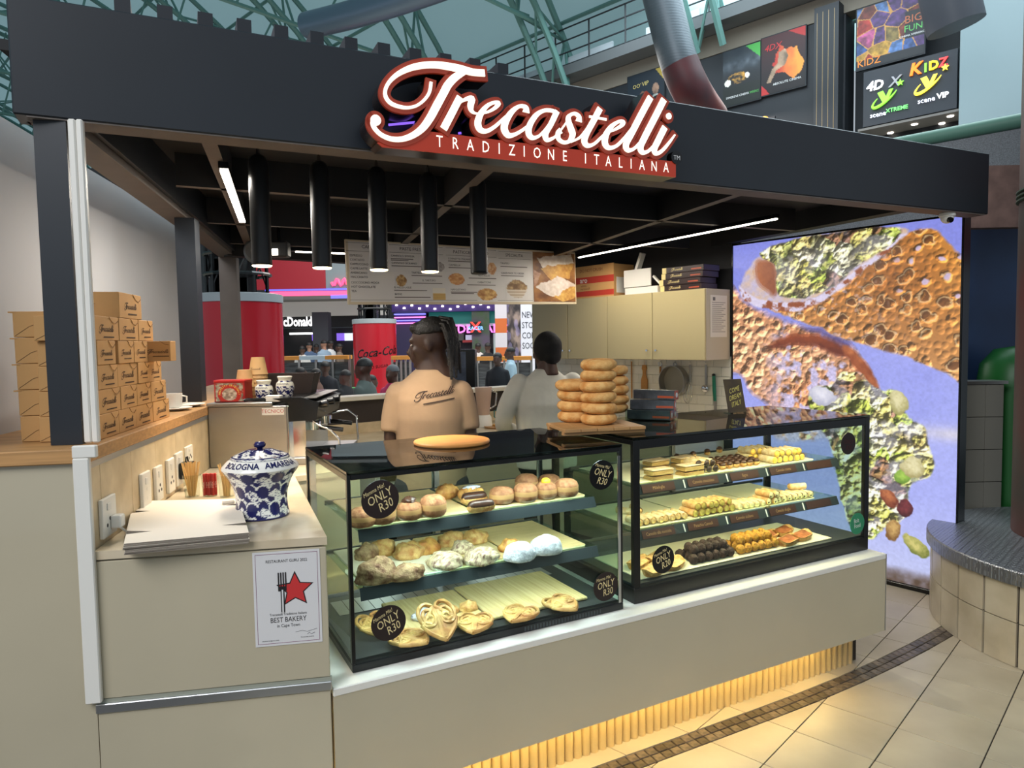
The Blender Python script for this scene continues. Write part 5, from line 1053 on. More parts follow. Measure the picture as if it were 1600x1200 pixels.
# ================================================================ espresso machine, seen from its side
em = thing('espresso_machine', 'stainless espresso machine with black group panel at the back of the side counter', 'coffee machine', WF, -1.43, 3.26, 1.033, rz=math.radians(4))
MB().box(0, .365, 0, .62, .0, .288, b=.004).build('body', m_steel, em); MB().box(-.004, .30, -.004, .62, .288, .305, b=.003).build('top_rail', m_steel, em)
MB().box(.365, .372, -.002, .62, .03, .287, b=.002).build('side_edge', m_chrome, em)
g = MB(); g.wallprism([(.372, .21), (.50, .215), (.515, .30), (.43, .325), (.30, .322), (.372, .30)], .0, .60); g.build('group_panel', m_blk, em)
MB().box(.31, .50, .02, .60, .318, .322).build('cup_warmer', m_steel, em)
g = MB(); g.text('TECNICO', .024, onface(.30, -.0035, .262)); lbp = MB().box(.25, .352, -.003, -.0005, .245, .278).build('maker_plate', m_white, em); g.build('plate_print', MAT('plate_red', (180, 60, 50), .6), lbp)
for k in range(3):
    y = .06 + k * .16; c = MB(); c.cyl((.505, y, .285 - k * 0), (.545, y, .29), .017, .02, 14); c.build('steam_knob', m_blk, em, smooth=40)
for y in (.14, .42):
    gh = MB().cyl((.46, y, .195), (.46, y, .155), .036, .034, 20).build('group_head', m_chrome, em, smooth=40); MB().tube([(.475, y, .165), (.53, y, .16), (.60, y, .15)], .011, 10).build('portafilter_handle', m_blk, gh, smooth=60)
MB().tube([(.48, .03, .21), (.505, .02, .19), (.56, .02, .165), (.60, .02, .12), (.605, .02, .05)], .006, 8).build('steam_wand', m_chrome, em, smooth=60)
MB().tube([(.52, .30, .22), (.60, .29, .235), (.645, .285, .20), (.65, .285, .08)], .005, 8).build('hot_water_spout', m_chrome, em, smooth=60)
MB().box(.372, .60, .02, .60, .0, .035, b=.004).build('drip_tray', m_steel, em); MB().box(.372, .44, .04, .58, .035, .21).build('splash_back', m_chrome, em)
for x in (.02, .34): 
    for y in (.03, .58): pass
zt = 1.033 + .306
def on_em(x, y): c, s_ = math.cos(math.radians(4)), math.sin(math.radians(4)); return -1.43 + x * c - y * s_, 3.26 + x * s_ + y * c
x, y = on_em(.085, .05); tn = thing('biscuit_tin', 'red amaretti biscuit tin with a round medallion on the coffee machine', 'tin', WF, x, y, zt, rz=math.radians(2)); MB().box(-.07, .075, 0, .11, 0, .102, b=.003).build('body', MAT('tin_red', (168, 34, 32), .3), tn); MB().box(-.072, .077, -.002, .112, .092, .105, b=.003).build('lid', MATS['tin_red'], tn)
def medal(U, V):
    r = np.hypot((U - .5) / .5, (V - .62) / .62); n = fbm(U * 12, V * 9, 4); a, a2, ai = worley(U * 13, V * 9, 6); c = mixc(C3((96, 92, 78)), C3((196, 186, 160)), n * 1.4 - .2); c = mixc(c, C3((150, 40, 36)), (ai < .25) * .8)
    c = np.where(((r > .55) & (r < .86))[..., None], C3((176, 40, 34)), c); c = np.where(((r < .55))[..., None], mixc(C3((120, 96, 80)), C3((226, 210, 186)), n * 1.7 - .35), c); return c
print_sheet('medallion', -.062, .067, .004, .09, -.0012, 50, 36, medal, PAINT('tin_print', rough=.35), tn)
g = MB()
for i, ch in enumerate('AMARETTI ORIGINALI'): 
    a = math.pi * (1.02 - 1.04 * (i + .5) / 18); cx, cz = .0025 + .046 * math.cos(a), .036 + .044 * math.sin(a); g.text(ch, .013, onface(cx, -.002, cz, a - math.pi / 2), sx=.8, bold=.02)
g.build('tin_lettering', MAT('tin_gold', (230, 190, 90), .4), tn)
m_kc = MAT('kraft_cup', (190, 150, 98), .7)
for x, y, h, lab in ((.115, .20, .155, 'stack of upturned brown paper cups, the front shorter one'), (.165, .26, .21, 'stack of upturned brown paper cups, the taller one behind')):
    xx, yy = on_em(x, y); t = thing('paper_cup_stack', lab, 'paper cups', WF, xx, yy, zt, group='upturned paper cups')
    n = int((h - .09) / .02)
    for k in range(n + 1): MB().lathe([(.046 - .0, k * .02), (.047, k * .02 + .004), (.0455, k * .02 + .006), (.032, k * .02 + .088), (0, k * .02 + .088)], 24, closed_top=False).build('paper_cup', m_kc, t, smooth=40)
    small_logo('cup_print', .06, m_kraftd, t, (0, -.046, h - .06), (math.radians(-9), 0, 0), step=4, bar=False)
for x, y, lab in ((.235, .10, 'small blue and white ceramic jar on the coffee machine, left one'), (.335, .10, 'small blue and white ceramic jar on the coffee machine, right one')):
    xx, yy = on_em(x, y); t = thing('small_jar', lab, 'jar', WF, xx, yy, zt if x < .3 else zt + .017, group='small painted jars'); vs, fs, img, v, ZZ, RR = majolica('sj', [(.03, 0), (.034, .0), (.040, .025), (.043, .05), (.038, .07), (.030, .08), (.033, .09), (.033, .1), (.0, .1)], 70, 46, scale=.55)
    img = np.where(((ZZ > .078) | (np.abs(ZZ - .063) < .009))[..., None], C3((226, 222, 206)), img); painted_mesh('body', vs, fs, img.reshape(-1, 3), m_cer, t, True)
    g = MB(); g.text('AMARENA', .013, lambda a, b2, c: (.0425 * math.sin(a / .042), -.0425 * math.cos(a / .042), .063 + b2)); g.build('jar_lettering', MATS['navy_glaze'], t)
xx, yy = on_em(.29, .38); o = MB(); o.add([(-.12, -.05, 0), (.12, -.05, 0), (.12, .05, 0), (-.12, .05, 0), (-.145, -.06, .12), (.145, -.06, .12), (.145, .06, .12), (-.145, .06, .12), (-.138, -.054, .12), (.138, -.054, .12), (.138, .054, .12), (-.138, .054, .12), (-.11, -.04, .01), (.11, -.04, .01), (.11, .04, .01), (-.11, .04, .01)], [(3, 2, 1, 0), (0, 1, 5, 4), (1, 2, 6, 5), (2, 3, 7, 6), (3, 0, 4, 7), (4, 5, 9, 8), (5, 6, 10, 9), (6, 7, 11, 10), (7, 4, 8, 11), (8, 9, 13, 12), (9, 10, 14, 13), (10, 11, 15, 14), (11, 8, 12, 15), (12, 13, 14, 15)]); o = o.build('storage_bin', MAT('dark_bin', (46, 36, 32), .5)); o.location = (xx, yy, zt); tag(o, 'dark brown open bin behind the small painted jars', 'bin')
xx, yy = on_em(.30, .03); o = MB().box(-.035, .035, -.022, .022, 0, .03, b=.003).build('paper_pad', m_white); o.location = (xx, yy, zt); tag(o, 'small white pad in front of the small painted jars', 'pad')
xx, yy = on_em(.21, .02); g = MB(); g.tube([(-.05, 0, .008), (-.03, .01, .012), (0, 0, .01), (.04, .008, .012), (.06, 0, .008)], .008, 8); o = g.build('black_strap', m_blk, smooth=60); o.location = (xx, yy, zt); tag(o, 'coiled black strap lying in front of the biscuit tin', 'strap')

# ================================================================ award poster on the side counter
a = L.aty(394, 864, -.004); b_ = L.aty(504, 1002, -.004); px0, px1, pz0, pz1 = a[0], b_[0], b_[2], a[2]
ps = thing('award_poster', 'white award poster with red star and fork on the side counter front', 'poster', L, (px0 + px1) / 2, -.0048, (pz0 + pz1) / 2); pw, ph = (px1 - px0) / 2, (pz1 - pz0) / 2
MB().box(-pw, pw, -.0008, 0, -ph, ph).build('sheet', MAT('poster_white', (214, 212, 212), .35), ps)
g = MB(); e = .007
for q in ((-pw + e, pw - e, ph - e - .001, ph - e), (-pw + e, pw - e, -ph + e, -ph + e + .001), (-pw + e, -pw + e + .001, -ph + e, ph - e), (pw - e - .001, pw - e, -ph + e, ph - e)): g.box(q[0], q[1], -.0013, -.0009, q[2], q[3])
g.build('border_line', MAT('poster_purple', (120, 40, 90), .5), ps)
m_ink = MAT('poster_ink', (26, 24, 26), .5); m_star = MAT('poster_red', (196, 52, 52), .4)
g = MB()
for tx, z, sz, sxx in (('RESTAURANT GURU 2022', .79, .0125, .82), ('Trecastelli Tradizione Italiana', -.34, .0105, .85), ('BEST BAKERY', -.46, .0215, .80), ('in Cape Town', -.585, .0135, .85)): g.text(tx, sz, onface(0, -.0014, z * ph), sx=sxx)
g.text('restaurantguru.com', .006, onface(-.55 * pw, -.0014, -.885 * ph)); g.text('Restaurant awards', .005, onface(.55 * pw, -.0014, -.86 * ph)); g.tube([(.2 * pw, -.0011, -.74 * ph), (.4 * pw, -.0011, -.72 * ph), (.55 * pw, -.0011, -.75 * ph), (.85 * pw, -.0011, -.70 * ph)], .0004, 4); g.tube([(.55 * pw, -.0011, -.81 * ph), (.62 * pw, -.0011, -.77 * ph), (.66 * pw, -.0011, -.81 * ph), (.78 * pw, -.0011, -.78 * ph)], .0005, 4)
g.build('poster_print', m_ink, ps)
def starpts(s): return [(s * (.022 + (.056 if k % 2 == 0 else .0265) * math.cos(math.radians(18 + 36 * k))) , .14 * ph / .07 * .0 + .018 + s * ((.056 if k % 2 == 0 else .0265) * math.sin(math.radians(18 + 36 * k)))) for k in range(10)]
g = MB(); g.wallprism([(x, z + .006) for x, z in starpts(1.0)], -.0012, -.0009); g.build('star_outline', m_ink, ps); g = MB(); g.wallprism([(.022 + (x - .022) * .86, .018 + (z - .018) * .86 + .006) for x, z in starpts(1.0)], -.0016, -.0012); g.build('star_fill', m_star, ps)
fk = MB(); fx = -.014
for q in ((-.0115, .0115, .028, .030),): pass
fk.tube([(fx, -.0017, -.040), (fx, -.0017, .02)], .0055, 4, sx=1, sy=.1); fk.box(fx - .012, fx + .012, -.0021, -.0017, .022, .036)
for k in range(4): fk.box(fx - .012 + k * .0068, fx - .012 + k * .0068 + .0036, -.0021, -.0017, .036, .078)
fk.box(fx - .005, fx + .005, -.0021, -.0017, -.042, .024); fk.build('fork_mark', m_ink, ps)
MB().box(fx - .0022, fx + .0022, -.0026, -.0022, -.043, .026).build('fork_highlight', MATS['poster_white'], ps)

# ================================================================ on top of the cupboards
t = thing('carton_box', 'brown and red shipping carton on the wall cupboards beside the menu board', 'carton', B, -2.93, -.30, 1.973); MB().box(0, .52, 0, .27, 0, .20).build('carton', m_kraft, t)
MB().box(.0, .52, -.001, .0, .015, .06).build('red_band', MAT('carton_red', (186, 56, 40), .6), t); MB().box(0, .52, -.001, 0, .125, .18).build('red_band', MATS['carton_red'], t)
g = MB(); g.text('aro', .065, onface(.17, -.002, .152), bold=.01); g.build('carton_print', m_stkw, t); g = MB(); g.text('white', .03, onface(.17, -.002, .105)); g.text('vermicelli', .03, onface(.19, -.002, .08)); g.text('DO NOT CRUSH', .036, onface(.26, -.002, .235)); g.build('carton_print', MAT('carton_brown', (120, 56, 30), .7), t)
MB().box(0, .52, .0, .006, .20, .275).build('flap', m_kraft, t); MB().box(.514, .52, 0, .25, .20, .27).build('flap', m_kraft, t); MB().box(.521, .524, .03, .24, .03, .16).build('side_label', m_white, t)
t = thing('white_carton', 'white box with an open lid on the wall cupboards', 'carton', B, -2.31, -.28, 1.973); MB().box(0, .34, 0, .2, 0, .055, b=.003).build('tray', m_white, t); MB().box(-.01, .27, .0, .012, .06, .20, b=.002).build('lid_panel', m_white, t); g = MB(); g.box(-.012, .012, 0, .05, 0, .14); o = g.build('loose_strip', m_white, t); o.location = (.10, .02, .20); o.rotation_euler = (0, .4, 0); g = MB(); g.box(0, .10, 0, .02, 0, .016); o = g.build('lid_edge', m_white, t); o.location = (.27, .02, .13); o.rotation_euler = (0, .75, 0)
m_gl = MAT('packet_maroon', (40, 22, 20), .35); m_gg = MAT('packet_cream', (226, 206, 140), .5)
for i in range(4):
    dx = (.0, -.01, .012, .02)[i]; t = thing('confection_carton', f'flat dark confectionery carton on the cupboards, {["lowest", "second", "third", "topmost"][i]} of four', 'carton', B, -1.93 + dx, -.30, 1.973 + i * .0455, group='dark confectionery cartons'); MB().box(.04, .38, 0, .2, 0, .044, b=.002).build('carton', m_gl, t); MB().box(0, .04, 0, .2, 0, .044, b=.002).build('cream_end', m_gg, t); MB().box(.27, .36, -.0008, 0, .012, .022).build('stripe', m_pko, t)
    small_logo('carton_logo', .11, m_gg, t, (.14, -.001, .024), (0, 0, 0), step=5, bar=False)
# notice on the cupboard side
t = thing('paper_notice', 'white printed notice taped to the side of the wall cupboard', 'notice', B, -1.4965, -.16, 1.77); t.rotation_euler = (0, 0, B.rz + math.pi / 2); MB().box(-.105, .105, -.001, -.0002, -.155, .155).build('sheet', MAT('notice_paper', (226, 222, 214), .7), t); g = MB()
for k in range(16): g.box(-.085, .085 - .05 * ((k * 7) % 3) / 2, -.0016, -.0011, .10 - k * .0145, .1035 - k * .0145)
g.box(-.075, -.045, -.0016, -.0011, .115, .14); g.build('notice_print', MAT('notice_ink', (110, 108, 110), .7), t)

# ================================================================ utensils hanging on the tiled wall
m_wood = MAT('spoon_wood', (186, 132, 70), .6, var=.1, vscale=12)
def hung(name, lab, x, z): 
    t = thing(name, lab, 'utensil', B, x, -.012, z, group='utensils hung on the tiles'); MB().tube([(0, -.001, .03), (0, -.012, .03), (0, -.014, .036)], .002, 6).build('wall_hook', m_chrome, t); return t
t = hung('wooden_spoon', 'thin wooden stick at the left of the hanging utensils', -2.467, 1.40); MB().cyl((0, -.008, .02), (0, -.008, -.30), .006, n=8).build('stick', m_wood, t)
t = hung('wooden_paddle', 'short wooden paddle with a broad blade, second from the left', -2.324, 1.40); g = MB(); g.wallprism([(-.012, -.30), (.012 + .022, -.30), (.034, -.14), (.016, -.09), (.016, -.06), (.026, -.04), (.018, -.01), (-.018, -.01), (-.026, -.04), (-.016, -.06), (-.016, -.09), (-.034, -.14), (-.034, -.30)], -.014, -.004); g.build('blade', m_wood, t); MB().tube([(0, -.01, -.015), (0, -.012, .03)], .0015, 6).build('loop', m_wood, t)
t = hung('wooden_spoon', 'thin wooden stick with a ring, left of the sieve', -2.154, 1.40); MB().cyl((0, -.008, -.02), (0, -.008, -.30), .007, n=8).build('stick', m_wood, t); g = MB(); g.tube([(.018 * math.sin(a), -.01, .004 + .018 * math.cos(a)) for a in np.linspace(0, 2 * math.pi, 16)], .003, 6); g.build('ring', m_chrome, t)
t = hung('flour_sieve', 'round steel flour sieve hanging on the tiles', -1.997, 1.39); g = MB(); g.T = Matrix.Translation((0, 0, -.125)) @ Matrix.Rotation(math.pi / 2, 4, 'X'); g.lathe([(.125, .005), (.128, .005), (.128, .07), (.123, .07), (.121, .006)], 40, closed_bot=False, closed_top=False); g.build('rim', m_steel, t, smooth=40); g = MB(); g.T = Matrix.Translation((0, -.008, -.125)) @ Matrix.Rotation(math.pi / 2, 4, 'X'); g.lathe([(.121, 0), (.121, .002)], 40); g.build('mesh', MAT('sieve_mesh', (150, 144, 130), .5, metal=.5), t); g = MB(); g.tube([(.015 * math.sin(a), -.02, .012 + .015 * math.cos(a)) for a in np.linspace(0, 2 * math.pi, 14)], .003, 6); g.build('ring', m_chrome, t)
t = hung('wire_whisk', 'wire balloon whisk hanging right of the sieve', -1.853, 1.39); MB().cyl((0, -.012, .01), (0, -.012, -.13), .007, .006, 8).build('grip', m_steel, t)
for k in range(4):
    a = math.pi * k / 4; g = MB(); g.tube([(.04 * math.sin(s_) * math.cos(a) , -.045 + .033 * math.sin(s_) * math.sin(a), -.13 - .085 * (1 - math.cos(s_))) for s_ in np.linspace(0, 2 * math.pi, 22)], .0014, 5); g.build('wire', m_chrome, t)
t = hung('measuring_spoon', 'steel ladle hanging left of the green-handled knife', -1.708, 1.39); MB().box(-.009, .009, -.010, -.006, -.15, .01, b=.001).build('handle', m_steel, t); g = MB(); g.ball((0, -.018, -.175), .032, .02, .032, 18, 10); g.build('bowl', m_chrome, t, smooth=60)
t = hung('bread_knife', 'green-handled knife at the right of the hanging utensils', -1.632, 1.30); g = MB(); g.tube([(0, -.014, .02), (.006, -.014, -.10), (.012, -.014, -.18)], [.014, .015, .012], 10, sx=1, sy=.7); g.build('handle', MAT('green_grip', (24, 120, 92), .4), t, smooth=60); MB().box(.004, .028, -.015, -.013, -.34, -.18).build('blade', m_steel, t); MB().ball((0, -.014, .022), .015, .012, .012).build('end_cap', m_blk, t, smooth=60)

# ================================================================ things on the back worktop
p = Q.atz(612, 689, .906); t = thing('plastic_jug', 'clear plastic jug with ice on the back worktop left of the man', 'jug', WF, *WF.atz(612, 690, .906)[:2], .906); MB().lathe([(.05, 0), (.058, .21), (.056, .21), (.048, .004), (0, .004)], 24, closed_top=False).build('vessel', MAT('frosted_plastic', (226, 226, 222), .3, alpha=.45), t, smooth=40)
for k in range(9): MB().box(-.014, .014, -.014, .014, -.012, .012, b=.004).build('ice_cube', MAT('ice', (236, 240, 240), .15, alpha=.7), t, loc=(.025 * math.cos(k * 2.1), .025 * math.sin(k * 2.1), .03 + k * .017), rz=k)
p = WF.atz(785, 660, .906); t = thing('teal_tumbler', 'teal tumbler with a handle on the back worktop', 'tumbler', WF, p[0], p[1], .906); MB().lathe([(.042, 0), (.05, .13), (.046, .13), (.039, .006), (0, .006)], 24, closed_top=False).build('cup', MAT('teal_plastic', (72, 140, 134), .4), t, smooth=40); MB().tube([(-.047, 0, .11), (-.07, 0, .10), (-.07, 0, .05), (-.044, 0, .035)], .006, 8).build('ear', MATS['teal_plastic'], t, smooth=60)
p = WF.atz(752, 668, .906); t = thing('blender', 'tall pinkish blender jar on the back worktop right of the man', 'blender', WF, p[0] + .02, p[1] + .05, .906); MB().lathe([(.07, 0), (.065, .08), (.05, .1), (0, .1)], 20, closed_top=False).build('motor_base', m_white, t, smooth=40); MB().lathe([(.048, .1), (.07, .31), (.072, .33), (.0, .335)], 20, closed_top=False).build('jar', MAT('blender_jar', (206, 176, 158), .3, alpha=.75), t, smooth=40); MB().tube([(.066, 0, .30), (.11, 0, .28), (.10, 0, .18), (.055, 0, .15)], .007, 8).build('ear', m_chrome, t, smooth=60)
p = WF.atz(775, 668, .906); o = MB().lathe([(.09, 0), (.1, .012), (.098, .014), (0, .006)], 28, closed_top=False).build('wood_plate', m_oak, smooth=40); o.location = (p[0], p[1], .9055); tag(o, 'small round wooden plate on the back worktop beside the tumbler', 'plate')
o = tag(inst(crumbly(.03, .02, .02, [m_dough], 4), 'cake_piece', WF, (p[0], p[1], .914)), 'small brown piece of cake on the wooden plate', 'cake piece')
o = MB().lathe([(.085, 0), (.09, .01), (0, .01)], 28, closed_top=False).build('round_coaster', m_oak, smooth=40); p = WF.atz(607, 694, .906); o.location = (p[0] + .03, p[1] - .16, .9055); tag(o, 'round wooden coaster in front of the plastic jug', 'coaster')
# stall till screen and small oven seen through the left case
t = thing('small_oven', 'steel countertop oven under the back worktop seen through the left case', 'oven', WF, -.62, 4.55, .0, rz=math.radians(30)); MB().box(-.3, .3, 0, .45, .0, .82, b=.01).build('body', m_white, t); MB().box(-.27, .15, -.012, 0, .30, .70, b=.004).build('oven_door', m_blk, t); MB().box(-.27, .15, -.006, 0, .72, .80).build('control_panel', m_blk, t); g = MB(); g.text('04', .04, onface(-.06, -.008, .76)); g.build('clock_digits', MAT('red_digits', (255, 60, 50), .5, emit=3), t)
# ================================================================ people
def loft(g, secs, n=20):
    vs = []; fs = []
    for (x, y, z, rx, ry) in secs:
        for k in range(n): a = 2 * math.pi * k / n; vs.append((x + rx * math.cos(a), y + ry * math.sin(a), z))
    for i in range(len(secs) - 1):
        for k in range(n): fs.append((i * n + k, i * n + (k + 1) % n, (i + 1) * n + (k + 1) % n, (i + 1) * n + k))
    fs.append(tuple(range(n - 1, -1, -1))); fs.append(tuple(range((len(secs) - 1) * n, len(secs) * n))); g.add(vs, fs)
def limb(g, pts, n=12):
    P = spline(pts, 4); g.tube([tuple(p[:3]) for p in P], [float(p[3]) for p in P], n)
    for p in (pts[0], pts[-1]): g.ball(p[:3], p[3], nu=n, nv=8)
def fused(g, name, mat, parent, voxel, smooth=6):
    o = g.build(name, mat, parent); m = o.modifiers.new('skin', 'REMESH'); m.mode = 'VOXEL'; m.voxel_size = voxel; m.use_smooth_shade = True
    s = o.modifiers.new('soft', 'SMOOTH'); s.iterations = smooth; s.factor = .5; return o
def head(g, M4, face=True):
    """head looking along -y, crown up, centre at the origin"""
    old = g.T; g.T = M4
    g.ball((0, .012, .012), .075, .094, .092, 20, 14); g.ball((0, -.03, -.04), .061, .062, .075, 18, 12); g.ball((0, -.042, -.085), .046, .046, .036, 16, 10)
    g.tube([(0, -.088, -.005), (0, -.098, -.025), (0, -.112, -.043)], [.009, .011, .014], 8); g.ball((0, -.105, -.046), .019, .012, .010, 10, 8)
    g.ball((0, -.093, -.068), .024, .012, .009, 12, 8); g.ball((0, -.09, -.080), .021, .012, .009, 12, 8); g.ball((0, -.078, .018), .050, .018, .013, 14, 8); g.ball((0, -.082, -.108), .02, .014, .014, 12, 8)
    for s in (-1, 1): g.ball((s * .076, .012, -.022), .010, .020, .030, 10, 8); g.ball((s * .042, -.06, -.035), .02, .02, .02, 10, 8)
    g.tube([(0, .018, -.05), (0, .03, -.12), (0, .036, -.19)], [.054, .054, .06], 14); g.T = old
def hand(g, wrist, d, side, up=Vector((0, 0, 1))):
    """palm and five bent fingers leaving the wrist along d"""
    d = Vector(d).normalized(); w = Vector(wrist); s = d.cross(up).normalized() * side; n = s.cross(d).normalized() * (1 if side > 0 else -1)
    limb(g, [(*w, .026), (*(w + d * .045), .030), (*(w + d * .08), .028)], 10)
    for k, (o_, ln) in enumerate(((-.028, .068), (-.009, .08), (.010, .076), (.028, .058))):
        b = w + d * .085 + s * o_; c = b + d * ln * .45 - n * .008; e = b + d * ln * .85 - n * .03; g.tube([tuple(b), tuple(c), tuple(e)], [.0095, .0088, .0072], 8); g.ball(tuple(e), .0072, nu=8, nv=6)
    b = w + d * .03 - s * .026; c = b + d * .03 - s * .024; e = c + d * .03 - s * .004 - n * .008; g.tube([tuple(b), tuple(c), tuple(e)], [.012, .011, .009], 8); g.ball(tuple(e), .009, nu=8, nv=6)
def person(label, fr, x, y, z, rz, skin, top, bottom, H=1.7, wide=1., hv=.010, head_yaw=0., head_pitch=0., arms=None, sleeve=.5, hair=None, group=None, sit=False, topname='shirt', hi=True):
    """standing or seated figure looking along +y of its own axes"""
    t = thing('person', label, 'person', fr, x, y, z, rz, group); k = H / 1.72; mk = MAT('skin_%d_%d_%d' % skin, skin, .5); mt = MAT('cloth_%d_%d_%d' % top, top, .85, var=.06, vscale=7, bump=.25 if hi else 0, bscale=14); mb_ = MAT('cloth_%d_%d_%d' % bottom, bottom, .85, var=.05, vscale=7)
    hip, chest, sh = .93, 1.27, 1.41
    W_ = wide; g = MB(); hM = Matrix.Translation((0, .012, 1.615)) @ Matrix.Rotation(math.pi + head_yaw, 4, 'Z') @ Matrix.Rotation(head_pitch, 4, 'X'); head(g, hM)
    loft(g, [(0, 0, .86, .15 * W_, .10 * W_), (0, 0, .95, .155 * W_, .105 * W_), (0, .01, 1.1, .14 * W_, .10 * W_), (0, 0, 1.27, .165 * W_, .11 * W_), (0, -.005, 1.37, .165, .09), (0, -.005, 1.43, .12, .065), (0, .0, 1.47, .062, .055), (0, .01, 1.52, .052, .052)])
    arms = arms or {}
    AL = arms.get(-1, [(-.152 * W_, -.005, 1.365, .046), (-.182 * W_, -.005, 1.24, .042), (-.192 * W_, .0, 1.12, .037), (-.19 * W_, .11, 1.02, .033), (-.17 * W_, .22, .97, .025)]); AR = arms.get(1, [(-p[0], p[1], p[2], p[3]) for p in AL])
    for s, A in ((-1, AL), (1, AR)):
        limb(g, A, 12); w = Vector(A[-1][:3]); d = w - Vector(A[-2][:3]); hand(g, tuple(w), d, s)
    legs = {}
    for s in (-1, 1):
        if sit: Lg = [(s * .09, 0, .92, .085), (s * .10, .2, .90, .075), (s * .105, .40, .89, .058), (s * .105, .42, .66, .05), (s * .105, .41, .50, .036)]
        else: Lg = [(s * .085, 0, .90, .088), (s * .095, .005, .68, .073), (s * .10, .01, .48, .054), (s * .10, -.005, .30, .05), (s * .10, -.01, .10, .036)]
        legs[s] = Lg; limb(g, Lg, 12); f = Lg[-1]; limb(g, [(f[0], f[1] - .03, f[2] - .05, .036), (f[0], f[1] + .06, f[2] - .065, .034), (f[0] + s * .01, f[1] + .16, f[2] - .072, .028)], 10)
    bd_ = fused(g, 'body', mk, t, hv * k if hi else .02, 4 if hi else 2)
    # clothing
    g = MB(); e = .014
    loft(g, [(0, 0, .80, .175 * W_, .125 * W_), (0, 0, .90, .175 * W_, .125 * W_), (0, .006, 1.06, .170 * W_, .122 * W_), (0, 0, 1.24, .186 * W_, .128 * W_), (0, -.006, 1.33, .182 * (1 + (W_ - 1) * .7), .114), (0, -.006, 1.385, .166 * (1 + (W_ - 1) * .7), .098), (0, -.005, 1.425, .134, .084), (0, -.002, 1.458, .094, .074), (0, .003, 1.480, .072, .067)], 28)
    for s, A in ((-1, AL), (1, AR)):
        P = spline([(p[0], p[1], p[2], p[3] + .013) for p in A], 6); m_ = max(3, int(len(P) * sleeve)); P = P[:m_]; g.tube([tuple(p[:3]) for p in P], [float(p[3]) * (1.0 if sleeve > .6 else 1.06) for p in P], 16); g.ball(tuple(P[0][:3]), float(P[0][3]), nu=14, nv=9)
    sh_ = fused(g, topname, mt, t, hv if hi else .02, 5 if hi else 2)
    g = MB(); loft(g, [(0, 0, .78, .168 * W_, .118 * W_), (0, 0, .9, .170 * W_, .12 * W_), (0, 0, 1.0, .160 * W_, .112 * W_)])
    for s in (-1, 1): limb(g, [(p[0], p[1], p[2], p[3] + .016) for p in legs[s]], 12)
    fused(g, 'trousers', mb_, t, .014 if hi else .022, 3)
    g = MB()
    for s in (-1, 1):
        f = legs[s][-1]; limb(g, [(f[0], f[1] - .035, f[2] - .052, .043), (f[0], f[1] + .06, f[2] - .06, .042), (f[0] + s * .01, f[1] + .17, f[2] - .064, .034)], 10)
    fused(g, 'shoes', m_blk, t, .012 if hi else .02, 2)
    t.scale = (k, k, k); return t, hM, sh_
SK1, SK2, SK3 = (62, 42, 34), (76, 52, 42), (150, 110, 90)
m_hair = MAT('black_hair', (14, 12, 12), .55, bump=.6, bscale=90)
# the man in the beige shirt: back to us, head turned to the left
mp = (-.405, 3.42)
man, hM, shirt = person('man in a beige t-shirt with tied dreadlocks, back turned, looking left', WF, mp[0], mp[1], 0., math.radians(6), SK1, (146, 122, 98), (40, 40, 46), H=1.715, hv=.0085, head_yaw=math.radians(78), head_pitch=math.radians(8), sleeve=.42, wide=1.0, topname='t_shirt')
g = MB(); g.T = hM; g.ball((0, .025, .045), .080, .095, .078, 22, 14, zmin=-.12); g.ball((0, .075, .06), .055, .05, .045, 16, 10); g.ball((0, -.045, .075), .055, .04, .03, 14, 8)
fused(g, 'hair', m_hair, man, .008, 2)
random.seed(5)
for i in range(26):
    a = random.uniform(-1.2, 1.2); r0 = random.uniform(.05, .1); x0 = .075 * math.sin(a); y0 = .055 + .055 * math.cos(a); z0 = .09 - .05 * abs(a) * .6 + random.uniform(-.02, .02); ln = random.uniform(.16, .25)
    g = MB(); g.T = hM; g.tube([(x0 * .5, y0 * .7, z0 + .015), (x0 * .9, y0 + .02, z0 + .0), (x0 * 1.05, y0 + .035, z0 - ln * .4), (x0 * 1.05 + random.uniform(-.012, .012), y0 + .02, z0 - ln)], [.008, .0095, .009, .006], 7); g.build('dreadlock', m_hair, man, smooth=70)
g = MB(); g.T = hM
for s in (-1, 1): g.ball((s * .031, -.079, -.006), .010, .006, .006, 10, 7)
g.build('eyes', MAT('eye_white', (190, 180, 170), .3), man, smooth=60)
g = MB(); g.tube([(.066 * math.cos(a) , .005 + .062 * math.sin(a), 1.478 + .012 * math.sin(a)) for a in np.linspace(0, 2 * math.pi, 28)], .003, 6); g.build('necklace', MAT('pale_beads', (206, 196, 180), .5), man)
k = .195 / LW; g = MB(); logo(g, lambda p: ((p[0] - LC[0]) * k + .025, (p[1] - LC[1]) * k), y0=-.22, flat=True, step=1); g.add([(-.03 + .15 * i / 12, -.22, z) for z in (-.036, -.041) for i in range(13)], [(i, i + 1, 14 + i, 13 + i) for i in range(12)])
g.v = [(x, y, z * 1.0 + 1.362 + x * .16) for x, y, z in g.v]; lo = g.build('back_print', MAT('shirt_print', (38, 22, 20), .8), man); sw = lo.modifiers.new('wrap', 'SHRINKWRAP'); sw.target = shirt; sw.wrap_method = 'PROJECT'; sw.use_project_y = True; sw.use_positive_direction = True; sw.use_negative_direction = False; sw.offset = .0035
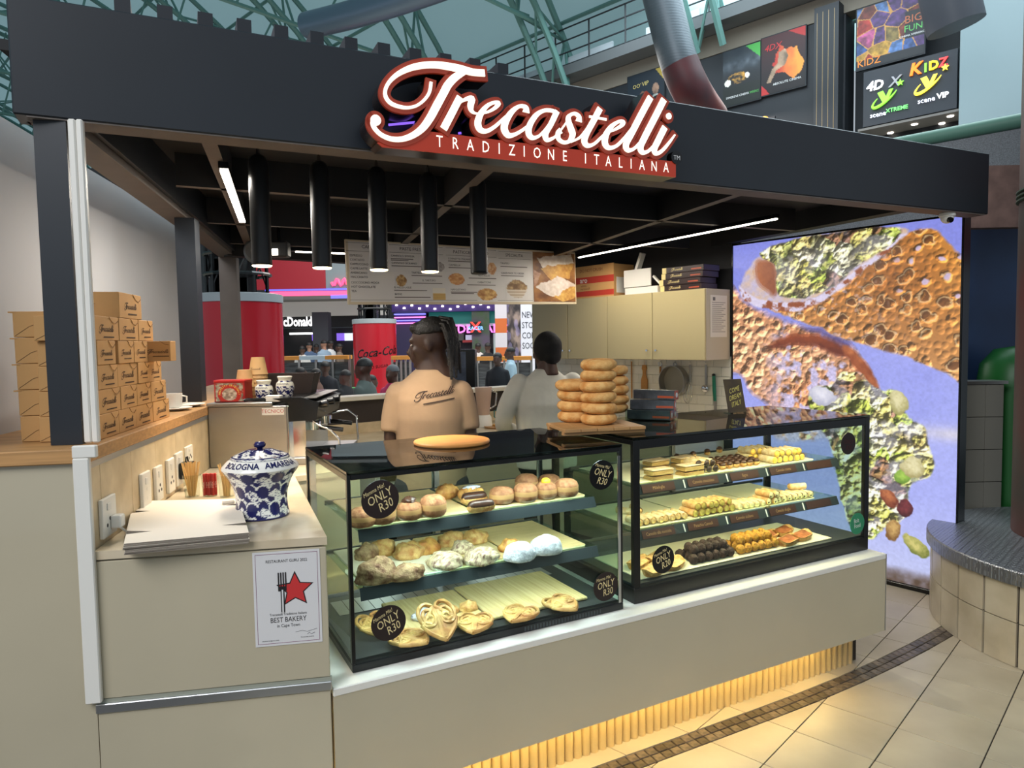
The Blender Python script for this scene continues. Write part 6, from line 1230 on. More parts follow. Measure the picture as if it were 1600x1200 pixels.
# the woman in grey at the cupboards
arms = {-1: [(-.19, -.005, 1.385, .054), (-.275, -.02, 1.24, .052), (-.30, .02, 1.11, .046), (-.25, .15, 1.06, .040), (-.16, .27, 1.03, .028)], 1: [(.19, -.005, 1.385, .054), (.26, 0, 1.22, .05), (.27, .04, 1.10, .044), (.22, .18, 1.06, .038), (.15, .29, 1.03, .028)]}
wom, hM2, top2 = person('woman in a grey long-sleeved top and black head wrap, back turned', WF, .225, 4.62, 0., math.radians(12), SK2, (208, 206, 196), (30, 30, 34), H=1.655, hv=.0095, head_yaw=math.radians(24), head_pitch=math.radians(6), arms=arms, sleeve=.93, wide=1.22, topname='grey_top')
g = MB(); g.T = hM2; g.ball((0, .03, .006), .094, .108, .114, 24, 16, zmin=-.8); g.ball((0, .07, -.055), .072, .055, .06, 16, 10); g.ball((0, .088, .02), .068, .055, .068, 18, 12); g.tube([(-.075, .02, -.02), (0, .115, .0), (.075, .02, -.02)], .022, 10); fused(g, 'head_wrap', MAT('black_cloth', (13, 13, 14), .8, bump=.3, bscale=30), wom, .008, 3)
# ================================================================ cinema front high up behind the stall
m_cin = MAT('cinema_dark', (30, 34, 40), .6); m_beige = MAT('hall_beige', (128, 120, 108), .8); m_pale = MAT('pale_blue_wall', (140, 158, 163), .7); m_conc = MAT('concrete_edge', (92, 96, 98), .8)
cw = struct(MB().box(-30, 1.45, .02, .5, 5.0, 7.45).build('wall_back', m_cin), M, label='dark upper wall carrying the cinema posters')
struct(MB().box(-30, 6, .0, .4, 7.46, 7.86).build('trim_1', m_beige), M, label='beige strip above the cinema posters')
struct(MB().box(-30, 6, -.5, .4, 7.87, 8.1).build('trim_2', m_conc), M, label='concrete edge carrying the catwalk')
struct(MB().box(1.46, 6, .55, .9, 5.0, 7.45).build('wall_back', m_cin), M, label='dark recessed wall behind the cinema sign')
struct(MB().box(3.27, 6.5, -.1, .5, 2.0, 7.45).build('wall_back', m_pale), M, label='pale blue wall right of the cinema sign')
struct(MB().box(-1.2, 3.2, .9, 1.2, 2.0, 4.99).build('wall_back', MAT('lobby_dark', (34, 32, 32), .7)), M, label='dark wall of the upper cinema lobby')
m_lite = MAT('poster_lit_ink', (226, 226, 226), .5)
def slab(name, label, x0, x1, z0, z1, fn, cat='poster', y=-.03, nx=60, ny=70, emit=.0, grp=None):
    t = thing(name, label, cat, M, (x0 + x1) / 2, y, z0, group=grp); w, h = (x1 - x0) / 2, z1 - z0; MB().box(-w - .02, w + .02, .0, .045, -.02, h + .02).build('backing', m_cin, t); print_sheet('print', -w, w, 0, h, -.004, nx, ny, fn, PAINT('poster_print_%.2f' % emit, emit=emit, rough=.5), t); return t, w, h
def car(U, V):
    n = fbm(U * 6, V * 8, 2); c = mixc(C3((34, 44, 54)), C3((18, 20, 24)), V * 1.4); c = mixc(c, C3((110, 120, 130)), np.exp(-((V - .28) / .12) ** 2) * n); m = (((U - .4) / .3) ** 2 + ((V - .53) / .1) ** 2) < 1; c = np.where(m[..., None], mixc(C3((206, 150, 60)), C3((24, 22, 24)), (fbm(U * 9, V * 14, 5) - .35) * 4), c); c = np.where((np.hypot((U - .13) / .09, (V - .58) / .06) < 1)[..., None], C3((230, 226, 216)), c); c = np.where((np.hypot((U - .66) / .06, (V - .52) / .05) < 1)[..., None], C3((236, 230, 220)), c); c = np.where(((U - .62) * 1. > (V * 1.45) + .0)[..., None], C3((70, 160, 70)), c); c = np.where((V > .66)[..., None], mixc(c, C3((20, 26, 18)), .6 * np.ones_like(V)), c); return c
def red(U, V):
    n = fbm(U * 7, V * 7, 12); c = mixc(C3((66, 18, 24)), C3((22, 14, 18)), V * 1.3); c = np.where(inpoly(U + (n - .5) * .2, V + (n - .5) * .2, [(.25, .45), (.45, .22), (.8, .28), (.98, .6), (.75, .85), (.55, .7), (.3, .65)])[..., None], mixc(C3((170, 40, 36)), C3((236, 150, 60)), (U - .4) * 1.8 + n * .5), c)
    c = np.where(inpoly(U, V, [(.4, .32), (.55, .28), (.62, .42), (.55, .56), (.35, .62), (.22, .8), (.12, .8), (.25, .58), (.38, .5)])[..., None], mixc(C3((196, 160, 130)), C3((96, 84, 70)), n * 1.5 - .2), c); c = np.where((U + V * .0 - .62 > V * 2.2)[..., None], C3((176, 40, 40)), c); c = np.where(((1 - V) < .18 - U * .9)[..., None], C3((176, 44, 44)), c); return c
def kids(U, V):
    a, a2, ai = worley(U * 4.2, V * 4.6, 31); n = fbm(U * 16, V * 16, 7); pal = np.array([(176, 52, 44), (92, 130, 190), (196, 150, 60), (120, 50, 40), (90, 60, 120), (60, 90, 150), (190, 90, 140), (130, 110, 60)]) / 255.; c = pal[(ai * 7.99).astype(int)]; c = c * (.35 + .9 * n)[..., None]; c = np.where(((a2 - a) < .05)[..., None], C3((190, 140, 70)), c); c = np.where((U > .72)[..., None] & (V > .28)[..., None] & (V < .7)[..., None], C3((24, 26, 32)), c); c = np.where((V > .86)[..., None], C3((26, 28, 34)), c); return c
def vip(U, V):
    n = fbm(U * 8, V * 8, 3); c = np.broadcast_to(C3((22, 34, 46)), U.shape + (3,)).copy(); c = np.where((U - .78 > V * .9)[..., None], C3((176, 150, 60)), c)
    for cx, cy, r, col in ((.42, .46, .08, (150, 110, 90)), (.78, .38, .09, (190, 150, 124))): c = np.where((np.hypot((U - cx) / r, (V - cy) / (r * 1.25)) < 1)[..., None], mixc(C3(col), C3((60, 44, 40)), n), c); c = np.where((np.hypot((U - cx) / (r * 2.2), (V - cy - .42) / .32) < 1)[..., None], mixc(C3((206, 210, 206)), C3((120, 126, 120)), n), c)
    return c
t, w, h = slab('cinema_poster', 'dark cinema poster with a car and a green corner', -.91, -.125, 6.33, 7.42, car); g = MB(); g.text('IMMERSIVE CINEMA', .062, onface(-.08, -.008, .16), sx=.9); g.build('poster_lettering', m_lite, t); g = MB(); g.text('XPERIENCE', .062, onface(.27, -.008, .16), sx=.6); g.build('poster_lettering', MAT('poster_green', (90, 176, 90), .5), t)
t, w, h = slab('cinema_poster', 'dark red cinema poster with a couple in a seat', -.10, .75, 6.36, 7.45, red); g = MB(); g.text('4DX', .17, onface(-.20, -.008, .87), shear=.2); g.build('poster_lettering', MAT('poster_deep_red', (190, 40, 46), .5), t); g = MB(); g.text('ABSOLUTE CINEMA', .062, onface(.08, -.008, .16)); g.build('poster_lettering', m_lite, t)
t, w, h = slab('cinema_poster', 'colourful cinema poster made of hexagon pictures', 1.66, 2.73, 6.37, 7.42, kids, nx=90, ny=90); g = MB(); g.text('KIDZ', .17, onface(-.33, -.008, .09)); g.build('poster_lettering', MAT('poster_orange', (230, 130, 40), .5, emit=.15), t); g = MB(); g.text('BIG', .18, onface(.37, -.008, .62)); g.build('poster_lettering', MAT('poster_brown', (176, 96, 60), .5), t); g = MB(); g.text('FUN', .15, onface(.37, -.008, .47)); g.build('poster_lettering', MATS['poster_green'], t); g = MB(); g.text('CINEMA XPERIENCE', .045, onface(.36, -.008, .36)); g.build('poster_lettering', m_lite, t)
t, w, h = slab('cinema_poster', 'dark blue cinema poster with two laughing people', -3.23, -2.30, 6.45, 7.55, vip); g = MB(); g.text('VIP', .13, onface(.0, -.008, .85)); g.text("OO'", .12, onface(-.22, -.008, .84)); g.build('poster_lettering', MAT('poster_gold', (206, 186, 110), .5), t)
t = thing('cinema_sign', 'dark sign panel with four colourful lit logos, below the hexagon poster', 'sign', M, 1.79, -.06, 5.335); MB().box(0, 1.44, 0, .1, 0, .96).build('panel', MAT('sign_panel', (40, 44, 52), .5), t)
def lit(tx, x, z, s, col, sx=1., shear=0., bold=.0, e=1.3):
    g = MB(); g.text(tx, s, onface(x, -.02, z), sx=sx, shear=shear, bold=bold, depth=.05); g.build('lit_letters', MAT('lit_%d_%d_%d' % col, col, .5, emit=e), t)
lit('4D', .19, .67, .22, (255, 255, 255), shear=.15, bold=.02); lit('X', .50, .66, .24, (150, 150, 156), shear=.25, e=.5, bold=.01); lit('K', .82, .78, .27, (255, 120, 30), bold=.03, shear=.2); lit('I', .98, .76, .2, (120, 210, 60), bold=.03); lit('D', 1.1, .77, .2, (250, 210, 40), bold=.03); lit('Z', 1.24, .78, .2, (236, 60, 60), bold=.02)
lit('scene', .25, .165, .115, (236, 240, 255)); lit('XTREME', .55, .19, .095, (110, 220, 110), bold=.01); lit('scene', 1.0, .23, .115, (236, 240, 255)); lit('VIP', 1.24, .245, .125, (255, 255, 255), bold=.02)
for ox, oz, col in ((.36, .40, (130, 230, 60)), (1.03, .47, (250, 226, 70))):
    m_ = MAT('lit_%d_%d_%d' % col, col, .5, emit=1.3); g = MB(); g.tube([(ox + .20 * math.cos(a), -.03, oz + .09 * math.sin(a) + .12 * (math.cos(a) + .3)) for a in np.linspace(2.2, 5.9, 18)], [.006 + .02 * math.sin(i / 17 * math.pi) for i in range(18)], 6); g.build('swoosh', m_, t); g = MB(); g.wallprism([(ox - .12, oz + .13), (ox - .03, oz + .15), (ox + .02, oz + .04), (ox + .07, oz + .15), (ox + .13, oz + .15), (ox + .03, oz - .06), (ox - .03, oz - .06)], -.04, -.02); g.build('seat_mark', m_, t)
    g = MB(); g.wallprism([(ox + .24 + (.06 if k % 2 == 0 else .025) * math.cos(math.radians(90 + 36 * k)), oz + .22 + (.06 if k % 2 == 0 else .025) * math.sin(math.radians(90 + 36 * k))) for k in range(10)], -.04, -.02); g.build('star_mark', m_, t)
# dark pilaster with thin gold lines
t = thing('pilaster', 'dark pilaster with thin gold vertical lines between the posters', 'pilaster', M, .99, -.25, 4.5); MB().box(0, .43, 0, .26, 0, 3.1).build('shaft', m_cin, t)
for k in range(4): MB().box(.05 + k * .10, .058 + k * .10, -.004, 0, .1, 3.0).build('gold_line', MAT('gold_line', (150, 128, 90), .4), t)
# lobby ceiling under the sign, with round downlights and small posters
t = thing('lobby_ceiling', 'grey lobby ceiling with round lights below the cinema sign', 'ceiling panel', M, 1.8, .0, 5.28); MB().box(-.1, 1.5, -.05, .9, 0, .04).build('panel', MAT('lobby_grey', (120, 116, 112), .7), t)
for x, y in ((.3, .45), (.75, .2), (1.1, .5), (1.3, .15)): MB().cyl((x, y, -.012), (x, y, 0), .05, n=16).build('downlight', MAT('downlight', (255, 244, 226), .5, emit=6), t)
for i, x in enumerate((2.35, 2.75, 3.05)):
    t = thing('small_poster', f'small dark film poster in the lobby, {["left", "middle", "right"][i]} one', 'poster', M, x, .5, 4.72, group='small lobby posters'); MB().box(-.15, .15, 0, .03, 0, .48).build('case', m_blk, t); print_sheet('print', -.12, .12, .04, .44, -.004, 14, 20, lambda U, V: mixc(C3((30, 24, 26)), C3((150, 120, 100)), (fbm(U * 5, V * 6, i + 40) - .4) * 3 * np.exp(-((V - .45) / .2) ** 2)), PAINT('small_poster_print', rough=.4), t)
t = thing('hanging_sign', 'small grey hanging sign with arched pale lettering', 'sign', M, 1.25, -.9, 4.62); MB().box(-.22, .22, 0, .04, 0, .32).build('board', MAT('slate_board', (70, 74, 80), .6), t); g = MB(); g.text('BOSSA', .12, onface(0, -.004, .15)); g.build('sign_lettering', m_lite, t); g = MB(); g.tube([(.17 * math.cos(a), -.006, .15 + .13 * math.sin(a)) for a in np.linspace(0, math.pi, 14)], .008, 5); g.build('arch_mark', m_lite, t)
p = M.aty(1193, 184, -.3); t = thing('orange_sign', 'glowing orange round letter peeking over the fascia', 'sign', M, p[0], -.3, p[2] - .1); g = MB(); g.tube([(.09 * math.cos(a), 0, .09 * math.sin(a)) for a in np.linspace(0, 2 * math.pi, 24)], .035, 8); g.build('letter_ring', MAT('orange_glow', (255, 170, 40), .5, emit=2.5, ecol=(255, 140, 20)), t); MB().box(-.6, .2, .05, .1, -.18, .1).build('backing', m_cin, t)
# ducts
def duct(name, label, pts, r, mat, ribs=0, mat2=None, n2=0):
    P = spline(pts, 8); t = thing(name, label, 'duct', WF, 0, 0, 0); t.location = tuple(P[0][:3]); Pl = [tuple(p[:3] - P[0][:3]) for p in P]
    if mat2: MB().tube(Pl[:n2 + 1], r, 24).build('pipe', mat, t, smooth=60); MB().tube(Pl[n2:], r * 1.02, 24).build('sleeve', mat2, t, smooth=60)
    else: MB().tube(Pl, r, 24).build('pipe', mat, t, smooth=60)
    return t
m_duct = MAT('corrugated_duct', (96, 104, 110), .45, metal=.5); nt = m_duct.node_tree; N = nt.nodes; tc = N.new('ShaderNodeTexCoord'); wv = N.new('ShaderNodeTexWave'); wv.bands_direction = 'Z'; wv.inputs['Scale'].default_value = 8; bp = N.new('ShaderNodeBump'); bp.inputs['Strength'].default_value = .6; nt.links.new(tc.outputs['Object'], wv.inputs['Vector']); nt.links.new(wv.outputs['Fac'], bp.inputs['Height']); nt.links.new(bp.outputs[0], N['Principled BSDF'].inputs['Normal'])
m_dk = MAT('duct_dark_red', (52, 40, 44), .5, col2=(110, 30, 34), vscale=1.2)
A3 = lambda px, py, d: tuple(WF.atd(px, py, d))
duct('air_duct', 'big ribbed grey air duct with a dark red end coming down behind the sign', [A3(985, -200, 10.5), A3(1040, 20, 10.5), A3(1062, 100, 10.5), A3(1085, 150, 10.6), A3(1110, 185, 11.2)], .27, m_duct, mat2=m_dk, n2=16)
duct('air_duct', 'fat dark air duct bending in at the upper right', [A3(1430, -200, 10), A3(1470, -60, 10), A3(1484, 0, 10), A3(1494, 42, 10)], .36, MAT('dark_duct', (66, 68, 76), .5))
duct('air_duct', 'long round metal air duct running under the roof at the left', [A3(480, 40, 15), A3(560, 20, 14.2), A3(660, -12, 13.4), A3(760, -50, 12.6)], .26, MAT('blue_grey_duct', (110, 128, 146), .35, metal=.5))
# catwalk railing
cwk = thing('catwalk_railing', 'dark steel catwalk railing along the roof edge', 'railing', M, 0, -.45, 8.11); m_rail2 = MAT('dark_rail', (40, 44, 48), .5)
for z in (.0, .28, .56, .84): MB().cyl((-14, 0, z + .02), (3, 0, z + .02), .018, n=6).build('rail', m_rail2, cwk)
for k in range(18): MB().cyl((-14 + k, 0, 0), (-14 + k, 0, .86), .022, n=6).build('rail_post', m_rail2, cwk)
for k in range(6): MB().box(-11.5 + k * 2.2, -10.2 + k * 2.2, .35, .4, .15, .35).build('light_fitting', MAT('steel_bright', (206, 214, 220), .4), cwk)
# vaulted roof: panels, trusses and purlins in the hall's own axes
m_roof = MAT('roof_panel', (126, 160, 160), .7, var=.08, vscale=.5); _nt = m_roof.node_tree; _tl = _nt.nodes.new('ShaderNodeBsdfTranslucent'); _tl.inputs[0].default_value = (*lin((196, 232, 232)), 1); _mx = _nt.nodes.new('ShaderNodeMixShader'); _mx.inputs[0].default_value = .68
_nt.links.new(_nt.nodes['Principled BSDF'].outputs[0], _mx.inputs[1]); _nt.links.new(_tl.outputs[0], _mx.inputs[2]); _nt.links.new(_mx.outputs[0], _nt.nodes['Material Output'].inputs[0])
m_truss = MAT('truss_green', (96, 138, 132), .5)
CY, CZ, RR_ = -10.5, 1.6, 12.8
rf = MB(); nA = 40; ang = np.linspace(math.radians(24), math.radians(168), nA)
xs_ = np.linspace(-70, 14, 22); vs = []; fs = []
for x in xs_:
    for a in ang: vs.append((x, CY + RR_ * math.cos(a), CZ + RR_ * math.sin(a)))
for i in range(len(xs_) - 1):
    for j in range(nA - 1): fs.append((i * nA + j, i * nA + j + 1, (i + 1) * nA + j + 1, (i + 1) * nA + j))
rf.add(vs, fs); roof = struct(rf.build('ceiling', m_roof, smooth=60), M, label='curved pale green vaulted roof of the hall')
for a in np.linspace(math.radians(28), math.radians(150), 15): MB().cyl((-70, CY + (RR_ - .12) * math.cos(a), CZ + (RR_ - .12) * math.sin(a)), (14, CY + (RR_ - .12) * math.cos(a), CZ + (RR_ - .12) * math.sin(a)), .05, n=5).build('purlin', m_truss, roof)
tp = None
for k in range(13):
    x = -40 + k * 3.9; t = thing('roof_truss', f'arched green steel roof truss, {["farthest", "second farthest", "third farthest", "fourth farthest", "fifth farthest", "sixth farthest", "middle", "sixth nearest", "fifth nearest", "fourth nearest", "third nearest", "second nearest", "nearest"][k]} of the row', 'truss', M, x, 0, 0, group='roof trusses')
    if tp is None:
        tp = []; aa = np.linspace(math.radians(30), math.radians(150), 25)
        for r_ in (RR_ - .25, RR_ - 1.15):
            for dx in (-.28, .28) if r_ < RR_ - 1 else (0,):
                g = MB(); g.tube([(dx, CY + r_ * math.cos(a), CZ + r_ * math.sin(a)) for a in aa], .075, 6); me = g.mesh('chord'); me.materials.append(m_truss); tp.append(('chord', me))
        g = MB()
        for i in range(24):
            r0, r1 = (RR_ - .25, RR_ - 1.15) if i % 2 else (RR_ - 1.15, RR_ - .25)
            for dx in (-.28, .28): g.tube([(dx if r0 < RR_ - 1 else 0, CY + r0 * math.cos(aa[i]), CZ + r0 * math.sin(aa[i])), (dx if r1 < RR_ - 1 else 0, CY + r1 * math.cos(aa[i + 1]), CZ + r1 * math.sin(aa[i + 1]))], .035, 4)
            g.tube([(-.28, CY + (RR_ - 1.15) * math.cos(aa[i]), CZ + (RR_ - 1.15) * math.sin(aa[i])), (.28, CY + (RR_ - 1.15) * math.cos(aa[i + 1]), CZ + (RR_ - 1.15) * math.sin(aa[i + 1]))], .03, 4)
        me = g.mesh('lacing'); me.materials.append(m_truss); tp.append(('lacing', me))
        g = MB(); z_ = CZ + RR_ * math.sin(math.radians(40)); g.cyl((0, CY - RR_ * .75, z_ - .9), (0, CY + RR_ * .75, z_ - .9), .05, n=5)
        for i in range(9): g.cyl((0, CY - 8 + i * 2, z_ - .9), (0, CY - 7 + i * 2, CZ + math.sqrt(max(1, (RR_ - 1.15) ** 2 - (-7 + i * 2) ** 2))), .03, n=4)
        me = g.mesh('tie_web'); me.materials.append(m_truss); tp.append(('tie_web', me))
    for nm_, me in tp: inst(me, nm_, parent=t)
# added wall behind the food court, then the hall's end wall
struct(MB().box(-34, 16, 29, 29.4, 0, 9).build('wall_added', MAT('added_wall_grey', (84, 84, 88), .8)), WF, label='grey wall added far behind the food court to darken reflections')  # added wall, keeps the bright sky out of the case-top reflections
struct(MB().box(-75, -68, -30, 6, 0, 20).build('wall_end', MAT('hall_end', (120, 134, 136), .8)), M, label='far end wall of the hall')
# right of the stall: balcony edge with green pipe, blue hoarding, green slide, tiled pier
t = thing('balcony_edge', 'balcony edge with a green pipe rail and wire mesh at the right', 'balcony', WF, 3.35, 6.4, 3.0); R45 = math.radians(-43.7); t.rotation_euler = (0, 0, R45)
MB().cyl((-1.6, 0, .30), (3, 0, .30), .06, n=14).build('pipe_rail', MAT('green_pipe', (96, 140, 122), .5), t, smooth=60); MB().box(-1.6, 3, -.01, .01, -.45, .24).build('mesh_panel', MAT('wire_mesh', (120, 124, 128), .6, var=.3, vscale=120), t); MB().box(-1.6, 3, -.08, .3, -.75, -.45).build('slab_edge', MAT('balcony_red', (150, 52, 52), .6), t)
struct(MB().box(3.05, 5.2, 5.0, 5.1, 0, 2.42).build('wall_side', MAT('blue_hoarding', (30, 62, 104), .5, col2=(22, 44, 78), vscale=2)), WF, label='dark blue hoarding right of the light box')
o = MB().box(0, .9, .0, .08, 2.30, 2.70).build('rough_board', MAT('rough_board', (120, 96, 88), .8, var=.25, vscale=9)); put(o, WF, 3.0, 4.62); tag(o, 'rough weathered board above the blue hoarding', 'board')
o = MB().lathe([(.22, 0), (.22, 1.25), (.20, 1.40), (.12, 1.5), (0, 1.52)], 32, closed_top=False).build('green_bin', MAT('green_plastic', (26, 104, 40), .4), smooth=50); o.location = (3.42, 4.74, 0); tag(o, 'green rounded bin between the light box and the column', 'bin')
t = thing('tiled_pier', 'low grey tiled pier beside the light box', 'pier', WF, 2.93, 4.52, 0)
MB().box(0, .26, 0, .12, 0, 1.28).build('core', m_grout, t)
for k in range(6): MB().box(.002, .14, -.012, 0, k * .213 + .002, k * .213 + .211, b=.002).build('pier_tile', MAT('pier_tile', (120, 118, 108), .4), t); MB().box(.142, .258, -.012, 0, k * .213 + .002, k * .213 + .211, b=.002).build('pier_tile', MATS['pier_tile'], t)
MB().box(-.01, .28, -.02, .13, 1.28, 1.3).build('cap', m_steel, t)
# upper left lit advert
t = thing('lit_screen', 'bright pinkish advert screen at the upper left edge', 'screen', WF, -7.2, 8.6, 5.0, rz=math.radians(20)); MB().box(-3, .7, .0, .1, -1.7, 1.4).build('case', m_cin, t); MB().box(-2.95, .65, -.01, 0, -1.65, 1.35).build('lit_face', MAT('screen_pink', (214, 190, 200), .5, emit=.8), t); MB().box(-.9, .65, -.014, -.01, -.1, .25).build('blue_band', MAT('screen_blue', (50, 50, 110), .5, emit=.6), t); g = MB(); g.text('SEN', .24, onface(-.1, -.018, .07)); g.build('screen_lettering', MAT('screen_white', (240, 240, 240), .5, emit=1), t)

# ================================================================ food court behind the stall
m_red = MAT('drum_red', (168, 28, 40), .22, var=.04, vscale=1); m_cap = MAT('drum_cap', (150, 158, 162), .5)
def drum(label, px, d, r, ztop, withtext):
    p = WF.atd(px, 540, d); t = thing('red_drum', label, 'column', WF, p[0], p[1], 0, group='round red columns'); MB().lathe([(r, 0), (r, ztop - .1)], 48, closed_top=False).build('shell', m_red, t, smooth=60); MB().lathe([(r + .012, ztop - .11), (r + .012, ztop - .01), (r - .02, ztop), (0, ztop)], 48, closed_top=False).build('cap', m_cap, t, smooth=50)
    g = MB(); random.seed(int(px))
    for k in range(9):
        a = k * .7; x, y = r * .7 * math.cos(a), r * .7 * math.sin(a); g.cyl((x, y, ztop), (x, y, ztop + .75), .022, n=5); g.cyl((x, y, ztop + .1), (r * .7 * math.cos(a + .7), r * .7 * math.sin(a + .7), ztop + .65), .012, n=4)
    for z in (.25, .5, .75): g.tube([(r * .75 * math.cos(a), r * .75 * math.sin(a), ztop + z) for a in np.linspace(0, 2 * math.pi, 17)], .022, 5)
    for k in range(6): g.box(-.15 + .1 * random.uniform(-2, 2), .1 + .1 * random.uniform(-2, 2), -.2, .1, ztop, ztop + .2 + .08 * k)
    g.build('rigging', m_blk, t)
    if withtext:
        a0 = math.atan2(-p[1], -p[0]) + .12
        cyl_ = lambda zc: (lambda x, y, z: ((r + .004) * math.cos(a0 + x / r), (r + .004) * math.sin(a0 + x / r), zc + y + x * .1))
        g = MB(); g.text('Coca-Cola', .29, cyl_(1.42), shear=.35, bold=.012, sx=.9); g.text('NO SUGAR', .10, cyl_(1.08)); g.build('drum_lettering', m_blk, t)
drum('big round red column with a grey cap, left of the coffee machine', 376, 9.0, .53, 2.27, False); drum('round red column with black script lettering behind the man', 586, 17.0, .52, 2.22, True)
# burger counter
Y0 = 24.0
def fx(px, d=Y0): return WF.atd(px, 540, d)[0]
def fz(px, py, d=Y0): return WF.atd(px, py, d)[2]
ff = thing('burger_shop', 'burger restaurant front with a lit white name on a dark band', 'shop front', WF, fx(490), Y0, 0)
def fbox(par, nm_, px0, px1, py0, py1, mat, y0=0., y1=.1, d=Y0): 
    c = par.location; return MB().box(fx(px0, d) - c[0], fx(px1, d) - c[0], y0, y1, fz((px0 + px1) / 2, py1, d), fz((px0 + px1) / 2, py0, d)).build(nm_, mat, par)
fbox(ff, 'name_band', 395, 560, 494, 512, MAT('band_black', (20, 20, 22), .5)); fbox(ff, 'interior', 395, 560, 512, 700, MAT('shop_interior', (40, 36, 36), .7), 1.2, 1.3)
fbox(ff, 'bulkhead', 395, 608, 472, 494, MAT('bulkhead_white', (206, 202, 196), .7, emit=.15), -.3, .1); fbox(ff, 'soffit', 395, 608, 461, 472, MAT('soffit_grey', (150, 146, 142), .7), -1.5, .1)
fbox(ff, 'service_counter', 395, 560, 556, 700, MAT('service_wood', (96, 80, 66), .6), .3, .8); fbox(ff, 'light_strip', 440, 500, 519, 522, MAT('strip_white', (255, 255, 255), .5, emit=2), .9, 1.0)
g = MB(); g.text('McDonald\'s', .44, onface(fx(465.5) - fx(490), -.03, fz(478, 503)), bold=.02, sx=.66); g.build('name_letters', MAT('shop_white', (255, 255, 255), .5, emit=2.2), ff)
for a, b_, c, d_ in ((475, 487, 520, 532), (488, 494, 520, 532), (515, 527, 520, 532), (528, 541, 520, 532), (543, 556, 525, 540)): fbox(ff, 'menu_screen', a, b_, c, d_, MAT('screen_%d' % (a % 2), (120, 90, 200) if a in (475, 515) else (206, 214, 226), .5, emit=1.1), 1.0, 1.1)
for k in range(9): MB().cyl((fx(415 + k * 18) - fx(490), -.8, fz(480, 469) - .06), (fx(415 + k * 18) - fx(490), -.8, fz(480, 469)), .06, n=10).build('downlight', MATS['downlight'], ff)
o = MB().box(-.24, .24, -.2, .2, 0, 2.62).build('dark_column', MAT('court_column', (56, 58, 64), .6)); o.location = (fx(504, 21.5), 21.5, 0); tag(o, 'square dark column in front of the burger restaurant', 'column')
# red band with neon
rb = thing('red_gallery', 'red gallery front with pink and blue neon above the food court', 'gallery', WF, fx(480, 20), 20, 0)
fbox(rb, 'red_band', 395, 512, 402, 452, MAT('gallery_red', (150, 26, 40), .4), 0, .2, 20); fbox(rb, 'glass_panel', 512, 600, 406, 452, MAT('gallery_grey', (120, 132, 136), .4), .02, .2, 20); fbox(rb, 'upper_edge', 395, 600, 397, 402, m_conc, -.05, .2, 20)
fbox(rb, 'pink_neon', 425, 545, 455, 462, MAT('neon_pink', (255, 70, 110), .5, emit=1.6), -.04, .0, 20); fbox(rb, 'blue_neon', 418, 556, 451.5, 454, MAT('neon_blue', (90, 90, 240), .5, emit=1.3), -.04, .0, 20); fbox(rb, 'blue_neon', 520, 558, 461, 466, MATS['neon_blue'], -.05, .0, 20)
g = MB(); g.tube([(fx(522 + i * 2, 20) - fx(480, 20), -.04, fz(535, 441 + 5 * math.sin(i * 1.1), 20)) for i in range(20)], .045, 6); g.build('neon_squiggle', MATS['neon_pink'], rb)
# arcade
ar = thing('arcade_front', 'dark arcade front with teal ceiling, neon rings and pink lit name', 'shop front', WF, fx(700), Y0, 0)
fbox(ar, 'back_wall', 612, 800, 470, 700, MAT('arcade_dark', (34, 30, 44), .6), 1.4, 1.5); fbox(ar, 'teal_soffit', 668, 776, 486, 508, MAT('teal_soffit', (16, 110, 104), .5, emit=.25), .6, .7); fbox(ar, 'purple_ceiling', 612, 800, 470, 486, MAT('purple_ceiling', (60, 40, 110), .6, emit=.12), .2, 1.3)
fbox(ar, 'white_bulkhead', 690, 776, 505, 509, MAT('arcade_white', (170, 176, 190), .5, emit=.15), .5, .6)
for i, (py, col) in enumerate(((490, (110, 110, 255)), (495, (255, 120, 200)), (500, (120, 110, 255)), (504, (255, 110, 190)))): fbox(ar, 'neon_ring', 617, 666, py, py + 1.6, MAT('ring_%d' % (i % 2), col, .5, emit=1.8), .0, .08)
fbox(ar, 'ring_column', 618, 665, 486, 640, MAT('arcade_purple', (52, 44, 84), .5), .1, .5)
g = MB(); g.text('WONDERLAND', .40, onface(fx(731) - fx(700), .45, fz(735, 514)), bold=.02, sx=1.04); g.build('name_letters', MAT('pink_letters', (255, 110, 220), .5, emit=1.7), ar)
fbox(ar, 'green_panel', 737, 765, 478, 560, MAT('green_print', (70, 110, 50), .6, col2=(120, 90, 130), vscale=1.4), .3, .4)
bx_ = fbox(ar, 'racer_panel', 735, 752, 503, 521, m_blk, .1, .2); g = MB(); g.text('X', .5, onface(fx(743.5) - fx(700), .08, fz(743, 512)), bold=.02); g.build('racer_cross', MAT('racer_red', (240, 60, 50), .5, emit=1.4), ar); g = MB(); g.text('RACER', .17, onface(fx(743.5) - fx(700), .04, fz(743, 513)), bold=.02); g.build('racer_letters', MAT('racer_blue', (120, 170, 255), .5, emit=1.6), ar)
for a, b_, c, d_, col in ((690, 722, 520, 532, (70, 80, 70)), (725, 735, 523, 531, (206, 226, 240)), (720, 745, 531, 535, (150, 50, 50)), (751, 770, 527, 545, (24, 24, 26)), (770, 776, 520, 560, (176, 196, 190))): fbox(ar, 'shop_fitting', a, b_, c, d_, MAT('fit_%d' % a, col, .5, emit=.25), .9, 1.0)
for k in range(14): MB().cyl((fx(620 + k * 12) - fx(700), .15, fz(700, 476 + (k * 5) % 9)), (fx(620 + k * 12) - fx(700), .15, fz(700, 476 + (k * 5) % 9) + .05), .04, n=8).build('spot_light', MATS['downlight'], ar)
t = thing('striped_column', 'column with orange and white bands behind the woman', 'column', WF, fx(783.5, 18), 18, 0)
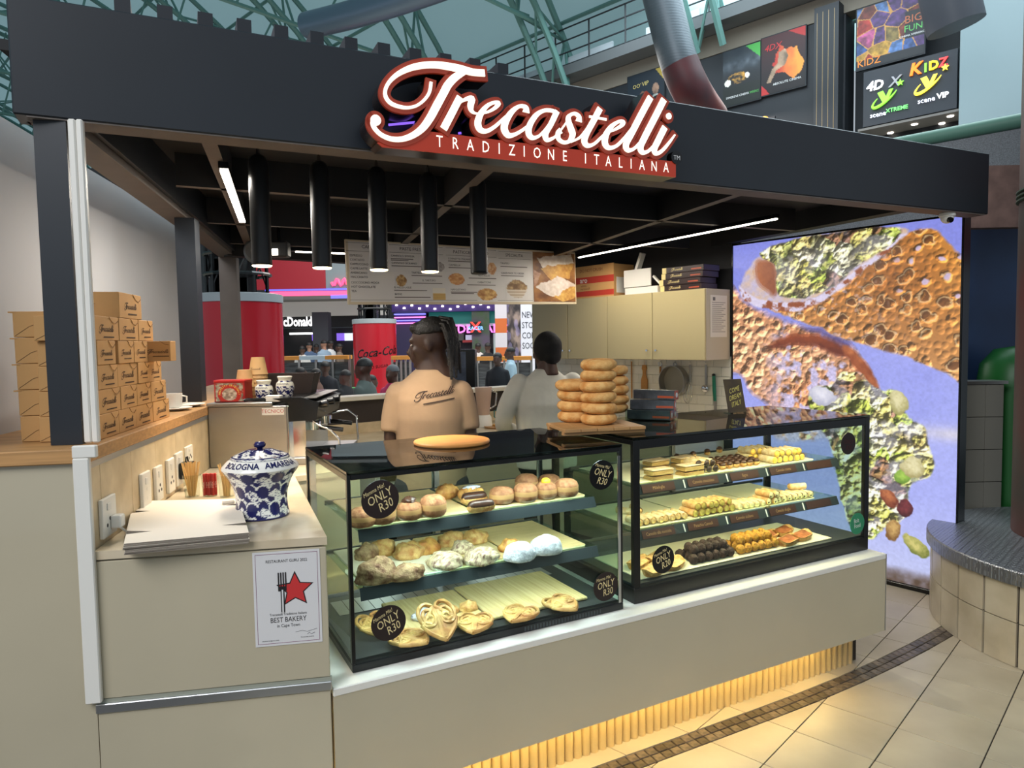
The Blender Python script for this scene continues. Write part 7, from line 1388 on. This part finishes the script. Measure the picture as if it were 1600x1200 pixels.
for k in range(7):
    z = k * .37; MB().box(-.15, .15, -.15, .15, z, z + .37).build('band', MAT('band_orange', (190, 96, 40), .5) if k % 2 else MAT('band_white', (196, 190, 196), .5), t)
t = thing('shop_hoarding', 'shop hoarding reading NEW STORE COMING SOON beside a food picture', 'hoarding', WF, fx(793, 16), 16, 0); MB().box(0, .62, 0, .1, 0, 2.6).build('board', MAT('hoarding_white', (206, 206, 214), .5, emit=.1), t)
print_sheet('food_picture', .0, .31, .9, 2.6, -.004, 30, 60, lambda U, V: mixc(mixc(C3((40, 34, 36)), C3((150, 130, 120)), (fbm(U * 3, V * 8, 5) - .35) * 3), C3((150, 140, 190)), (worley(U * 2, V * 5, 2)[0] < .3) * .5), PAINT('hoarding_print'), t)
g = MB()
for i, tx in enumerate(('NEW', 'STORE', 'COMING', 'SOON')): g.text(tx, .20, onface(.335, -.006, 2.22 - i * .235), align='LEFT', sx=.7)
g.build('hoarding_lettering', MAT('hoarding_ink', (40, 44, 60), .6), t)
# tall dark drinks fridge
t = thing('drinks_fridge', 'tall black glass-sided fridge between the man and the woman', 'fridge', WF, fx(693, 9), 9, 0); w_ = fx(742, 9) - fx(693, 9); MB().box(0, w_, 0, .5, 0, fz(716, 546, 9), b=.01).build('body', m_blk, t); MB().box(.03, w_ - .12, -.006, 0, .3, fz(716, 546, 9) - .03).build('glass_door', MAT('fridge_glass', (70, 74, 84), .15, var=.3, vscale=6), t)
# high benches with wavy screens
for i, (a, b_, py, d_, lab) in enumerate(((440, 545, 556, 13., 'high bench with orange and white top in front of the burger restaurant'), (745, 830, 557, 13., 'high bench with an orange top behind the woman'), (612, 640, 556, 13.5, 'short orange-topped bench beside the red lettered column'))):
    t = thing('high_bench', lab, 'bench', WF, fx(a, d_), d_, 0, group='high benches'); w_ = fx(b_, d_) - fx(a, d_); z = fz((a + b_) / 2, py, d_); MB().box(0, w_ * .28, -.1, .25, z - .07, z).build('top', MAT('bench_orange', (206, 136, 52), .5), t); MB().box(w_ * .28, w_ * .66, -.1, .25, z - .07, z).build('top', MAT('bench_pale', (176, 190, 200), .5) if i == 0 else MATS['bench_orange'], t); MB().box(w_ * .66, w_, -.1, .25, z - .07, z).build('top', MATS['bench_orange'], t)
    MB().box(0, w_, .05, .08, .25, z - .12).build('wavy_screen', MAT('wavy_grey', (96, 100, 102), .4, col2=(46, 48, 50), vscale=3, stretch=(1, 1, 9)), t)
    for k in range(5): MB().box(w_ * k / 4 - .02, w_ * k / 4 + .02, .0, .04, 0, z).build('leg', m_steel, t)
# tables and chairs
m_tab = {'red': MAT('table_red', (150, 36, 50), .4), 'white': MAT('table_white', (206, 208, 206), .4)}; m_chr = {'green': MAT('chair_green', (80, 160, 92), .5), 'red': MAT('chair_red', (170, 36, 44), .5), 'white': MAT('chair_white', (190, 206, 206), .5), 'teal': MAT('chair_teal', (90, 176, 160), .5)}
def table(px, d, w, col, lab):
    p = WF.atd(px, 540, d); t = thing('cafe_table', lab, 'table', WF, p[0], p[1], 0, group='food court tables'); MB().box(-w / 2, w / 2, -.35, .35, .72, .75, b=.008).build('table_top', m_tab[col], t); MB().cyl((0, 0, .02), (0, 0, .72), .035, n=10).build('pedestal', m_steel, t); MB().cyl((0, 0, 0), (0, 0, .02), .25, n=16).build('foot', m_steel, t)
def chair(px, d, rz, col, lab):
    p = WF.atd(px, 540, d); t = thing('cafe_chair', lab, 'chair', WF, p[0], p[1], 0, rz, 'food court chairs'); m_ = m_chr[col]; MB().box(-.2, .2, -.2, .2, .44, .47, b=.01).build('seat', m_, t); MB().box(-.2, .2, -.22, -.19, .50, .84, b=.01).build('backrest', m_, t)
    for x in (-.17, .17):
        for y in (-.17, .17): MB().cyl((x, y, 0), (x, y, .45), .014, n=6).build('leg', m_steel, t)
table(508, 11.3, 1.1, 'red', 'red-topped table in front of the burger restaurant'); table(548, 10.3, .7, 'white', 'white-topped table left of the man'); table(446, 12.0, .9, 'white', 'white-topped table by the child in stripes'); table(455, 10.0, .9, 'red', 'red-topped table behind the coffee machine'); table(762, 11.6, .9, 'white', 'white-topped table right of the fridge'); table(500, 8.5, .8, 'red', 'red-topped table close to the grey-hooded man')
for i, (px, d, rz, col, lab) in enumerate(((455, 11.5, .2, 'red', 'red chair at the left of the food court'), (474, 10.3, 2.6, 'red', 'red chair by the child in stripes'), (505, 13.6, 3.1, 'white', 'pale chair behind the red table'), (513, 9.6, .1, 'green', 'green chair, left one of the pair'), (541, 9.3, -.2, 'green', 'green chair, right one of the pair'), (558, 12.4, 3.0, 'green', 'green chair behind the white table'), (755, 10.0, .2, 'white', 'pale chair right of the fridge'), (779, 9.2, -.3, 'teal', 'teal chair right of the fridge'), (800, 10.2, .4, 'white', 'pale chair behind the woman'))): chair(px, d, rz, col, lab)
# far people
def far(lab, px, d, rz, top, skin=SK2, sit=False, H=1.68, bottom=(40, 42, 52), hat=None):
    p = WF.atd(px, 540, d); z = -.42 * H / 1.72 if sit else 0.; t, hm, s_ = person(lab, WF, p[0], p[1], z, rz, skin, top, bottom, H=H, hv=.02, hi=False, sit=sit, sleeve=.9, topname='jacket', group='people in the food court'); g = MB(); g.T = hm; g.ball((0, .02, .03), .082, .098, .085, 14, 9, zmin=-.1); g.build('hair', m_hair if hat is None else MAT('hat_%d' % hat[0], hat, .8), t, smooth=60); return t
far('person in a grey-green hooded top standing left of the man', 568, 8.6, 1.3, (78, 88, 84), sit=True, H=1.9); far('person in a pink top and grey cap left of the man', 612, 9.5, 2.6, (196, 60, 110), sit=True, H=1.75, hat=(90, 92, 96)); far('person in a dark suit standing right of the fridge', 777, 10.5, 2.9, (26, 28, 34), H=1.45)
far('child in a striped top seated at the tables', 469, 12.3, -1.2, (150, 176, 180), sit=True, H=1.62); far('seated person in brown at the tables', 492, 12.0, 1.4, (96, 70, 60), sit=True, H=1.6); far('seated person in a black jacket at the tables', 507, 12.35, .2, (22, 24, 32), sit=True, H=1.75); far('seated person in black near the green chairs', 538, 10.6, 1.2, (20, 20, 24), sit=True, H=1.62); far('seated person in dark red near the lettered column', 579, 10.8, -1., (120, 60, 70), sit=True, H=1.5)
for i, (px, top, lab, H_) in enumerate(((472, (190, 190, 186), 'customer in white queueing at the burger counter', 1.6), (483, (70, 90, 120), 'customer in blue queueing at the burger counter', 1.7), (494, (30, 30, 34), 'customer in black queueing at the burger counter', 1.65), (506, (130, 150, 170), 'customer in pale blue beside the dark column', 1.75), (516, (206, 206, 206), 'customer in light grey right of the dark column', 1.75), (530, (110, 96, 84), 'customer in brown at the right of the queue', 1.65))): far(lab, px, (18.4, 19.3, 20.3, 18.9, 20.0, 19.4)[i], .3 * i, top, SK3 if i in (1, 3) else SK2, H=H_)
far('person in white at the arcade counter', 715, 17., 2.8, (206, 206, 210), H=1.65); far('person with a pale top near the green panel', 747, 17.5, .2, (196, 186, 180), H=1.6); far('person in black near the arcade', 762, 17., .4, (24, 24, 26), H=1.6); far('person in pale blue by the bench behind the woman', 797, 12., 1.6, (150, 176, 190), H=1.52)

# small fittings hanging under the far end of the canopy
p = WF.atd(436, 380, 4.5); t = thing('flood_lamp', 'small grey flood lamp under the canopy behind the first pendant', 'lamp', WF, p[0], p[1], p[2] - .04); MB().box(-.06, .06, -.03, .05, -.05, .05, b=.01).build('housing', MAT('flood_grey', (60, 62, 64), .5), t); MB().box(-.045, .0, -.034, -.03, -.04, .0).build('lit_face', MATS['downlight'], t); MB().cyl((0, 0, .05), (0, 0, .30), .01, n=8).build('stem', m_blk, t)
p = WF.atd(400, 392, 4.7); t = thing('round_speaker', 'round grey speaker under the canopy by the third post', 'speaker', WF, p[0], p[1], p[2]); g = MB(); g.T = Matrix.Rotation(math.pi / 2, 4, 'X'); g.lathe([(.075, -.05), (.085, .0), (.06, .03), (.03, .02), (0, .035)], 24, closed_top=False); g.build('cone', MAT('speaker_grey', (120, 122, 120), .5), t, smooth=40); MB().cyl((0, .02, .07), (0, .02, .26), .01, n=8).build('stem', m_blk, t)
